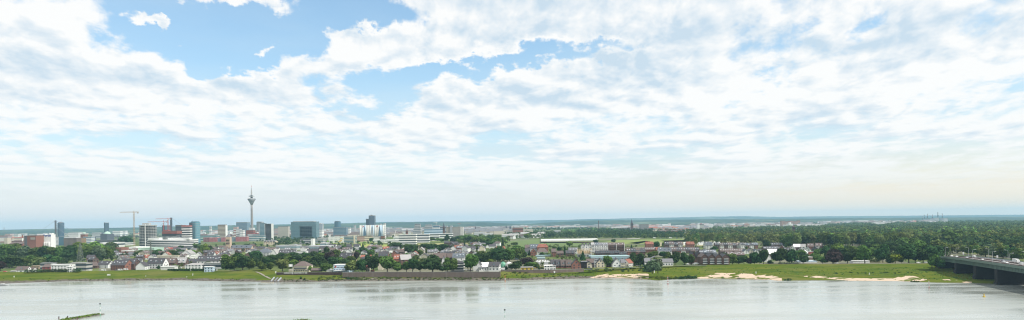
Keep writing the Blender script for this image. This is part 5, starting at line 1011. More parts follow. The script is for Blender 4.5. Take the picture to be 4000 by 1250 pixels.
hpx(2126, 2158, 1036, 1038, 1057, 'white two storey flat roofed house left of the brown brick terrace', 'white', 'white', d=9, wins=3, z=6.6, sky=0); hpx(2156, 2171, 1038, 1039, 1056, 'white glazed wing joining the brown brick terrace', 'white', 'roofpale', d=7, wins=2, z=6.6)
for i, (a, b_) in enumerate(((2153, 2173), (2173, 2192), (2192, 2212), (2212, 2233))):
    hpx(a, b_, 1016, 1037, 1055, 'brown brick terrace house, %s of the row left of the brick gable house' % ('first', 'second', 'third', 'last')[i], 'dbrick' if i < 1 else 'brick', 'roofdark' if i < 2 else 'roofbrown', d=11, wins=2, z=6.8, dormer=1, D=838 - i * 2)
hpx(2234, 2270, 1013, 1032, 1052, 'red brick house with broad gable facing the river', 'brick', 'roofdark', gable=True, d=13, wins=3, z=6.8); hpx(2271, 2293, 1021, 1023, 1050, 'dark open garage between brick gable and cream cottage', 'black', 'roofgrey', d=10, wins=0, z=6.8, name='garage', cat='garage')
hpx(2289, 2313, 1021, 1032, 1048, 'cream cottage with steep dark gable', 'cream', 'roofdark', gable=True, d=12, wins=2, z=7); hpx(2293, 2324, 1012, 1026, 1040, 'red brown flat fronted house behind the cream cottage', 'dbrick', 'roofbrown', d=10, D=845); hpx(2324, 2335, 1014, 1016, 1044, 'white narrow flat roofed house beside the white gabled inn', 'white', 'roofgrey', d=10, z=7, wins=2)
hpx(2332, 2361, 1012, 1026, 1045, 'white gabled inn with dark window shutters left of the roadside tree', 'cream', 'roofdark', gable=True, d=14, wins=4, z=7.2); hpx(2372, 2395, 1012, 1026, 1042, 'brown brick house between inn and white gable house', 'dbrick', 'roofbrown', d=12, z=7)
hpx(2393, 2429, 1010, 1030, 1044, 'white house with broad left sloping gable by the road', 'white', 'roofgrey', gable=True, d=15, wins=3, z=7.2); hpx(2427, 2441, 1014, 1026, 1040, 'grey roofed connecting house right of the white gable house', 'cream', 'roofgrey', d=10, D=820); hpx(2445, 2466, 1013, 1028, 1042, 'white house with bright red roof left of the two dark trees', 'white', 'roofred', d=12, turn=R(30), z=7.2, wins=2)
# big greenhouse behind the white houses, long tunnels on the fields
bldg(2310, 2462, 1002, 1011, 'greenhouse', 'very long pale blue greenhouse roof behind the white riverside houses', 'greenhouse', 'paleblue', 1, 'glight', .4, depth=34, D=960, roof='tealroof')
for (a, b_, c, d_, D2, lb) in ((1077, 1158, 959, 967, 1620, 'long grey white greenhouse right of the church trees'), (1197, 1287, 961, 969, 1560, 'long silver greenhouse behind the dark village roofs'), (1250, 1273, 949, 953, 1800, 'short white greenhouse at the field edge')):
    bldg(a, b_, c, d_, 'greenhouse', lb, 'greenhouse', 'lgrey', 1, 'glight', .4, depth=40, D=D2, roof='lgrey')
def tunnel(x0, x1, yt, yb, D, label, m_='offwhite', depth=14, n_=3):
    X, Y, w, h = place(x0, x1, yt, yb, D); r = root('plastic_tunnel', (X, Y, GZ), label, 'greenhouse'); rr_ = h
    for i in range(n_):
        vs = []; fs = []; cy = i * h * 2.1
        for k in range(7):
            a = math.pi * k / 6; vs += [(-w / 2, cy - h * math.cos(a), h * math.sin(a)), (w / 2, cy - h * math.cos(a), h * math.sin(a))]
        for k in range(6): fs.append((2 * k, 2 * k + 1, 2 * k + 3, 2 * k + 2))
        fs.append(tuple(2 * k for k in reversed(range(7)))); fs.append(tuple(2 * k + 1 for k in range(7))); MB().add(vs, fs).build('tunnel_bay', M(m_, .35), r)
tunnel(2113, 2225, 934, 943, 2050, 'left half of the long white plastic tunnels on the field'); tunnel(2226, 2334, 932.5, 942, 2080, 'right half of the long white plastic tunnels on the field'); tunnel(2413, 2460, 932, 937, 2400, 'pale low tunnel right of the long white tunnels'); tunnel(2451, 2500, 932, 941, 2200, 'short white tunnels before the tree belt'); tunnel(2337, 2357, 928, 932, 2550, 'small pale hut row at the tree belt edge')
# house under construction
X, Y, w_, h_ = place(2257, 2312, 972, 1004, 1090); r = root('house_shell', (X, Y, GZ), 'house under construction with bare timber roof frames', 'house'); MB().box(0, 6, 0, w_, 12, h_ * .42).build('wall', M('conc'), r)
for i in range(9): cx = -w_ / 2 + i / 8 * w_; MB().beam((cx, 0, h_ * .55), (cx, 6, h_ * .98), .5).beam((cx, 12, h_ * .55), (cx, 6, h_ * .98), .5).beam((cx, 0, h_ * .42), (cx, 0, h_ * .58), .5).build('rafter', M('wood'), r)
for z_, y_ in ((.55, 0), (.78, 3), (.98, 6)): MB().beam((-w_ / 2, y_, h_ * z_), (w_ / 2, y_, h_ * z_), .5).build('purlin', M('wood'), r)
MB().box(0, 5.9, h_ * .42, w_ * .9, .3, h_ * .3).build('gable_boards', M('wood'), r); MB().box(w_ / 2 - .8, 6, 0, 2, 12.4, h_ * .8).build('party_wall', M('offwhite'), r)
for i in range(5): MB().box(-w_ * .42 + i * w_ * .21, -.1, h_ * .08, w_ * .12, .3, h_ * .2).build('opening', M('dgrey'), r)
# flats and terraces right of the shell
def row(x0, x1, n_, yr, ye, yb, what, wall, roof, **k):
    od = ['first', 'second', 'third', 'fourth', 'fifth', 'sixth', 'seventh', 'eighth', 'ninth', 'tenth', 'eleventh']; wa = wall if isinstance(wall, (list, tuple)) else [wall]; ra = roof if isinstance(roof, (list, tuple)) else [roof]
    for i in range(n_):
        a, b_ = lerp(x0, x1, i / n_), lerp(x0, x1, (i + 1) / n_); e = .8 * math.sin(i * 2.3 + x0); hpx(a + .15, b_ - .15, yr + e, ye + e, yb, '%s house from the left in %s' % (od[i], what), wa[i % len(wa)], ra[i % len(ra)], group=what, **k)
row(2326, 2421, 5, 979, 989, 1002, 'the dark brown terrace behind the long blue greenhouse', ['dbrick', 'brown'], 'roofdark', d=10, D=1085, dormer=2, wins=3)
row(2421, 2448, 2, 984, 991, 1002, 'the grey terrace right of the dark brown terrace', 'dbrick', 'roofdark', d=10, D=1070, dormer=1, wins=2)
row(2447, 2521, 4, 971, 984, 998, 'the dark brick terrace above the two dark trees', ['brick', 'dbrick'], ['roofbrown', 'roofdark'], d=11, D=1110, dormer=2, wins=3, sky=2)
for i, (a, b_, m_, rf_) in enumerate(((2311, 2322, 'offwhite', 'roofpale'), (2322, 2340, 'white', 'roofblue'), (2340, 2358, 'white', 'roofgrey'), (2358, 2375, 'white', 'roofgrey'), (2376, 2408, 'brown', 'roofbrown'), (2410, 2440, 'brown', 'roofbrown'))):
    r = hpx(a, b_, 948, 958, 980, '%s block of the tall terraced flats behind the timber framed shell' % ('leftmost white', 'second white', 'third white', 'fourth white', 'wide brown balcony', 'rightmost brown balcony')[i], m_, rf_, d=14, D=1250, wins=2, sky=2, chimney=False, name='flats', cat='flats')
    wq = (at(b_, 960, 1250)[0] - at(a, 960, 1250)[0])
    for k in range(4): MB().box(0, -7.6, 2.6 * k + 1.2, wq * .8, 1.6, .9).build('balcony', M('white' if i < 4 else 'dbrick'), r)
    MB().box(wq / 2 - .3, -.6, 0, .7, 15.5, 15).build('party_wall', M('white'), r)
row(2271, 2312, 3, 950, 960, 972, 'the gabled flats left of the tall white flats', ['offwhite', 'white'], ['roofbrown', 'roofdark', 'roofgrey'], d=13, D=1300, wins=3, sky=2, gable=True)
hpx(2098, 2142, 953, 966, 978, 'brick house with broad orange roof above the brown hip roofs', 'brick', 'roofred', d=13, D=1290, dormer=2, hip=.6); hpx(2071, 2110, 954, 970, 980, 'blue grey roofed white flats left of the orange roofed house', 'lgrey', 'roofblue', d=14, D=1300, sky=4, dormer=2); hpx(2052, 2072, 957, 968, 978, 'brown roofed house left of the blue grey roofed flats', 'brown', 'roofbrown', d=13, D=1310)
hpx(2098, 2140, 970, 984, 994, 'large brown hip roofed house below the orange roof', 'offwhite', 'roofbrown', d=15, D=1190, hip=.6, wins=3); hpx(2073, 2096, 973, 986, 994, 'red brown gabled house behind the purple tree', 'brick', 'roofred', d=12, D=1150, gable=True); hpx(2034, 2070, 971, 981, 990, 'grey flat roofed house left of the red brown gable', 'lgrey', 'roofdark', d=12, D=1200)
hpx(2155, 2172, 972, 984, 1001, 'narrow brown gabled house with white side wall', 'brick', 'roofbrown', d=11, D=1120, gable=False, wins=2); hpx(2175, 2201, 981, 990, 1001, 'low dark red roofed house left of the dark conifer', 'dbrick', 'roofbrown', d=11, D=1100); hpx(2211, 2245, 979, 989, 999, 'brown house with pale eaves right of the dark conifer', 'brown', 'roofdark', d=11, D=1120, dormer=2); hpx(2222, 2258, 968, 978, 990, 'grey roofed low flats above the brown house', 'offwhite', 'roofgrey', d=12, D=1200, sky=3)
# right village
for i, (a, b_) in enumerate(((2524, 2553), (2684, 2713))):
    hpx(a, b_, 945, 954, 969, ('left' if i == 0 else 'right') + ' brick house with bright red dormered roof behind the village', 'brick', 'roofred', d=14, D=1330, dormer=3, wins=4)
row(2598, 2668, 4, 945, 955, 968, 'the back terrace between the two red roofs', ['brown', 'offwhite'], ['roofdark', 'roofbrown'], d=13, D=1340, dormer=1, sky=2, wins=2)
row(2521, 2563, 2, 966, 976, 987, 'the brick terrace below the left red roof', 'brick', 'roofbrown', d=12, D=1210, sky=3, wins=3); hpx(2564, 2584, 966, 976, 986, 'house with bright red roof end beside the white party wall', 'brick', 'roofred', d=12, D=1190)
row(2574, 2624, 3, 968, 980, 992, 'the slate roofed terrace above the arched window house', 'white', 'roofblue', d=13, D=1130, sky=1, dormer=1, wins=2); row(2624, 2734, 6, 966, 979, 988, 'the long brown roofed terrace above the four road trees', ['brown', 'brick', 'offwhite'], ['roofbrown', 'roofdark'], d=13, D=1170, sky=2, dormer=1, wins=2)
hpx(2756, 2784, 945, 958, 976, 'blue grey roofed house standing alone above the gabled flats', 'offwhite', 'roofblue', d=14, D=1270, dormer=2, sky=2)
X, Y, w_, h_ = place(2541, 2588, 1002, 1039, None, 7.3); r = house(X, Y + 8, 15, w_, 7.6, 3.6, 'white house with big dark arched window above the willow', 'white', 'roofgrey', rot=R(90 - 6), z=7.3, wins=0, name='villa', cat='house')
MB().lathe([(3.6, 0), (3.6, .3)], 18, sx=1.3).build('arched_window', M('glass'), r).location = (-7.6, 0, 7.2); bpy.data.objects[r.children[-1].name].rotation_euler = (0, R(-90), 0)
for i in range(4): MB().box(-7.6, -w_ * .35 + i * w_ * .23, 1.2, .2, w_ * .15, 4.5).build('window', M('glass'), r)
hpx(2519, 2541, 1009, 1022, 1040, 'white house with pale balconies left of the arched window house', 'white', 'roofgrey', d=12, z=7.3, wins=3); hpx(2588, 2630, 1012, 1024, 1038, 'low white house with garage right of the arched window house', 'white', 'roofgrey', d=12, z=7.3, wins=4)
C['bglass'] = (.12, .14, .15)
for i in range(4):                                             # gabled flats with balconies
    a, b_ = 2740 + i * 27.5, 2740 + (i + 1) * 27.5; r = hpx(a, b_, 993, 1004, 1034, '%s of the four dark gabled balcony flats by the river road' % ('leftmost', 'second from left', 'third from left', 'rightmost')[i], 'dbrick', 'roofdark' if i else 'roofbrown', gable=True, d=18, z=7.5, wins=0, chimney=False, name='flats', cat='flats'); wq = at(b_, 1030, 850)[0] - at(a, 1030, 850)[0]
    for k in range(3): MB().box(-9.6, 0, 2.7 * k + 1.0, 1.8, wq * .62, .9).build('balcony', M('lgrey'), r); MB().box(-9.05, 0, 2.7 * k + 2.1, .2, wq * .55, 1.5).build('window_band', M('bglass'), r)
    MB().lathe([(wq * .2, 0), (wq * .2, .25)], 16).build('arched_window', M('bglass'), r).location = (-9.1, 0, 8.8); r.children[-1].rotation_euler = (0, R(-90), 0)
row(2700, 2742, 2, 984, 1006, 1034, 'the glass roofed houses left of the gabled flats', 'dbrick', 'roofdark', d=15, D=870, sky=4, gable=True, wins=1)
row(2735, 2800, 4, 976, 989, 1000, 'the skylit dark roofs behind the gabled flats', 'dgrey', ['roofdark', 'roofblue'], d=15, D=1010, sky=4, wins=2)
row(2795, 2895, 6, 949, 958, 970, 'the back terrace of the right village, left half', ['brown', 'offwhite'], ['roofdark', 'roofbrown'], d=13, D=1330, sky=2, dormer=1, wins=2); row(2895, 2962, 4, 949, 958, 972, 'the back terrace of the right village, right half', ['white', 'brick'], ['roofdark', 'roofblue'], d=13, D=1320, sky=3, dormer=1, wins=2)
row(2815, 2905, 5, 972, 982, 992, 'the middle brown terrace above the dark road trees', ['brown', 'white'], 'roofbrown', d=13, D=1130, sky=2, wins=2); row(2905, 2985, 4, 973, 983, 994, 'the middle pale gabled terrace above the road trees', ['white', 'beige'], ['roofblue', 'roofgrey'], d=13, D=1120, sky=1, wins=2, gable=True)
row(2845, 2910, 3, 985, 996, 1010, 'the broad brown roofs just behind the road trees', 'brown', 'roofbrown', d=15, D=985, sky=3, wins=2); row(2990, 3060, 4, 949, 958, 968, 'the far right back terrace below the avenue', ['brick', 'brown'], 'roofdark', d=13, D=1340, sky=2, dormer=1, wins=2)
row(2985, 3062, 4, 963, 973, 985, 'the dark roof row left of the white sloping roofs', ['brown', 'dgrey'], 'roofdark', d=14, D=1180, sky=3, wins=2); hpx(2990, 3013, 990, 1006, 1030, 'white blank gable wall house left of the two round trees', 'white', 'roofdark', gable=True, d=16, D=900, wins=0); hpx(3008, 3042, 974, 992, 1010, 'house with bright white sloping roof', 'brick', 'white', d=16, D=960, turn=R(-20), wins=3)
for i, (x, y, m_, rf_) in enumerate(((3062, 968, 'brick', 'roofdark'), (3080, 976, 'white', 'roofdark'), (3100, 968, 'white', 'roofgrey'), (3118, 962, 'brown', 'white'), (3132, 978, 'white', 'roofdark'), (3140, 962, 'white', 'roofpale'), (3160, 972, 'white', 'roofdark'), (3172, 960, 'brick', 'roofbrown'), (3190, 970, 'dgrey', 'roofdark'), (3205, 958, 'offwhite', 'roofbrown'), (3220, 966, 'brown', 'roofdark'), (3098, 984, 'white', 'roofdark'), (3150, 985, 'white', 'white'))):
    od = ['first', 'second', 'third', 'fourth', 'fifth', 'sixth', 'seventh', 'eighth', 'ninth', 'tenth', 'eleventh', 'twelfth', 'last']; hpx(x - 12, x + 12, y - 8, y + 3, y + 14, '%s stepped row house of the right village end, %s walled with %s roof' % (od[i], {'dgrey': 'dark', 'offwhite': 'pale'}.get(m_, m_), {'roofdark': 'dark', 'roofgrey': 'grey', 'roofpale': 'pale', 'roofbrown': 'brown'}.get(rf_, rf_)), m_, rf_, d=13, gable=i % 2 == 0, turn=R(-25), wins=2, sky=2, D=gp(x, y + 16, GZ)[1], group='stepped row houses at the right village end')
bldg(3142, 3180, 984, 993, 'brick_annex', 'dark red brick flat annex below the stepped row houses', 'building', 'rbrick', 0, depth=10, D=1060); bldg(3125, 3192, 1022, 1030, 'pool_building', 'low white flat building with pale blue roof between riverside trees', 'building', 'white', 1, 'glight', .4, depth=16, D=870, z=7, roof='paleblue'); bldg(3155, 3175, 1004, 1020, 'pavilion', 'beige pavilion with stone terrace behind the low white building', 'building', 'beige', 1, 'brown', .3, depth=10, D=900)
# marquees on the right meadow
for i, (a, b_) in enumerate(((3331, 3356), (3357, 3380), (3381, 3397))):
    hpx(a, b_, 1022, 1027, 1030, '%s white party tent behind the dyke at right' % ('left', 'middle', 'right')[i], 'white', 'white', d=8, wins=0, chimney=False, z=6.5, D=850, name='tent', cat='tent', gable=False)
# ================================================================== procedural rest of the village
rg = random.Random(77)
ANCH = [(15, 'the concrete frame block'), (118, 'the brick silo'), (172, 'the white mill'), (275, 'the grid fronted office'), (313, 'the lattice pylon'), (411, 'the slim dark tower'), (470, 'the two round trees'), (523, 'the orange crane'), (566, 'the unfinished tower'), (650, 'the red cranes'), (757, 'the glass tower'), (820, 'the left red office'), (893, 'the church tower'),
 (940, 'the church nave'), (982, 'the TV tower'), (1047, 'the dark glass tower'), (1106, 'the beige office slab'), (1185, 'the glass gate block'), (1248, 'the twin grey tower'), (1312, 'the rounded teal tower'), (1386, 'the slim pale tower'), (1450, 'the striped silos'), (1541, 'the leaning mast'), (1630, 'the stepped white tower'), (1734, 'the dark steeple'), (1790, 'the grey slab block'), (1860, 'the white barn'),
 (1930, 'the steep roofed white house'), (1985, 'the two domes'), (2060, 'the yellow hut'), (2122, 'the sawtooth greenhouse'), (2190, 'the brown brick terrace'), (2252, 'the brick gable house'), (2339, 'the thin dark chimney'), (2418, 'the white gable house'), (2468, 'the tall stone steeple'), (2518, 'the grey brown slab'), (2560, 'the willow'), (2616, 'the small white tower'), (2690, 'the right red roof'), (2740, 'the squat tower block'), (2800, 'the gabled flats'),
 (2880, 'the dark road trees'), (2953, 'the meadow marker'), (3000, 'the white blank gable'), (3060, 'the wide pinkish slab'), (3100, 'the brown church tower'), (3160, 'the low white pool building'), (3218, 'the hazy tower blocks'), (3300, 'the copper beech'), (3364, 'the white party tents'), (3447, 'the white hospital block'), (3520, 'the yellow bush'), (3605, 'the left power chimneys'), (3664, 'the tallest power chimney'), (3740, 'the bridge end'), (3820, 'the middle bridge pier'), (3900, 'the front bridge pier'), (3980, 'the right picture edge')]
def anchor(x): return min(ANCH, key=lambda a: abs(a[0] - x))[1]
ORD = ['first', 'second', 'third', 'fourth', 'fifth', 'sixth', 'seventh', 'eighth', 'ninth', 'tenth', 'eleventh', 'twelfth', 'thirteenth', 'fourteenth', 'fifteenth', 'sixteenth', 'seventeenth', 'eighteenth', 'nineteenth', 'twentieth']
HOUSES = []
occ = []
for o in bpy.data.objects:
    if o.parent is None and o.type == 'EMPTY' and 'category' in o.keys() and 700 < o.location.y < 2600: occ.append((o.location.x, o.location.y, 15 if o['category'] in ('house', 'flats', 'shed') else 26))
def free(x, y, rad):
    for (a, b, c) in occ:
        if abs(a - x) < c + rad * .4 and abs(b - y) < c * .75 + rad * .4 and math.hypot(a - x, b - y) < c * .8 + rad * .5: return False
    return True
def fill_houses(regs, per_max):
    n = 0
    for (x0, x1, y0, y1, cnt, walls, roofs) in regs:
        for _ in range(cnt * 6):
            if cnt <= 0 or n >= per_max: break
            x = rg.uniform(x0, x1); y = rg.uniform(y0, y1); X, Y = gp(x, y, GZ)
            if not free(X, Y, 14): continue
            occ.append((X, Y, 13)); wl = rg.choice(walls); rf = rg.choice(roofs); w = rg.uniform(10, 20); e = rg.choice((3.2, 5.6, 5.8, 6.2, 8.4)); d = rg.uniform(9, 12); turn = rg.choice((0, 0, math.pi / 2, math.pi / 2)) + rg.uniform(-.35, .35)
            near = Y < 1250; h = house(X, Y + 5, w, d, e, rg.uniform(3.2, 4.8), '', wl, rf, rot=turn, wins=rg.choice((2, 3, 4)) if near else (2 if Y < 1500 else 0), chimney=Y < 1500, sky=rg.choice((0, 0, 2, 3)) if Y < 1500 else 0, dormer=rg.choice((0, 0, 1, 2)) if near else 0, group=GRP)
            HOUSES.append((h, x, Y, wl, rf)); cnt -= 1; n += 1
W1 = ['white', 'white', 'white', 'white', 'offwhite', 'offwhite', 'white', 'cream', 'brick', 'brown', 'beige']; R1 = ['roofdark', 'roofdark', 'roofbrown', 'roofgrey', 'roofbrown', 'roofdark', 'roofgrey', 'roofdark', 'roofbrown', 'roofred']
fill_houses([(330, 560, 985, 1030, 16, W1, R1), (560, 860, 985, 1015, 26, W1, R1), (800, 1000, 972, 1010, 30, ['white', 'white', 'offwhite', 'brown'], R1[:5]), (1000, 1300, 968, 995, 22, W1, R1[:5]), (1250, 1560, 966, 1005, 44, W1, R1), (1560, 1860, 978, 1018, 40, W1, R1), (1790, 1960, 952, 985, 32, ['white', 'white', 'offwhite', 'brick', 'cream'], R1), (1740, 1800, 958, 975, 8, ['brown'], ['roofdark']),
 (1965, 2070, 925, 935, 7, ['white', 'brick', 'offwhite'], ['roofgrey', 'roofbrown', 'roofpale']), (1970, 2060, 952, 985, 12, W1, R1), (2150, 2320, 955, 1000, 16, W1, R1), (2450, 2600, 985, 1010, 6, W1, R1), (2640, 2760, 985, 1010, 10, W1[:3], R1[:4]), (2780, 3000, 958, 1005, 34, W1, R1[:4]), (3000, 3080, 975, 1010, 8, W1, R1)], 225)
WN = {'white': 'white', 'offwhite': 'pale', 'cream': 'cream', 'brick': 'brick', 'brown': 'brown', 'beige': 'beige'}; RN = {'roofdark': 'dark', 'roofbrown': 'brown', 'roofgrey': 'grey', 'roofred': 'red', 'roofpale': 'pale'}
def autolabel(items, fmt, key):
    from collections import defaultdict
    g = defaultdict(list)
    for it in items: g[key(it)].append(it)
    for k, L in g.items():
        L.sort(key=lambda it: it[2])
        for i, it in enumerate(L):
            it[0]['label'] = fmt(it, k, '' if len(L) == 1 else (', nearest one' if i == 0 else ', %s nearest' % ORD[i] if i < 20 else ', farthest'))
def zone(Y): return 'near the river road' if Y < 960 else 'amid the village' if Y < 1250 else 'at the village back'
autolabel([(h, x, Y, wl, rf) for (h, x, Y, wl, rf) in HOUSES], lambda it, k, s: '%s house, %s roof, %s, below %s%s' % (WN[it[3]], RN[it[4]], k[3].replace('near the river road', 'by road').replace('amid the village', 'mid village').replace('at the village back', 'at back'), k[2], s), lambda it: (it[3], it[4], anchor(it[1]), zone(it[2])))
# ================================================================== trees, each from its place in the photograph
# x, foot y, crown height px, width px, colour, kind
T = """20,1010,55,60,m 60,1005,52,58,m 100,1008,45,50,w 140,1010,42,45,m 172,1012,50,46,d 205,1012,45,50,m 240,1012,48,50,m 275,1015,55,45,d 15,1046,50,50,d 47,1046,46,60,d 85,1042,32,45,m 120,1034,36,42,m 152,1038,32,45,o 186,1027,32,40,d 3,1058,35,40,p 222,1030,28,40,m 150,1003,30,40,l
268,1015,48,45,d 300,1008,58,50,l 330,995,45,50,l 345,1014,50,50,m 375,990,45,50,l 387,1014,50,50,w 412,1012,46,45,m 436,976,30,42,m 448,992,24,30,m 493,957,33,48,d 453,963,22,28,d 425,1004,28,36,m 355,972,20,40,l 320,974,22,36,l 412,985,26,34,m 290,990,26,30,l 247,990,24,34,l 225,995,25,34,m
545,1000,22,26,m 575,1001,22,26,m 603,1004,20,30,d 640,1003,18,28,d 668,998,20,26,m 692,1010,24,22,d 527,1003,26,10,d,conifer 750,1006,30,24,l 776,1005,30,28,o 728,966,22,20,l 765,972,20,22,m 792,992,28,18,m 803,995,40,22,l 822,992,30,18,d 705,976,16,24,d 620,990,16,26,m 560,989,14,24,l 590,992,14,24,m 787,980,22,20,m 650,1051,14,14,d 566,1052,14,10,d 620,1050,12,12,d 541,1053,12,10,m 690,1053,18,26,m
882,1058,62,42,m 915,1058,52,42,m 948,1060,60,52,d 973,1058,50,42,m 1003,1024,42,46,d 1022,1060,36,28,m 1040,1048,42,40,d 990,1048,36,34,d 898,1057,40,34,m 930,1045,54,40,d 812,1048,26,22,m
1056,1059,33,24,m 1104,1061,47,46,o 1150,1046,30,42,l 1060,1038,42,46,d 1085,1036,40,44,d 1122,1030,36,42,m 1165,1030,38,46,d 1207,1036,34,42,m 1238,1040,42,48,d 1272,1063,32,44,m 1213,1063,23,17,l 1276,1018,50,26,d 1255,1000,22,24,d 1292,1034,50,40,p 1225,1012,30,36,d 1190,1014,28,34,d 1250,1022,34,36,m 1137,1050,22,20,d 1100,1012,24,36,d 1145,1008,22,34,d 1075,1025,28,36,d 1195,1045,26,30,d 1311,1020,44,36,m 1258,1050,26,28,d
1378,1063,44,46,o 1402,1058,30,30,m 1415,1063,50,36,d 1459,1062,58,50,d 1513,1064,62,60,m 1419,996,30,36,d 1418,968,20,11,d,conifer 1390,1021,36,24,p 1335,1016,30,34,m 1300,1040,36,36,d 1350,1040,28,36,d 1325,1030,26,34,m 1372,1024,24,30,m 1436,1025,30,28,d 1293,986,15,19,d 1345,972,14,16,m 1392,968,13,22,m 1540,974,27,44,m 1457,984,20,26,m 1475,1010,20,24,m 1398,1003,26,22,m 1452,1000,26,26,m 1322,1062,14,18,d
1551,1063,40,34,m 1588,1063,40,36,m 1612,1063,52,40,d 1641,1063,40,40,d 1690,1063,66,64,d 1727,1063,24,28,d 1748,1060,50,30,m 1773,1060,50,32,m 1552,979,30,38,d 1588,984,30,34,m 1612,1000,44,50,d 1660,986,32,42,d 1692,988,36,50,d 1728,986,32,46,d 1667,991,20,16,m 1747,946,28,20,d 1640,1002,26,22,m 1585,1012,22,26,m 1625,1018,22,24,m
1660,944,14,28,m 1685,943,14,26,m 1710,942,12,26,m 1725,946,14,22,m 1770,947,20,26,d 1612,942,12,22,m 1552,945,8,14,d 1450,946,16,15,d 1480,954,12,12,d 1499,946,14,15,m 1498,926,12,14,m
1838,1060,66,52,m 1828,1055,48,36,d 1890,1032,40,44,d 1862,1030,38,40,d 1908,1024,38,42,d 1935,1024,50,38,d 1962,1024,46,44,d 1990,1022,52,42,m 2012,1012,42,42,d 2030,1014,44,42,m 1917,1032,19,18,l 1964,966,33,14,d,conifer 1977,1056,17,14,d 2015,1056,34,44,d 1998,1054,18,22,m 1950,1004,42,36,d 1880,1012,30,36,m 1975,1004,30,34,m 1925,1008,36,30,o
1815,974,30,14,d,conifer 1790,946,24,30,d 1812,946,26,38,m 1838,950,26,40,d 1862,956,30,40,m 1890,958,30,42,m 1915,946,26,32,d 1938,950,26,32,m 1862,978,22,34,m 1835,976,18,30,m 1880,974,22,34,m 1905,968,24,34,d 1936,935,18,30,m 1925,958,22,30,m
2020,1006,46,50,m 2045,1012,32,32,d 2062,1042,34,50,p 2072,1052,28,48,m 2098,1050,18,26,m 2068,1000,22,18,d,conifer 2120,1000,14,24,m 2207,1000,39,18,d,conifer 2184,984,19,18,d 2224,965,22,25,l 2277,1020,36,27,d,conifer 2062,932,20,28,l 2127,929,21,6,d,conifer 2150,1030,16,20,m 2145,1045,10,20,d 2012,958,12,26,m 2165,975,14,18,m 2140,1000,12,26,m 2105,1053,12,10,d 2057,1054,8,14,m
2372,1046,46,34,m 2474,1043,52,32,d 2503,1043,52,34,d 2370,1062,17,15,m 2406,978,19,13,w,conifer 2328,950,14,20,d 2397,949,14,18,d 2421,978,14,20,m 2467,970,14,12,d,conifer 2355,968,10,22,m 2520,1040,26,20,d 2348,1046,9,10,d 2542,1008,22,30,m
2611,1034,46,28,m 2637,1037,50,38,d 2674,1036,46,34,d 2702,1034,38,26,m 2741,1036,24,24,m 2548,1066,48,44,w 2570,1064,50,42,w 2556,1007,26,36,m 2590,1007,24,40,d 2566,968,24,30,d 2594,968,22,22,l 2638,966,15,10,d,conifer 2528,1060,26,26,d
2826,1034,44,40,d 2861,1034,42,42,m 2906,1032,34,34,d 2948,1033,47,34,d 2982,1034,56,38,d 2931,1033,24,26,p 2791,978,16,26,d 2993,970,34,26,d 3014,949,22,12,d,conifer 2885,1033,30,26,d 2968,1034,30,26,d 2915,975,12,12,m 3008,1032,16,20,d
3047,1030,56,50,d 3093,1030,54,46,d 3137,1030,40,36,d 3130,1004,28,30,m 3014,949,24,14,d,conifer 3182,1018,28,40,m 3214,1031,26,38,m 3254,1033,58,62,p 3275,995,42,44,l 3228,1002,38,38,d 3205,998,26,32,d 3070,968,14,16,m 3192,1000,24,24,m 3240,985,30,34,d
3284,1010,40,38,d 3310,1030,42,48,d 3331,1010,46,42,m 3356,1000,36,34,m 3378,1031,68,52,m 3410,1012,44,36,m 3449,1026,66,44,d 3497,1030,36,48,y 3485,988,46,56,d 3425,990,36,36,m 3440,1014,30,30,m 3477,1030,40,24,d 3300,990,30,30,d 3316,985,26,26,m 3510,1000,38,40,d 3395,985,34,36,d 3345,1020,14,30,m 3370,988,30,30,m 3520,1030,26,22,m
3550,1030,74,60,d 3590,1004,62,58,m 3606,1030,54,50,d 3650,1030,68,56,d 3662,994,56,50,o 3630,1010,56,44,d 3575,1028,50,36,d 3530,975,44,44,m 3545,955,44,44,o 3620,950,40,46,m 3580,985,50,44,m 3690,996,40,36,m 3712,990,36,34,o 3740,988,32,34,o 3765,992,34,34,o 3790,994,34,34,m 3715,960,58,60,m 3745,950,46,46,m 3695,945,46,44,d 3787,952,26,34,l 3725,975,30,36,d 3660,950,40,44,m 3600,950,36,36,w 3560,930,34,36,l
3820,998,36,40,m 3850,1003,40,46,o 3882,1006,44,50,w 3918,1010,46,50,m 3950,1014,44,46,d 3978,1018,46,46,m 3850,960,30,44,m 3885,958,34,50,d 3925,964,36,50,d 3960,968,34,48,d 3995,975,34,48,m 3820,965,26,40,w 3905,985,34,46,m 3870,985,30,44,w 3992,1000,30,36,o 3805,970,24,34,w"""
cnt_ = 0
for tk in T.split():
    p = tk.split(','); x, y, h, w = map(float, p[:4]); c = p[4]; kd = p[5] if len(p) > 5 else 'round'
    z = 7.0 if 1336 < x < 1960 and y > 1050 else GZ; X, Y = gp(x, y, z); k = Y / F
    if kd == 'round' and h * k < 5.2: kd = 'bush'
    elif kd == 'round' and h > 1.6 * w: kd = 'column'
    tree(X, Y, h * k * 1.06, w * k * (1.34 if kd != 'conifer' else 1.1), kd, c, z)
for (x, D, h, w_, c_) in ((3640, 752, 15, 13, 'd'), (3655, 745, 14, 12, 'm'), (3668, 741, 12, 11, 'd'), (3680, 738, 9, 10, 'd')):
    X = at(x, 1030, D)[0]; tree(X, D, h, w_, 'round', c_, 6.6)
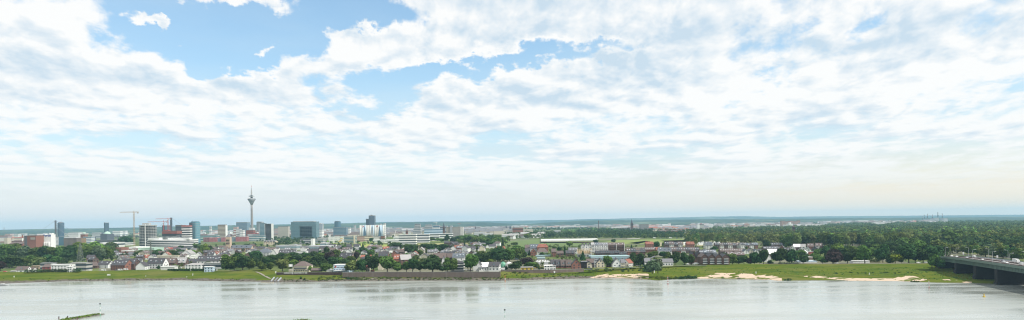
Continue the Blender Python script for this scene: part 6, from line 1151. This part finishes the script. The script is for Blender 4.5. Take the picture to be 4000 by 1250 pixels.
# the avenue right of the village and loose trees
for i in range(24):
    x = 2690 + i * 15.5; tree(*gp(x, 950 + 2 * math.sin(i), GZ), rg.uniform(21, 25), rg.uniform(17, 21), 'round', rg.choice('oomo'))
for i in range(18):
    x = 3060 + i * 27; tree(*gp(x, 965 + 3 * math.sin(i), GZ), rg.uniform(22, 28), rg.uniform(20, 27), 'round', rg.choice('oommd'))
zt = lambda Y: 'by the river' if Y < 900 else 'amid the village' if Y < 1400 else 'far behind'
autolabel([(t[0], t[1], t[2], t[3], t[4]) for t in TREES if not t[5]], lambda it, k, s: '%s %s %s, in line with %s%s' % (LEAF[it[3]][0], {'round': 'tree', 'column': 'slender tree', 'conifer': 'conifer', 'bush': 'bush'}[it[4]], k[3], k[2], s), lambda it: (it[3], it[4], anchor(it[1]), zt(it[2])))
print('trees', len(TREES), 'houses', len(HOUSES))
# ------------------------------------------------------------------ hedges
def hedge(x0, x1, y0, y1, yt, label, z=7.4, c='d', dp=3.0):
    X0, Y0 = gp(x0, y0, z); X1, Y1 = gp(x1, y1, z); h = at((x0 + x1) / 2, yt, (Y0 + Y1) / 2)[1] - z; L = math.hypot(X1 - X0, Y1 - Y0); rr = np.random.default_rng(int(x0)); n = int(L * 26); P = np.stack([rr.uniform(0, L, n), rr.normal(size=n) * dp * .33, rr.uniform(.05, 1, n) * h * (1 + .06 * np.sin(rr.uniform(0, L, n)))], 1); o = link('hedge', quad_mesh('hedge', quads(P, rr.uniform(.3, .6, n), rr), LM(c))); o.location = (X0, Y0, z); o.rotation_euler = (0, 0, math.atan2(Y1 - Y0, X1 - X0)); tag(o, label, 'hedge')
hedge(97, 183, 1065, 1063, 1053, 'dark ragged hedge right of the white chalet', dp=6); hedge(183, 275, 1063, 1062, 1052, 'dark hedge in front of the white modern house', dp=4); hedge(655, 742, 1057, 1057, 1050.5, 'clipped hedge left of the white gate post', dp=2.5); hedge(747, 845, 1057, 1057, 1050, 'clipped hedge right of the white gate post', dp=2.5); hedge(287, 315, 1062, 1062, 1049, 'two round dark bushes before the glass banded block', dp=6)
hedge(3040, 3120, 1031, 1031, 1026, 'low dark hedge on the dyke under the two round trees', 7.2); hedge(3330, 3440, 1024, 1022, 1014, 'green hedge behind the white party tents', 6, 'm'); hedge(2110, 2140, 1050, 1050, 1044, 'low hedge before the sawtooth greenhouse', 6)
small(745, 1057, 8, 4, 'white gate post between the two clipped hedges', 'offwhite', 'gate_post', 'post'); small(847, 1057, 7, 4, 'white gate post at the right end of the clipped hedge', 'offwhite', 'gate_post', 'post')
# reeds, weeds and shrubs along the water
def shrubs(spec, name, c):
    PP = []; SS = []; rr = np.random.default_rng(4)
    for (x0, x1, y0, y1, n, h) in spec:
        for _ in range(n):
            x = rr.uniform(x0, x1); p = bank_point(x, bank_t(x, rr.uniform(y0, y1))); q_ = int(14 + 22 * h); hh = h * rr.uniform(.5, 1.3); PP.append(np.array(p) + rr.normal(size=(q_, 3)) * (hh * .8, hh * .8, hh * .34) + (0, 0, hh * .5)); SS.append(rr.uniform(.14, .36, q_) * (1 + hh * .3))
    o = link(name, quad_mesh(name, quads(np.concatenate(PP), np.concatenate(SS), rr), LM(c))); tag(o, kind='stuff')
shrubs([(1340, 1560, 1084, 1095, 90, .7), (1560, 1960, 1085, 1094, 130, .6), (1240, 1340, 1080, 1096, 60, .7), (1960, 2300, 1070, 1088, 60, .6), (2560, 2640, 1082, 1092, 60, .7), (1100, 1250, 1090, 1099, 30, .5), (2000, 2060, 1062, 1068, 20, .8), (0, 960, 1088, 1098, 60, .4)], 'bank_weeds', 'm')
shrubs([(2668, 2718, 1082, 1089, 46, 1.3), (2654, 2668, 1087, 1091, 12, 1.7), (2420, 2560, 1042, 1062, 40, .9), (2520, 2545, 1050, 1064, 20, 2.2), (3560, 3590, 1100, 1103, 10, .7), (3060, 3090, 1090, 1097, 14, .6), (3260, 3560, 1064, 1070, 30, .6), (2250, 2400, 1050, 1060, 30, .8), (1350, 1400, 1086, 1094, 20, 1.2), (2820, 2830, 1087, 1089, 3, .5), (2883, 2892, 1087, 1089, 4, .7)], 'bank_shrubs', 'd')
shrubs([(2560, 3600, 1045, 1075, 300, .35), (3600, 3850, 1045, 1095, 110, .5), (1970, 2500, 1068, 1082, 110, .4)], 'meadow_tufts', 'l')
def single_shrub(x, y, h, w, label, c='d'):
    p = bank_point(x, bank_t(x, y)); k = p[1] / F; tree(p[0], p[1], h * k, w * k, 'bush', c, p[2] - .1, label, group=None)
single_shrub(1823, 1083, 9, 7, 'round dark bush at the foot of the quay wall below the balcony building'); single_shrub(1873, 1083, 6, 8, 'low dark bush at the quay wall foot below the white barn'); single_shrub(1175, 1090, 10, 12, 'dark bush on the grass bank below the clubhouse'); single_shrub(1190, 1093, 8, 12, 'second darker bush on the bank right below the clubhouse'); single_shrub(2613, 1110 - 8, 10, 8, 'small bush standing in the water beside the red striped beacon'); single_shrub(3078, 1096, 7, 9, 'small bush at the water edge of the right beach'); single_shrub(1612, 1083, 5, 5, 'small bush on the quay path below the large trees')
# ------------------------------------------------------------------ far stuff: woods and rooftops
def wood(name, regs, c, seed, q=26, size=1.0):
    rr = np.random.default_rng(seed); PP = []; SS = []
    base, _r, nb = crown_pts('round', q * 14, seed); NN = []
    for (x0, x1, y0, y1, n, hm) in regs:
        for _ in range(n):
            x = rr.uniform(x0, x1); y = rr.uniform(y0, y1); X, Y = gp(x, y, GZ)
            if Y < 2600 and not free(X, Y, 8): continue
            h = hm * rr.uniform(.7, 1.25); w = h * rr.uniform(.75, 1.25); i = rr.choice(len(base), q, replace=False); PP.append(base[i] * (w, w, h) + (X, Y, GZ - .06 * h)); NN.append(nb[i]); SS.append(np.full(q, .115 * w * (26 / q) ** .5 * size) * rr.uniform(.7, 1.3, q))
    o = link(name, quad_mesh(name, quads(np.concatenate(PP), np.concatenate(SS), rr, np.concatenate(NN)), LM(c))); tag(o, kind='stuff')
wood('dark_woodland', [(3060, 4040, 925, 962, 260, 19), (3120, 4040, 905, 928, 260, 19), (3260, 4040, 892, 908, 200, 20), (2560, 3260, 905, 925, 420, 17), (2560, 2800, 915, 930, 150, 15), (3600, 4040, 958, 985, 120, 18), (1980, 2560, 918, 930, 420, 17), (2250, 2550, 902, 916, 300, 17), (500, 1300, 895, 905, 250, 13), ], 'd', 1, 44)
wood('far_woodland', [(3300, 4040, 868, 893, 1300, 21), (3440, 4040, 880, 893, 600, 22), (3060, 4040, 893, 925, 900, 19), (2600, 3300, 884, 900, 300, 16)], 'f', 9, 34)
wood('mid_woodland', [(3060, 4040, 920, 962, 560, 20), (3120, 4040, 900, 925, 500, 19), (2680, 3060, 897, 915, 360, 16), (1980, 2560, 922, 932, 260, 13), (1990, 2500, 905, 920, 300, 14), (1780, 1990, 925, 955, 150, 13), (2560, 2700, 922, 930, 90, 12), (1900, 2100, 905, 915, 90, 13), (2950, 4040, 878, 900, 900, 18), (2550, 3300, 880, 900, 420, 14), (480, 720, 925, 945, 60, 12), (180, 300, 940, 955, 30, 12), (350, 520, 918, 930, 60, 12)], 'm', 2, 36)
wood('olive_woodland', [(2680, 4040, 915, 962, 420, 19), (3060, 4040, 895, 915, 300, 18), (3600, 4040, 930, 1000, 90, 16)], 'o', 13, 40)
wood('town_trees', [(1000, 1300, 922, 946, 110, 12), (1060, 1250, 930, 960, 110, 12), (1250, 1560, 915, 930, 70, 12), (0, 900, 902, 925, 420, 13), (900, 2000, 893, 912, 900, 14), (2000, 2700, 882, 900, 1100, 15), (2700, 4000, 866, 882, 1300, 16), (1290, 1550, 946, 962, 40, 8), (700, 1000, 955, 990, 60, 10), (500, 720, 985, 1005, 50, 9), (1000, 1800, 962, 985, 120, 9), (540, 720, 988, 998, 40, 8)], 'd', 3, 30)
wood('light_woodland', [(2200, 2420, 896, 912, 110, 15), (2400, 2700, 922, 930, 40, 12), (3180, 4040, 902, 950, 210, 20), (2000, 2600, 885, 895, 160, 13), (2650, 3000, 893, 905, 90, 14), (1100, 1550, 925, 955, 50, 9), (3740, 3830, 925, 945, 25, 16), (1780, 1990, 925, 950, 40, 12), (3480, 3560, 905, 925, 25, 19)], 'l', 4, 34)
wood('village_greenery', [(330, 900, 985, 1050, 120, 6), (1000, 1960, 975, 1045, 330, 7), (1960, 2300, 960, 1045, 160, 6), (2300, 2760, 965, 1030, 120, 6), (2760, 3230, 958, 1025, 90, 6)], 'm', 6, 36)
wood('left_bank_scrub', [(0, 300, 985, 1050, 220, 7), (290, 500, 985, 1025, 120, 7), (3220, 3700, 975, 1024, 200, 8), (840, 1300, 1015, 1050, 140, 9)], 'd', 7, 60)
def rooftops(name, regs, wallc, roofc, seed):
    rr = np.random.default_rng(seed); bw = MB(); br = MB()
    for (x0, x1, y0, y1, n) in regs:
        for _ in range(n):
            x = rr.uniform(x0, x1); y = rr.uniform(y0, y1); X, Y = gp(x, y, GZ)
            if Y < 2600 and not free(X, Y, 12): continue
            w = rr.uniform(12, 45) * (1 + Y / 9000); d = rr.uniform(10, 18); h = rr.uniform(6, 13) * (1 + Y / 12000); a = rr.uniform(-.4, .4); c, s = math.cos(a), math.sin(a)
            bw.box(X, Y, GZ, w, d, h, a); k = d / 2 + .4; L = w / 2 + .4; ri = rr.uniform(2.5, 5)
            loc = [(-L, -k, h), (L, -k, h), (L, k, h), (-L, k, h), (-L, 0, h + ri), (L, 0, h + ri)]; br.add([(X + p[0] * c - p[1] * s, Y + p[0] * s + p[1] * c, GZ + p[2] + .05) for p in loc], [(0, 1, 5, 4), (1, 2, 5), (2, 3, 4, 5), (3, 0, 4)])
    tag(bw.build(name + '_walls', M(wallc)), kind='stuff'); tag(br.build(name + '_roofs', M(roofc)), kind='stuff')
TOWN = [(0, 500, 904, 912), (500, 1000, 900, 908), (1000, 1500, 892, 905), (1500, 2000, 890, 903), (2000, 2600, 884, 893), (2400, 2750, 890, 899), (2700, 3200, 876, 890), (3200, 3700, 868, 876)]
rooftops('distant_town_white', [(a, b_, c, d_, 75) for (a, b_, c, d_) in TOWN] + [(700, 1300, 905, 930, 90), (1480, 1740, 900, 914, 60), (1980, 2120, 922, 932, 12), (2480, 2720, 893, 900, 80)], 'white', 'roofpale', 21)
rooftops('distant_town_dark', [(a, b_, c, d_, 85) for (a, b_, c, d_) in TOWN] + [(1060, 1560, 905, 925, 190), (1480, 2000, 897, 914, 230), (0, 500, 912, 930, 60), (2450, 2760, 890, 903, 160), (1820, 1980, 900, 916, 60)], 'beige', 'roofgrey', 22)
rooftops('distant_town_red', [(a, b_, c, d_, 26) for (a, b_, c, d_) in TOWN] + [(1060, 1300, 908, 925, 36), (500, 900, 905, 920, 20), (2500, 2700, 892, 903, 40), (0, 120, 925, 945, 10)], 'cream', 'roofred', 23)
rooftops('distant_town_brown', [(a, b_, c, d_, 80) for (a, b_, c, d_) in TOWN] + [(1060, 1560, 910, 930, 110), (1500, 2000, 897, 912, 90), (700, 1000, 925, 935, 20)], 'beige', 'roofbrown', 24)
# ================================================================== bridge
def bp(D, off=0.0, z=18.5):           # near edge line of the deck and points across it
    X = 411 + (D - 569) * .246; nx, ny = .971, -.239
    return (X + nx * off, D + ny * off, z)
r = root('river_bridge', (420, 600, 0), 'green steel girder road bridge on dark stone piers at the right edge', 'bridge'); O = Vector((420, 600, 0))
DD = [300, 380, 460, 540, 620, 700, 757]; zdeck = lambda D: 18.5 - max(0, D - 700) * .014
def strip(offs_zs, name, m_, Ds=DD, par=r):
    v = []; f = []; k = len(offs_zs)
    for D in Ds:
        for (o_, dz) in offs_zs: p = bp(D, o_, zdeck(D) + dz); v.append(tuple(Vector(p) - O))
    for i in range(len(Ds) - 1):
        for j in range(k): a = i * k + j; b2 = i * k + (j + 1) % k; f.append((a, a + k, b2 + k, b2))
    f.append(tuple(range(k))); f.append(tuple((len(Ds) - 1) * k + j for j in reversed(range(k)))); return MB().add(v, f).build(name, m_, par)
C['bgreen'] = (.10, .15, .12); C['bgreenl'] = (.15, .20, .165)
strip([(0, -.05), (28, -.05), (28, -1.3), (0, -1.3)], 'deck', mat('bridge asphalt', (.17, .165, .16), .9, .06, .2))
strip([(-.5, .55), (-.1, .55), (-.1, -1.5), (-.5, -1.5)], 'edge_beam', M('bgreenl')); strip([(28, .55), (28.4, .55), (28.4, -1.5), (28, -1.5)], 'edge_beam', M('bgreenl'))
strip([(13.4, .95), (14.2, .95), (14.2, 0), (13.4, 0)], 'median_barrier', M('brown')); strip([(4.0, .75), (4.15, .75), (4.15, 0), (4.0, 0)], 'guard_rail', M('brown')); strip([(24, .75), (24.15, .75), (24.15, 0), (24, 0)], 'guard_rail', M('steel'))
strip([(4.2, .02), (13.3, .02), (13.3, -.04), (4.2, -.04)], 'lane_surface', mat('carriageway', (.22, .20, .19), .9, .06, .2)); strip([(14.4, .02), (23.9, .02), (23.9, -.04), (14.4, -.04)], 'lane_surface', mat('carriageway', (.22, .20, .19), .9, .06, .2))
for o_ in (8.7, 19.2): strip([(o_, .05), (o_ + .3, .05), (o_ + .3, .0), (o_, .0)], 'lane_marking', M('white'))
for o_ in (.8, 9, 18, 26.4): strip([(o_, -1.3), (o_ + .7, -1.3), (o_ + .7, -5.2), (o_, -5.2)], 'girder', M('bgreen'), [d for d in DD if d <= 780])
b = MB()
for i in range(150):
    D = 330 + i * 2.6; p = Vector(bp(D, .6, zdeck(D) - 5.1)) - O; b.box(p.x, p.y, p.z, .3, .22, 3.7)
b.build('stiffener', M('bgreenl'), r)
STONE = mat('pier basalt', (.02, .018, .017), .95, .25, .5)
for i, D in enumerate((622, 668, 716)):
    p = Vector(bp(D, 14, 0)) - O; q_ = MB(); zt_ = zdeck(D) - 5.25; zb = -1.5 if i == 0 else (1 if i == 1 else 3)
    for (w0, t0, z0, z1) in ((30, 7.0, zb, zb + 3.5), (28.5, 6.0, zb + 3.5, zt_)): q_.box(p.x, p.y, z0, w0, t0, z1 - z0, R(-13.8))
    q_.build('pier', STONE, r)
MB().box(*(Vector(bp(764, 14, 0)) - O)[:2], 0, 30, 13, 17.3, R(-13.8)).build('abutment', STONE, r)
for i, (x, w_, m_) in enumerate(((3822, 4, 'offwhite'), (3851, 16, 'rbrick'), (3878, 12, 'paleblue'))):
    p = bank_point(x, bank_t(x, 1079)); k = p[1] / F; rr_ = root('container', (p[0], p[1], p[2] - .2), ('small white', 'rusty red', 'pale blue')[i] + ' storage container on the grass under the bridge', 'container'); MB().box(0, 0, 0, w_ * k, 2.5, 2.2).build('body', M(m_), rr_); MB().box(w_ * k * .3, -1.3, .2, w_ * k * .25, .1, 1.8).build('door', M('steel'), rr_)
# lamps
def lamp(D, off, label, h=9.5, side=1):
    p = bp(D, off, zdeck(D)); r = root('street_lamp', p, label, 'street lamp', 'lamps along the bridge'); MB().lathe([(.16, 0), (.09, h)], 8).build('pole', M('lgrey'), r)
    d_ = Vector((.971, -.239, 0)) * side * 2.0; MB().beam((0, 0, h - .1), (d_.x, d_.y, h + .4), .14).build('arm', M('lgrey'), r); MB().beam((d_.x * .8, d_.y * .8, h + .35), (d_.x * 1.5, d_.y * 1.5, h + .5), .28).build('lamp_head', M('white'), r)
od = ['first', 'second', 'third', 'fourth', 'fifth', 'sixth', 'seventh', 'eighth']
for i, D in enumerate((572, 602, 636, 680, 722, 752)): lamp(D, 2.6, '%s nearest lamp of the near row on the bridge' % od[i])
for i, D in enumerate((548, 592, 628, 664, 706, 756)): lamp(D, 26, '%s nearest lamp of the far row on the bridge' % od[i], side=-1)
for i, D in enumerate((585, 655, 735)):
    p = bp(D, 13.8, zdeck(D)); rr_ = root('road_sign', p, '%s white sign on the central reservation of the bridge' % ('nearest', 'middle', 'farthest')[i], 'road sign'); MB().lathe([(.1, 0), (.1, 4)], 6).build('post', M('steel'), rr_); MB().box(0, 0, 3, 1.4, .15, 2.4, R(-14)).build('panel', M('white'), rr_)
# vehicles
def vehicle(D, off, col, label, kind='car', rev=False, base=None, loc=None, rot=None):
    ang = math.atan2(1, .246) + (math.pi if rev else 0)
    p = loc if loc else bp(D, off, zdeck(D) + .06); name = {'car': 'car', 'van': 'van', 'truck': 'truck', 'bus': 'bus'}[kind]; r = root(name, p, label, kind, 'vehicles on the bridge' if not loc else None, ang if rot is None else rot)
    def prof(pts, wd, nm, m_, par=r, taper=1.0, z0=None):
        v = [(x, -wd / 2 * (taper if z > (z0 or 9e9) else 1), z) for (x, z) in pts] + [(x, wd / 2 * (taper if z > (z0 or 9e9) else 1), z) for (x, z) in pts]; k = len(pts); f = [tuple(range(k)), tuple(reversed(range(k, 2 * k)))] + [(i, k + i, k + (i + 1) % k, (i + 1) % k) for i in range(k)]; return MB().add(v, f).build(nm, m_, par)
    pm = mat('paint ' + col, C[col], .25, .01, 1, spec=.6)
    if kind == 'car':
        prof([(-2.2, .35), (2.2, .35), (2.25, .7), (1.2, .95), (.55, 1.42), (-1.25, 1.45), (-1.9, 1.0), (-2.25, .95)], 1.8, 'body', pm, taper=.82, z0=1.1); prof([(.98, 1.0), (.5, 1.38), (-1.22, 1.4), (-1.8, 1.02)], 1.72, 'cabin_glass', M('glass'), taper=.88, z0=1.1); wx, wr = (1.4, -1.35), .33
    elif kind == 'van': prof([(-2.7, .4), (2.5, .4), (2.6, 1.0), (2.0, 1.3), (1.5, 2.2), (-2.7, 2.3)], 2.0, 'body', pm); prof([(2.02, 1.32), (1.52, 2.12), (.6, 2.12), (.6, 1.32)], 2.06, 'windscreen', M('glass')); wx, wr = (1.7, -1.7), .38
    elif kind == 'truck': prof([(-4.5, .9), (2.3, .9), (2.3, 3.7), (-4.5, 3.7)], 2.5, 'cargo_box', pm); prof([(2.5, .5), (4.6, .5), (4.7, 1.5), (4.4, 2.9), (2.5, 3.0)], 2.4, 'cab', M('white')); prof([(4.66, 1.6), (4.46, 2.6), (3.4, 2.6), (3.4, 1.6)], 2.46, 'windscreen', M('glass')); wx, wr = (3.6, -2.2, -3.4), .5
    else: prof([(-6, .5), (6, .5), (6.1, 1.4), (5.9, 3.4), (-6, 3.4)], 2.55, 'body', pm); prof([(-5.6, 1.7), (5.9, 1.7), (5.8, 2.7), (-5.6, 2.7)], 2.6, 'window_band', M('glass')); wx, wr = (4.2, -3.8), .5
    wdt = {'car': .86, 'van': .95, 'truck': 1.15, 'bus': 1.2}[kind]
    for x_ in wx:
        for s in (-1, 1):
            wq = MB().lathe([(wr, -.11), (wr, .11)], 12).build('wheel', M('black'), r); wq.location = (x_, s * wdt, wr); wq.rotation_euler = (R(90), 0, 0)
    for s in (-1, 1):
        fx = {'car': 2.24, 'van': 2.6, 'truck': 4.7, 'bus': 6.1}[kind]; MB().box(fx, s * wdt * .75, .62 if kind == 'car' else .9, .06, .35, .2).build('headlight', M('white'), r)
V = [(746, 6.5, 'white', 'car', 0, 'white car, farther of the pair entering the bridge'), (732, 6.5, 'white', 'car', 0, 'white car, nearer of the pair entering the bridge'), (706, 6.6, 'lgrey', 'car', 0, 'silver car behind the white pair on the near lane'), (669, 6.5, 'white', 'car', 0, 'small white car below the white minibus'), (716, 17, 'white', 'van', 1, 'white van on the far carriageway near the trees'), (728, 20, 'dgrey', 'car', 1, 'dark car behind the white van'), (650, 16.5, 'dgrey', 'car', 1, 'dark car on the far carriageway left of the box truck'), (634, 10.5, 'lgrey', 'car', 0, 'silver car near the median left of the box truck'),
 (626, 17, 'white', 'truck', 1, 'white box truck on the far carriageway'), (612, 16.5, 'black', 'car', 1, 'black car right of the white box truck'), (618, 6.4, 'white', 'car', 0, 'white car on the near lane below the box truck'), (598, 9.5, 'white', 'van', 0, 'white van in the middle of the near carriageway'), (594, 20, 'slate', 'car', 1, 'lone grey blue car on the empty far lane'), (578, 6.5, 'white', 'car', 0, 'white car left of the silver car at the bridge front'), (566, 8.5, 'lgrey', 'car', 0, 'silver car left of the red truck'), (552, 12.0, 'red', 'truck', 0, 'red truck at the right edge of the picture'), (545, 16.5, 'blue', 'truck', 1, 'blue truck on the far carriageway at the right edge')]
for (D, o_, c_, k_, rv, lb) in V: vehicle(D, o_, c_, lb, k_, bool(rv))
def parked(x, y, c_, lb, kind='car', z=7.5, rot=0.0): X, Y = gp(x, y, z); vehicle(0, 0, c_, lb, kind, loc=(X, Y, z), rot=rot)
parked(352, 1058, 'white', 'white parked car right of the two round bushes', rot=.2, z=6.5); parked(405, 1058, 'white', 'white parked van beside the white car row', 'van', 6.5); parked(455, 1058, 'dgrey', 'dark parked car before the brick gable house', z=6.8); parked(470, 1057, 'white', 'white parked van before the brick gable house', 'van', 6.8); parked(492, 1055, 'white', 'white parked van left of the white cottage', 'van', 6.8); parked(702, 1049, 'white', 'white parked van between the shed and the bungalow', 'van', 6.8)
parked(1820, 1056, 'lgrey', 'grey parked car right of the balcony building', z=7.2); parked(1838, 1057, 'white', 'white parked car below the big tree by the quay wall', z=7.2); parked(1884, 1058, 'white', 'white parked car in front of the low white shed', z=7.2); parked(2302, 1048.5, 'slate', 'blue grey parked car before the cream cottage', z=7.6); parked(2403, 1045, 'white', 'white parked car before the white gable house', z=7.6); parked(2490, 1041, 'dgrey', 'dark parked car between the two dark road trees', z=7.6)
parked(2688, 1034, 'white', 'white parked car under the road trees', z=7.6); parked(2712, 1034, 'lgrey', 'silver parked car left of the gabled flats', z=7.6); parked(2722, 1033, 'white', 'white parked van beside the gabled flats', 'van', 7.6); parked(3588, 1028, 'white', 'white car on the dyke road under the dark trees', z=7.6); parked(3655, 1027, 'white', 'white car near the bridge end under the trees', z=7.6); parked(3618, 1027.5, 'lgrey', 'grey car on the dyke road left of the bridge end', z=7.6); parked(3268, 1030, 'white', 'white car beside the copper beech', z=7.4); parked(2575, 1038, 'red', 'red parked car right of the arched window house', z=7.6); parked(20, 1063, 'red', 'red parked car at the left edge of the dyke', z=7.2)
for i in range(7): parked(2556 + i * 21 + (i % 3) * 4, 931.5, ('white', 'lgrey', 'black', 'white', 'blue', 'white', 'lgrey')[i], '%s from left of the tiny vehicles on the far motorway' % ORD[i].replace('first', 'first'), 'truck' if i in (0, 3) else 'van', z=GZ + .3)
# ------------------------------------------------------------------ beacons, buoy, boats, groyne
def beacon(x, yt, yb, label, cols=('white', 'red'), n_=5, wpx=3.2, top=None, z=-1.0, foot=0.0):
    X, Y = gp(x, yb, 0); h = at(x, yt, Y)[1] + foot; k = Y / F; r = root('beacon_post', (X, Y, -foot), label, 'beacon')
    for i in range(n_): rd = wpx * k / 2 * (1 - .45 * i / n_); MB().lathe([(rd, h * i / n_), (rd, h * (i + 1) / n_)], 10).build('band', M(cols[i % len(cols)]), r)
    MB().lathe([(wpx * k * .25, -2), (wpx * k * .25, 0)], 8).build('pile', M('dgrey'), r)
    if top: MB().lathe([(.1, h), (.5, h + .4), (.45, h + .9), (.05, h + 1.1)], 10).build('topmark', M(top), r)
C['rust'] = (.45, .16, .05)
beacon(1973, 1074, 1101, 'slim orange white striped beacon at the shore below the domes', ('rust', 'rust', 'white', 'red'), 6); beacon(2609, 1077, 1111, 'red and white striped beacon in the shallows before the willow', ('red', 'white'), 7); beacon(3629, 1090, 1125, 'thin red and white beacon left of the bridge shallows', ('red', 'white'), 5, 2.2)
beacon(391.5, 1190, 1235, 'green and white beacon pole on the tip of the stone groyne', ('domegreen', 'white'), 5, 2.4, 'black'); beacon(1972.5, 1214, 1258, 'green and white beacon pole at the bottom of the picture', ('domegreen', 'white'), 5, 2.2, 'black')
X, Y = gp(3844, 1160, 0); r = root('buoy', (X, Y, 0), 'small yellow buoy floating near the bridge', 'buoy'); MB().lathe([(.3, -.4), (1.0, 0), (.9, .5), (.4, .9), (.3, 1.6), (.55, 1.8), (.1, 2.3)], 14).build('float', M('yellow'), r, True); MB().lathe([(.12, 2.3), (.12, 2.9)], 6).build('topmark', M('yellow'), r)
def boat(x, y, L, label, m_='white', rot=0.0):
    X, Y = gp(x, y, 0); r = root('boat', (X, Y, 0), label, 'boat', rot=rot); hw = L * .14; sec = [(-L / 2, .8), (-L * .3, 1), (0, 1), (L * .3, .8), (L * .45, .4), (L / 2, .03)]; v = []; f = []
    for (x_, k) in sec: v += [(x_, -hw * k, .9 + .25 * max(0, x_) / L), (x_, -hw * k * .6, -.3), (x_, hw * k * .6, -.3), (x_, hw * k, .9 + .25 * max(0, x_) / L)]
    for i in range(5):
        for j in range(3): f.append((i * 4 + j, i * 4 + j + 1, i * 4 + 5 + j, i * 4 + 4 + j))
        f.append((i * 4 + 3, i * 4, i * 4 + 4, i * 4 + 7))
    f += [(0, 3, 2, 1), (20, 21, 22, 23)]; MB().add(v, f).build('hull', M(m_), r); MB().box(-L * .08, 0, .9, L * .34, hw * 1.3, 1.2, taper=.85).build('cabin', M('white'), r); MB().box(-L * .08, 0, 1.25, L * .35, hw * 1.32, .5, taper=.97).build('window', M('glass'), r)
boat(13, 1115, 13, 'grey white motor boat on the water at the far left', 'lgrey'); boat(14, 1101, 7, 'white dinghy pulled up at the far left bank')
rr = np.random.default_rng(12); PP = []; SS = []; b = MB(); r = root('groyne', (*gp(320, 1245, 0), 0), 'low stone groyne overgrown with moss at the lower left', 'groyne'); O2 = Vector(r.location)
line = [(228, 1262), (262, 1249), (300, 1244), (335, 1238), (365, 1233), (388, 1230), (400, 1228)]
for i in range(len(line) - 1):
    for k in range(16):
        t = (k + rr.uniform()) / 16; x = lerp(line[i][0], line[i + 1][0], t); y = lerp(line[i][1], line[i + 1][1], t); X, Y = gp(x, y, 0); wd = 2.0 * (1 - .75 * (i + t) / 6)
        for _ in range(4):
            s = rr.uniform(.5, 1.2); b.lathe([(s * .8, -.5), (s, .1), (s * .7, .45), (.1, .6)], 6, X - O2.x + rr.normal() * wd, Y - O2.y + rr.normal() * wd * .8)
        if i < 5:
            P = rr.normal(size=(40, 3)) * (wd * .8, wd * .8, .22) + (X, Y, .65); PP.append(P); SS.append(rr.uniform(.18, .4, 40))
b.build('stones', mat('wet stone', (.13, .12, .10), .8, .2, .8), r); g_ = link('weeds', quad_mesh('weeds', quads(np.concatenate(PP) - np.array(O2), np.concatenate(SS), rr), LM('l')), r)
for i, (x, y) in enumerate(((230, 1246), (264, 1242), (302, 1248))):
    X, Y = gp(x, y, 0); q_ = root('mooring_post', (X, Y, -.5), ('left', 'middle', 'right')[i] + ' dark short post standing by the stone groyne', 'post'); MB().lathe([(.35, 0), (.3, 1.9 if i != 1 else 1.6)], 8).build('post', M('dbrick'), q_); MB().lathe([(.45, 1.9 if i != 1 else 1.6), (.3, 2.2 if i != 1 else 1.9)], 8).build('cap', M('black'), q_)
X, Y = gp(1183, 1252, 0); r = root('mossy_rock', (X, Y, 0), 'mossy rock just breaking the surface at the lower edge', 'rock'); b = MB()
for i in range(9): b.lathe([(1.0, -.6), (1.1, .15), (.7, .55), (.1, .7)], 7, rr.normal() * 2.2, rr.normal() * .8)
b.build('stones', MATS['wet stone'], r); link('weeds', quad_mesh('weeds', quads(rr.normal(size=(120, 3)) * (2.6, .9, .2) + (0, 0, .65), rr.uniform(.15, .35, 120), rr), LM('l')), r)
# ================================================================== haze
hz_ = MB().box(0, 12400, -5.0, 60000, 27200, 345).build('haze', bpy.data.materials.new('haze')); tag(hz_, kind='stuff'); m = hz_.data.materials[0]; m.use_nodes = True; m.node_tree.nodes.clear()
n = NT(m.node_tree); pv = n.new('ShaderNodeVolumePrincipled'); pv.inputs['Color'].default_value = (.44, .75, 1.0, 1); pv.inputs['Density'].default_value = 4.3e-5; pv.inputs['Anisotropy'].default_value = .1; ou = n.new('ShaderNodeOutputMaterial'); m.node_tree.links.new(pv.outputs[0], ou.inputs['Volume'])

# lettering and wires become meshes
dg = bpy.context.evaluated_depsgraph_get()
for o in [q_ for q_ in bpy.data.objects if q_.type in ('FONT', 'CURVE')]:
    me = bpy.data.meshes.new_from_object(o.evaluated_get(dg)); nm = o.name; k = link(nm, me, o.parent); k.matrix_local = o.matrix_local.copy()
    for key in ('label', 'category', 'group'):
        if key in o.keys(): k[key] = o[key]
    bpy.data.objects.remove(o); k.name = nm
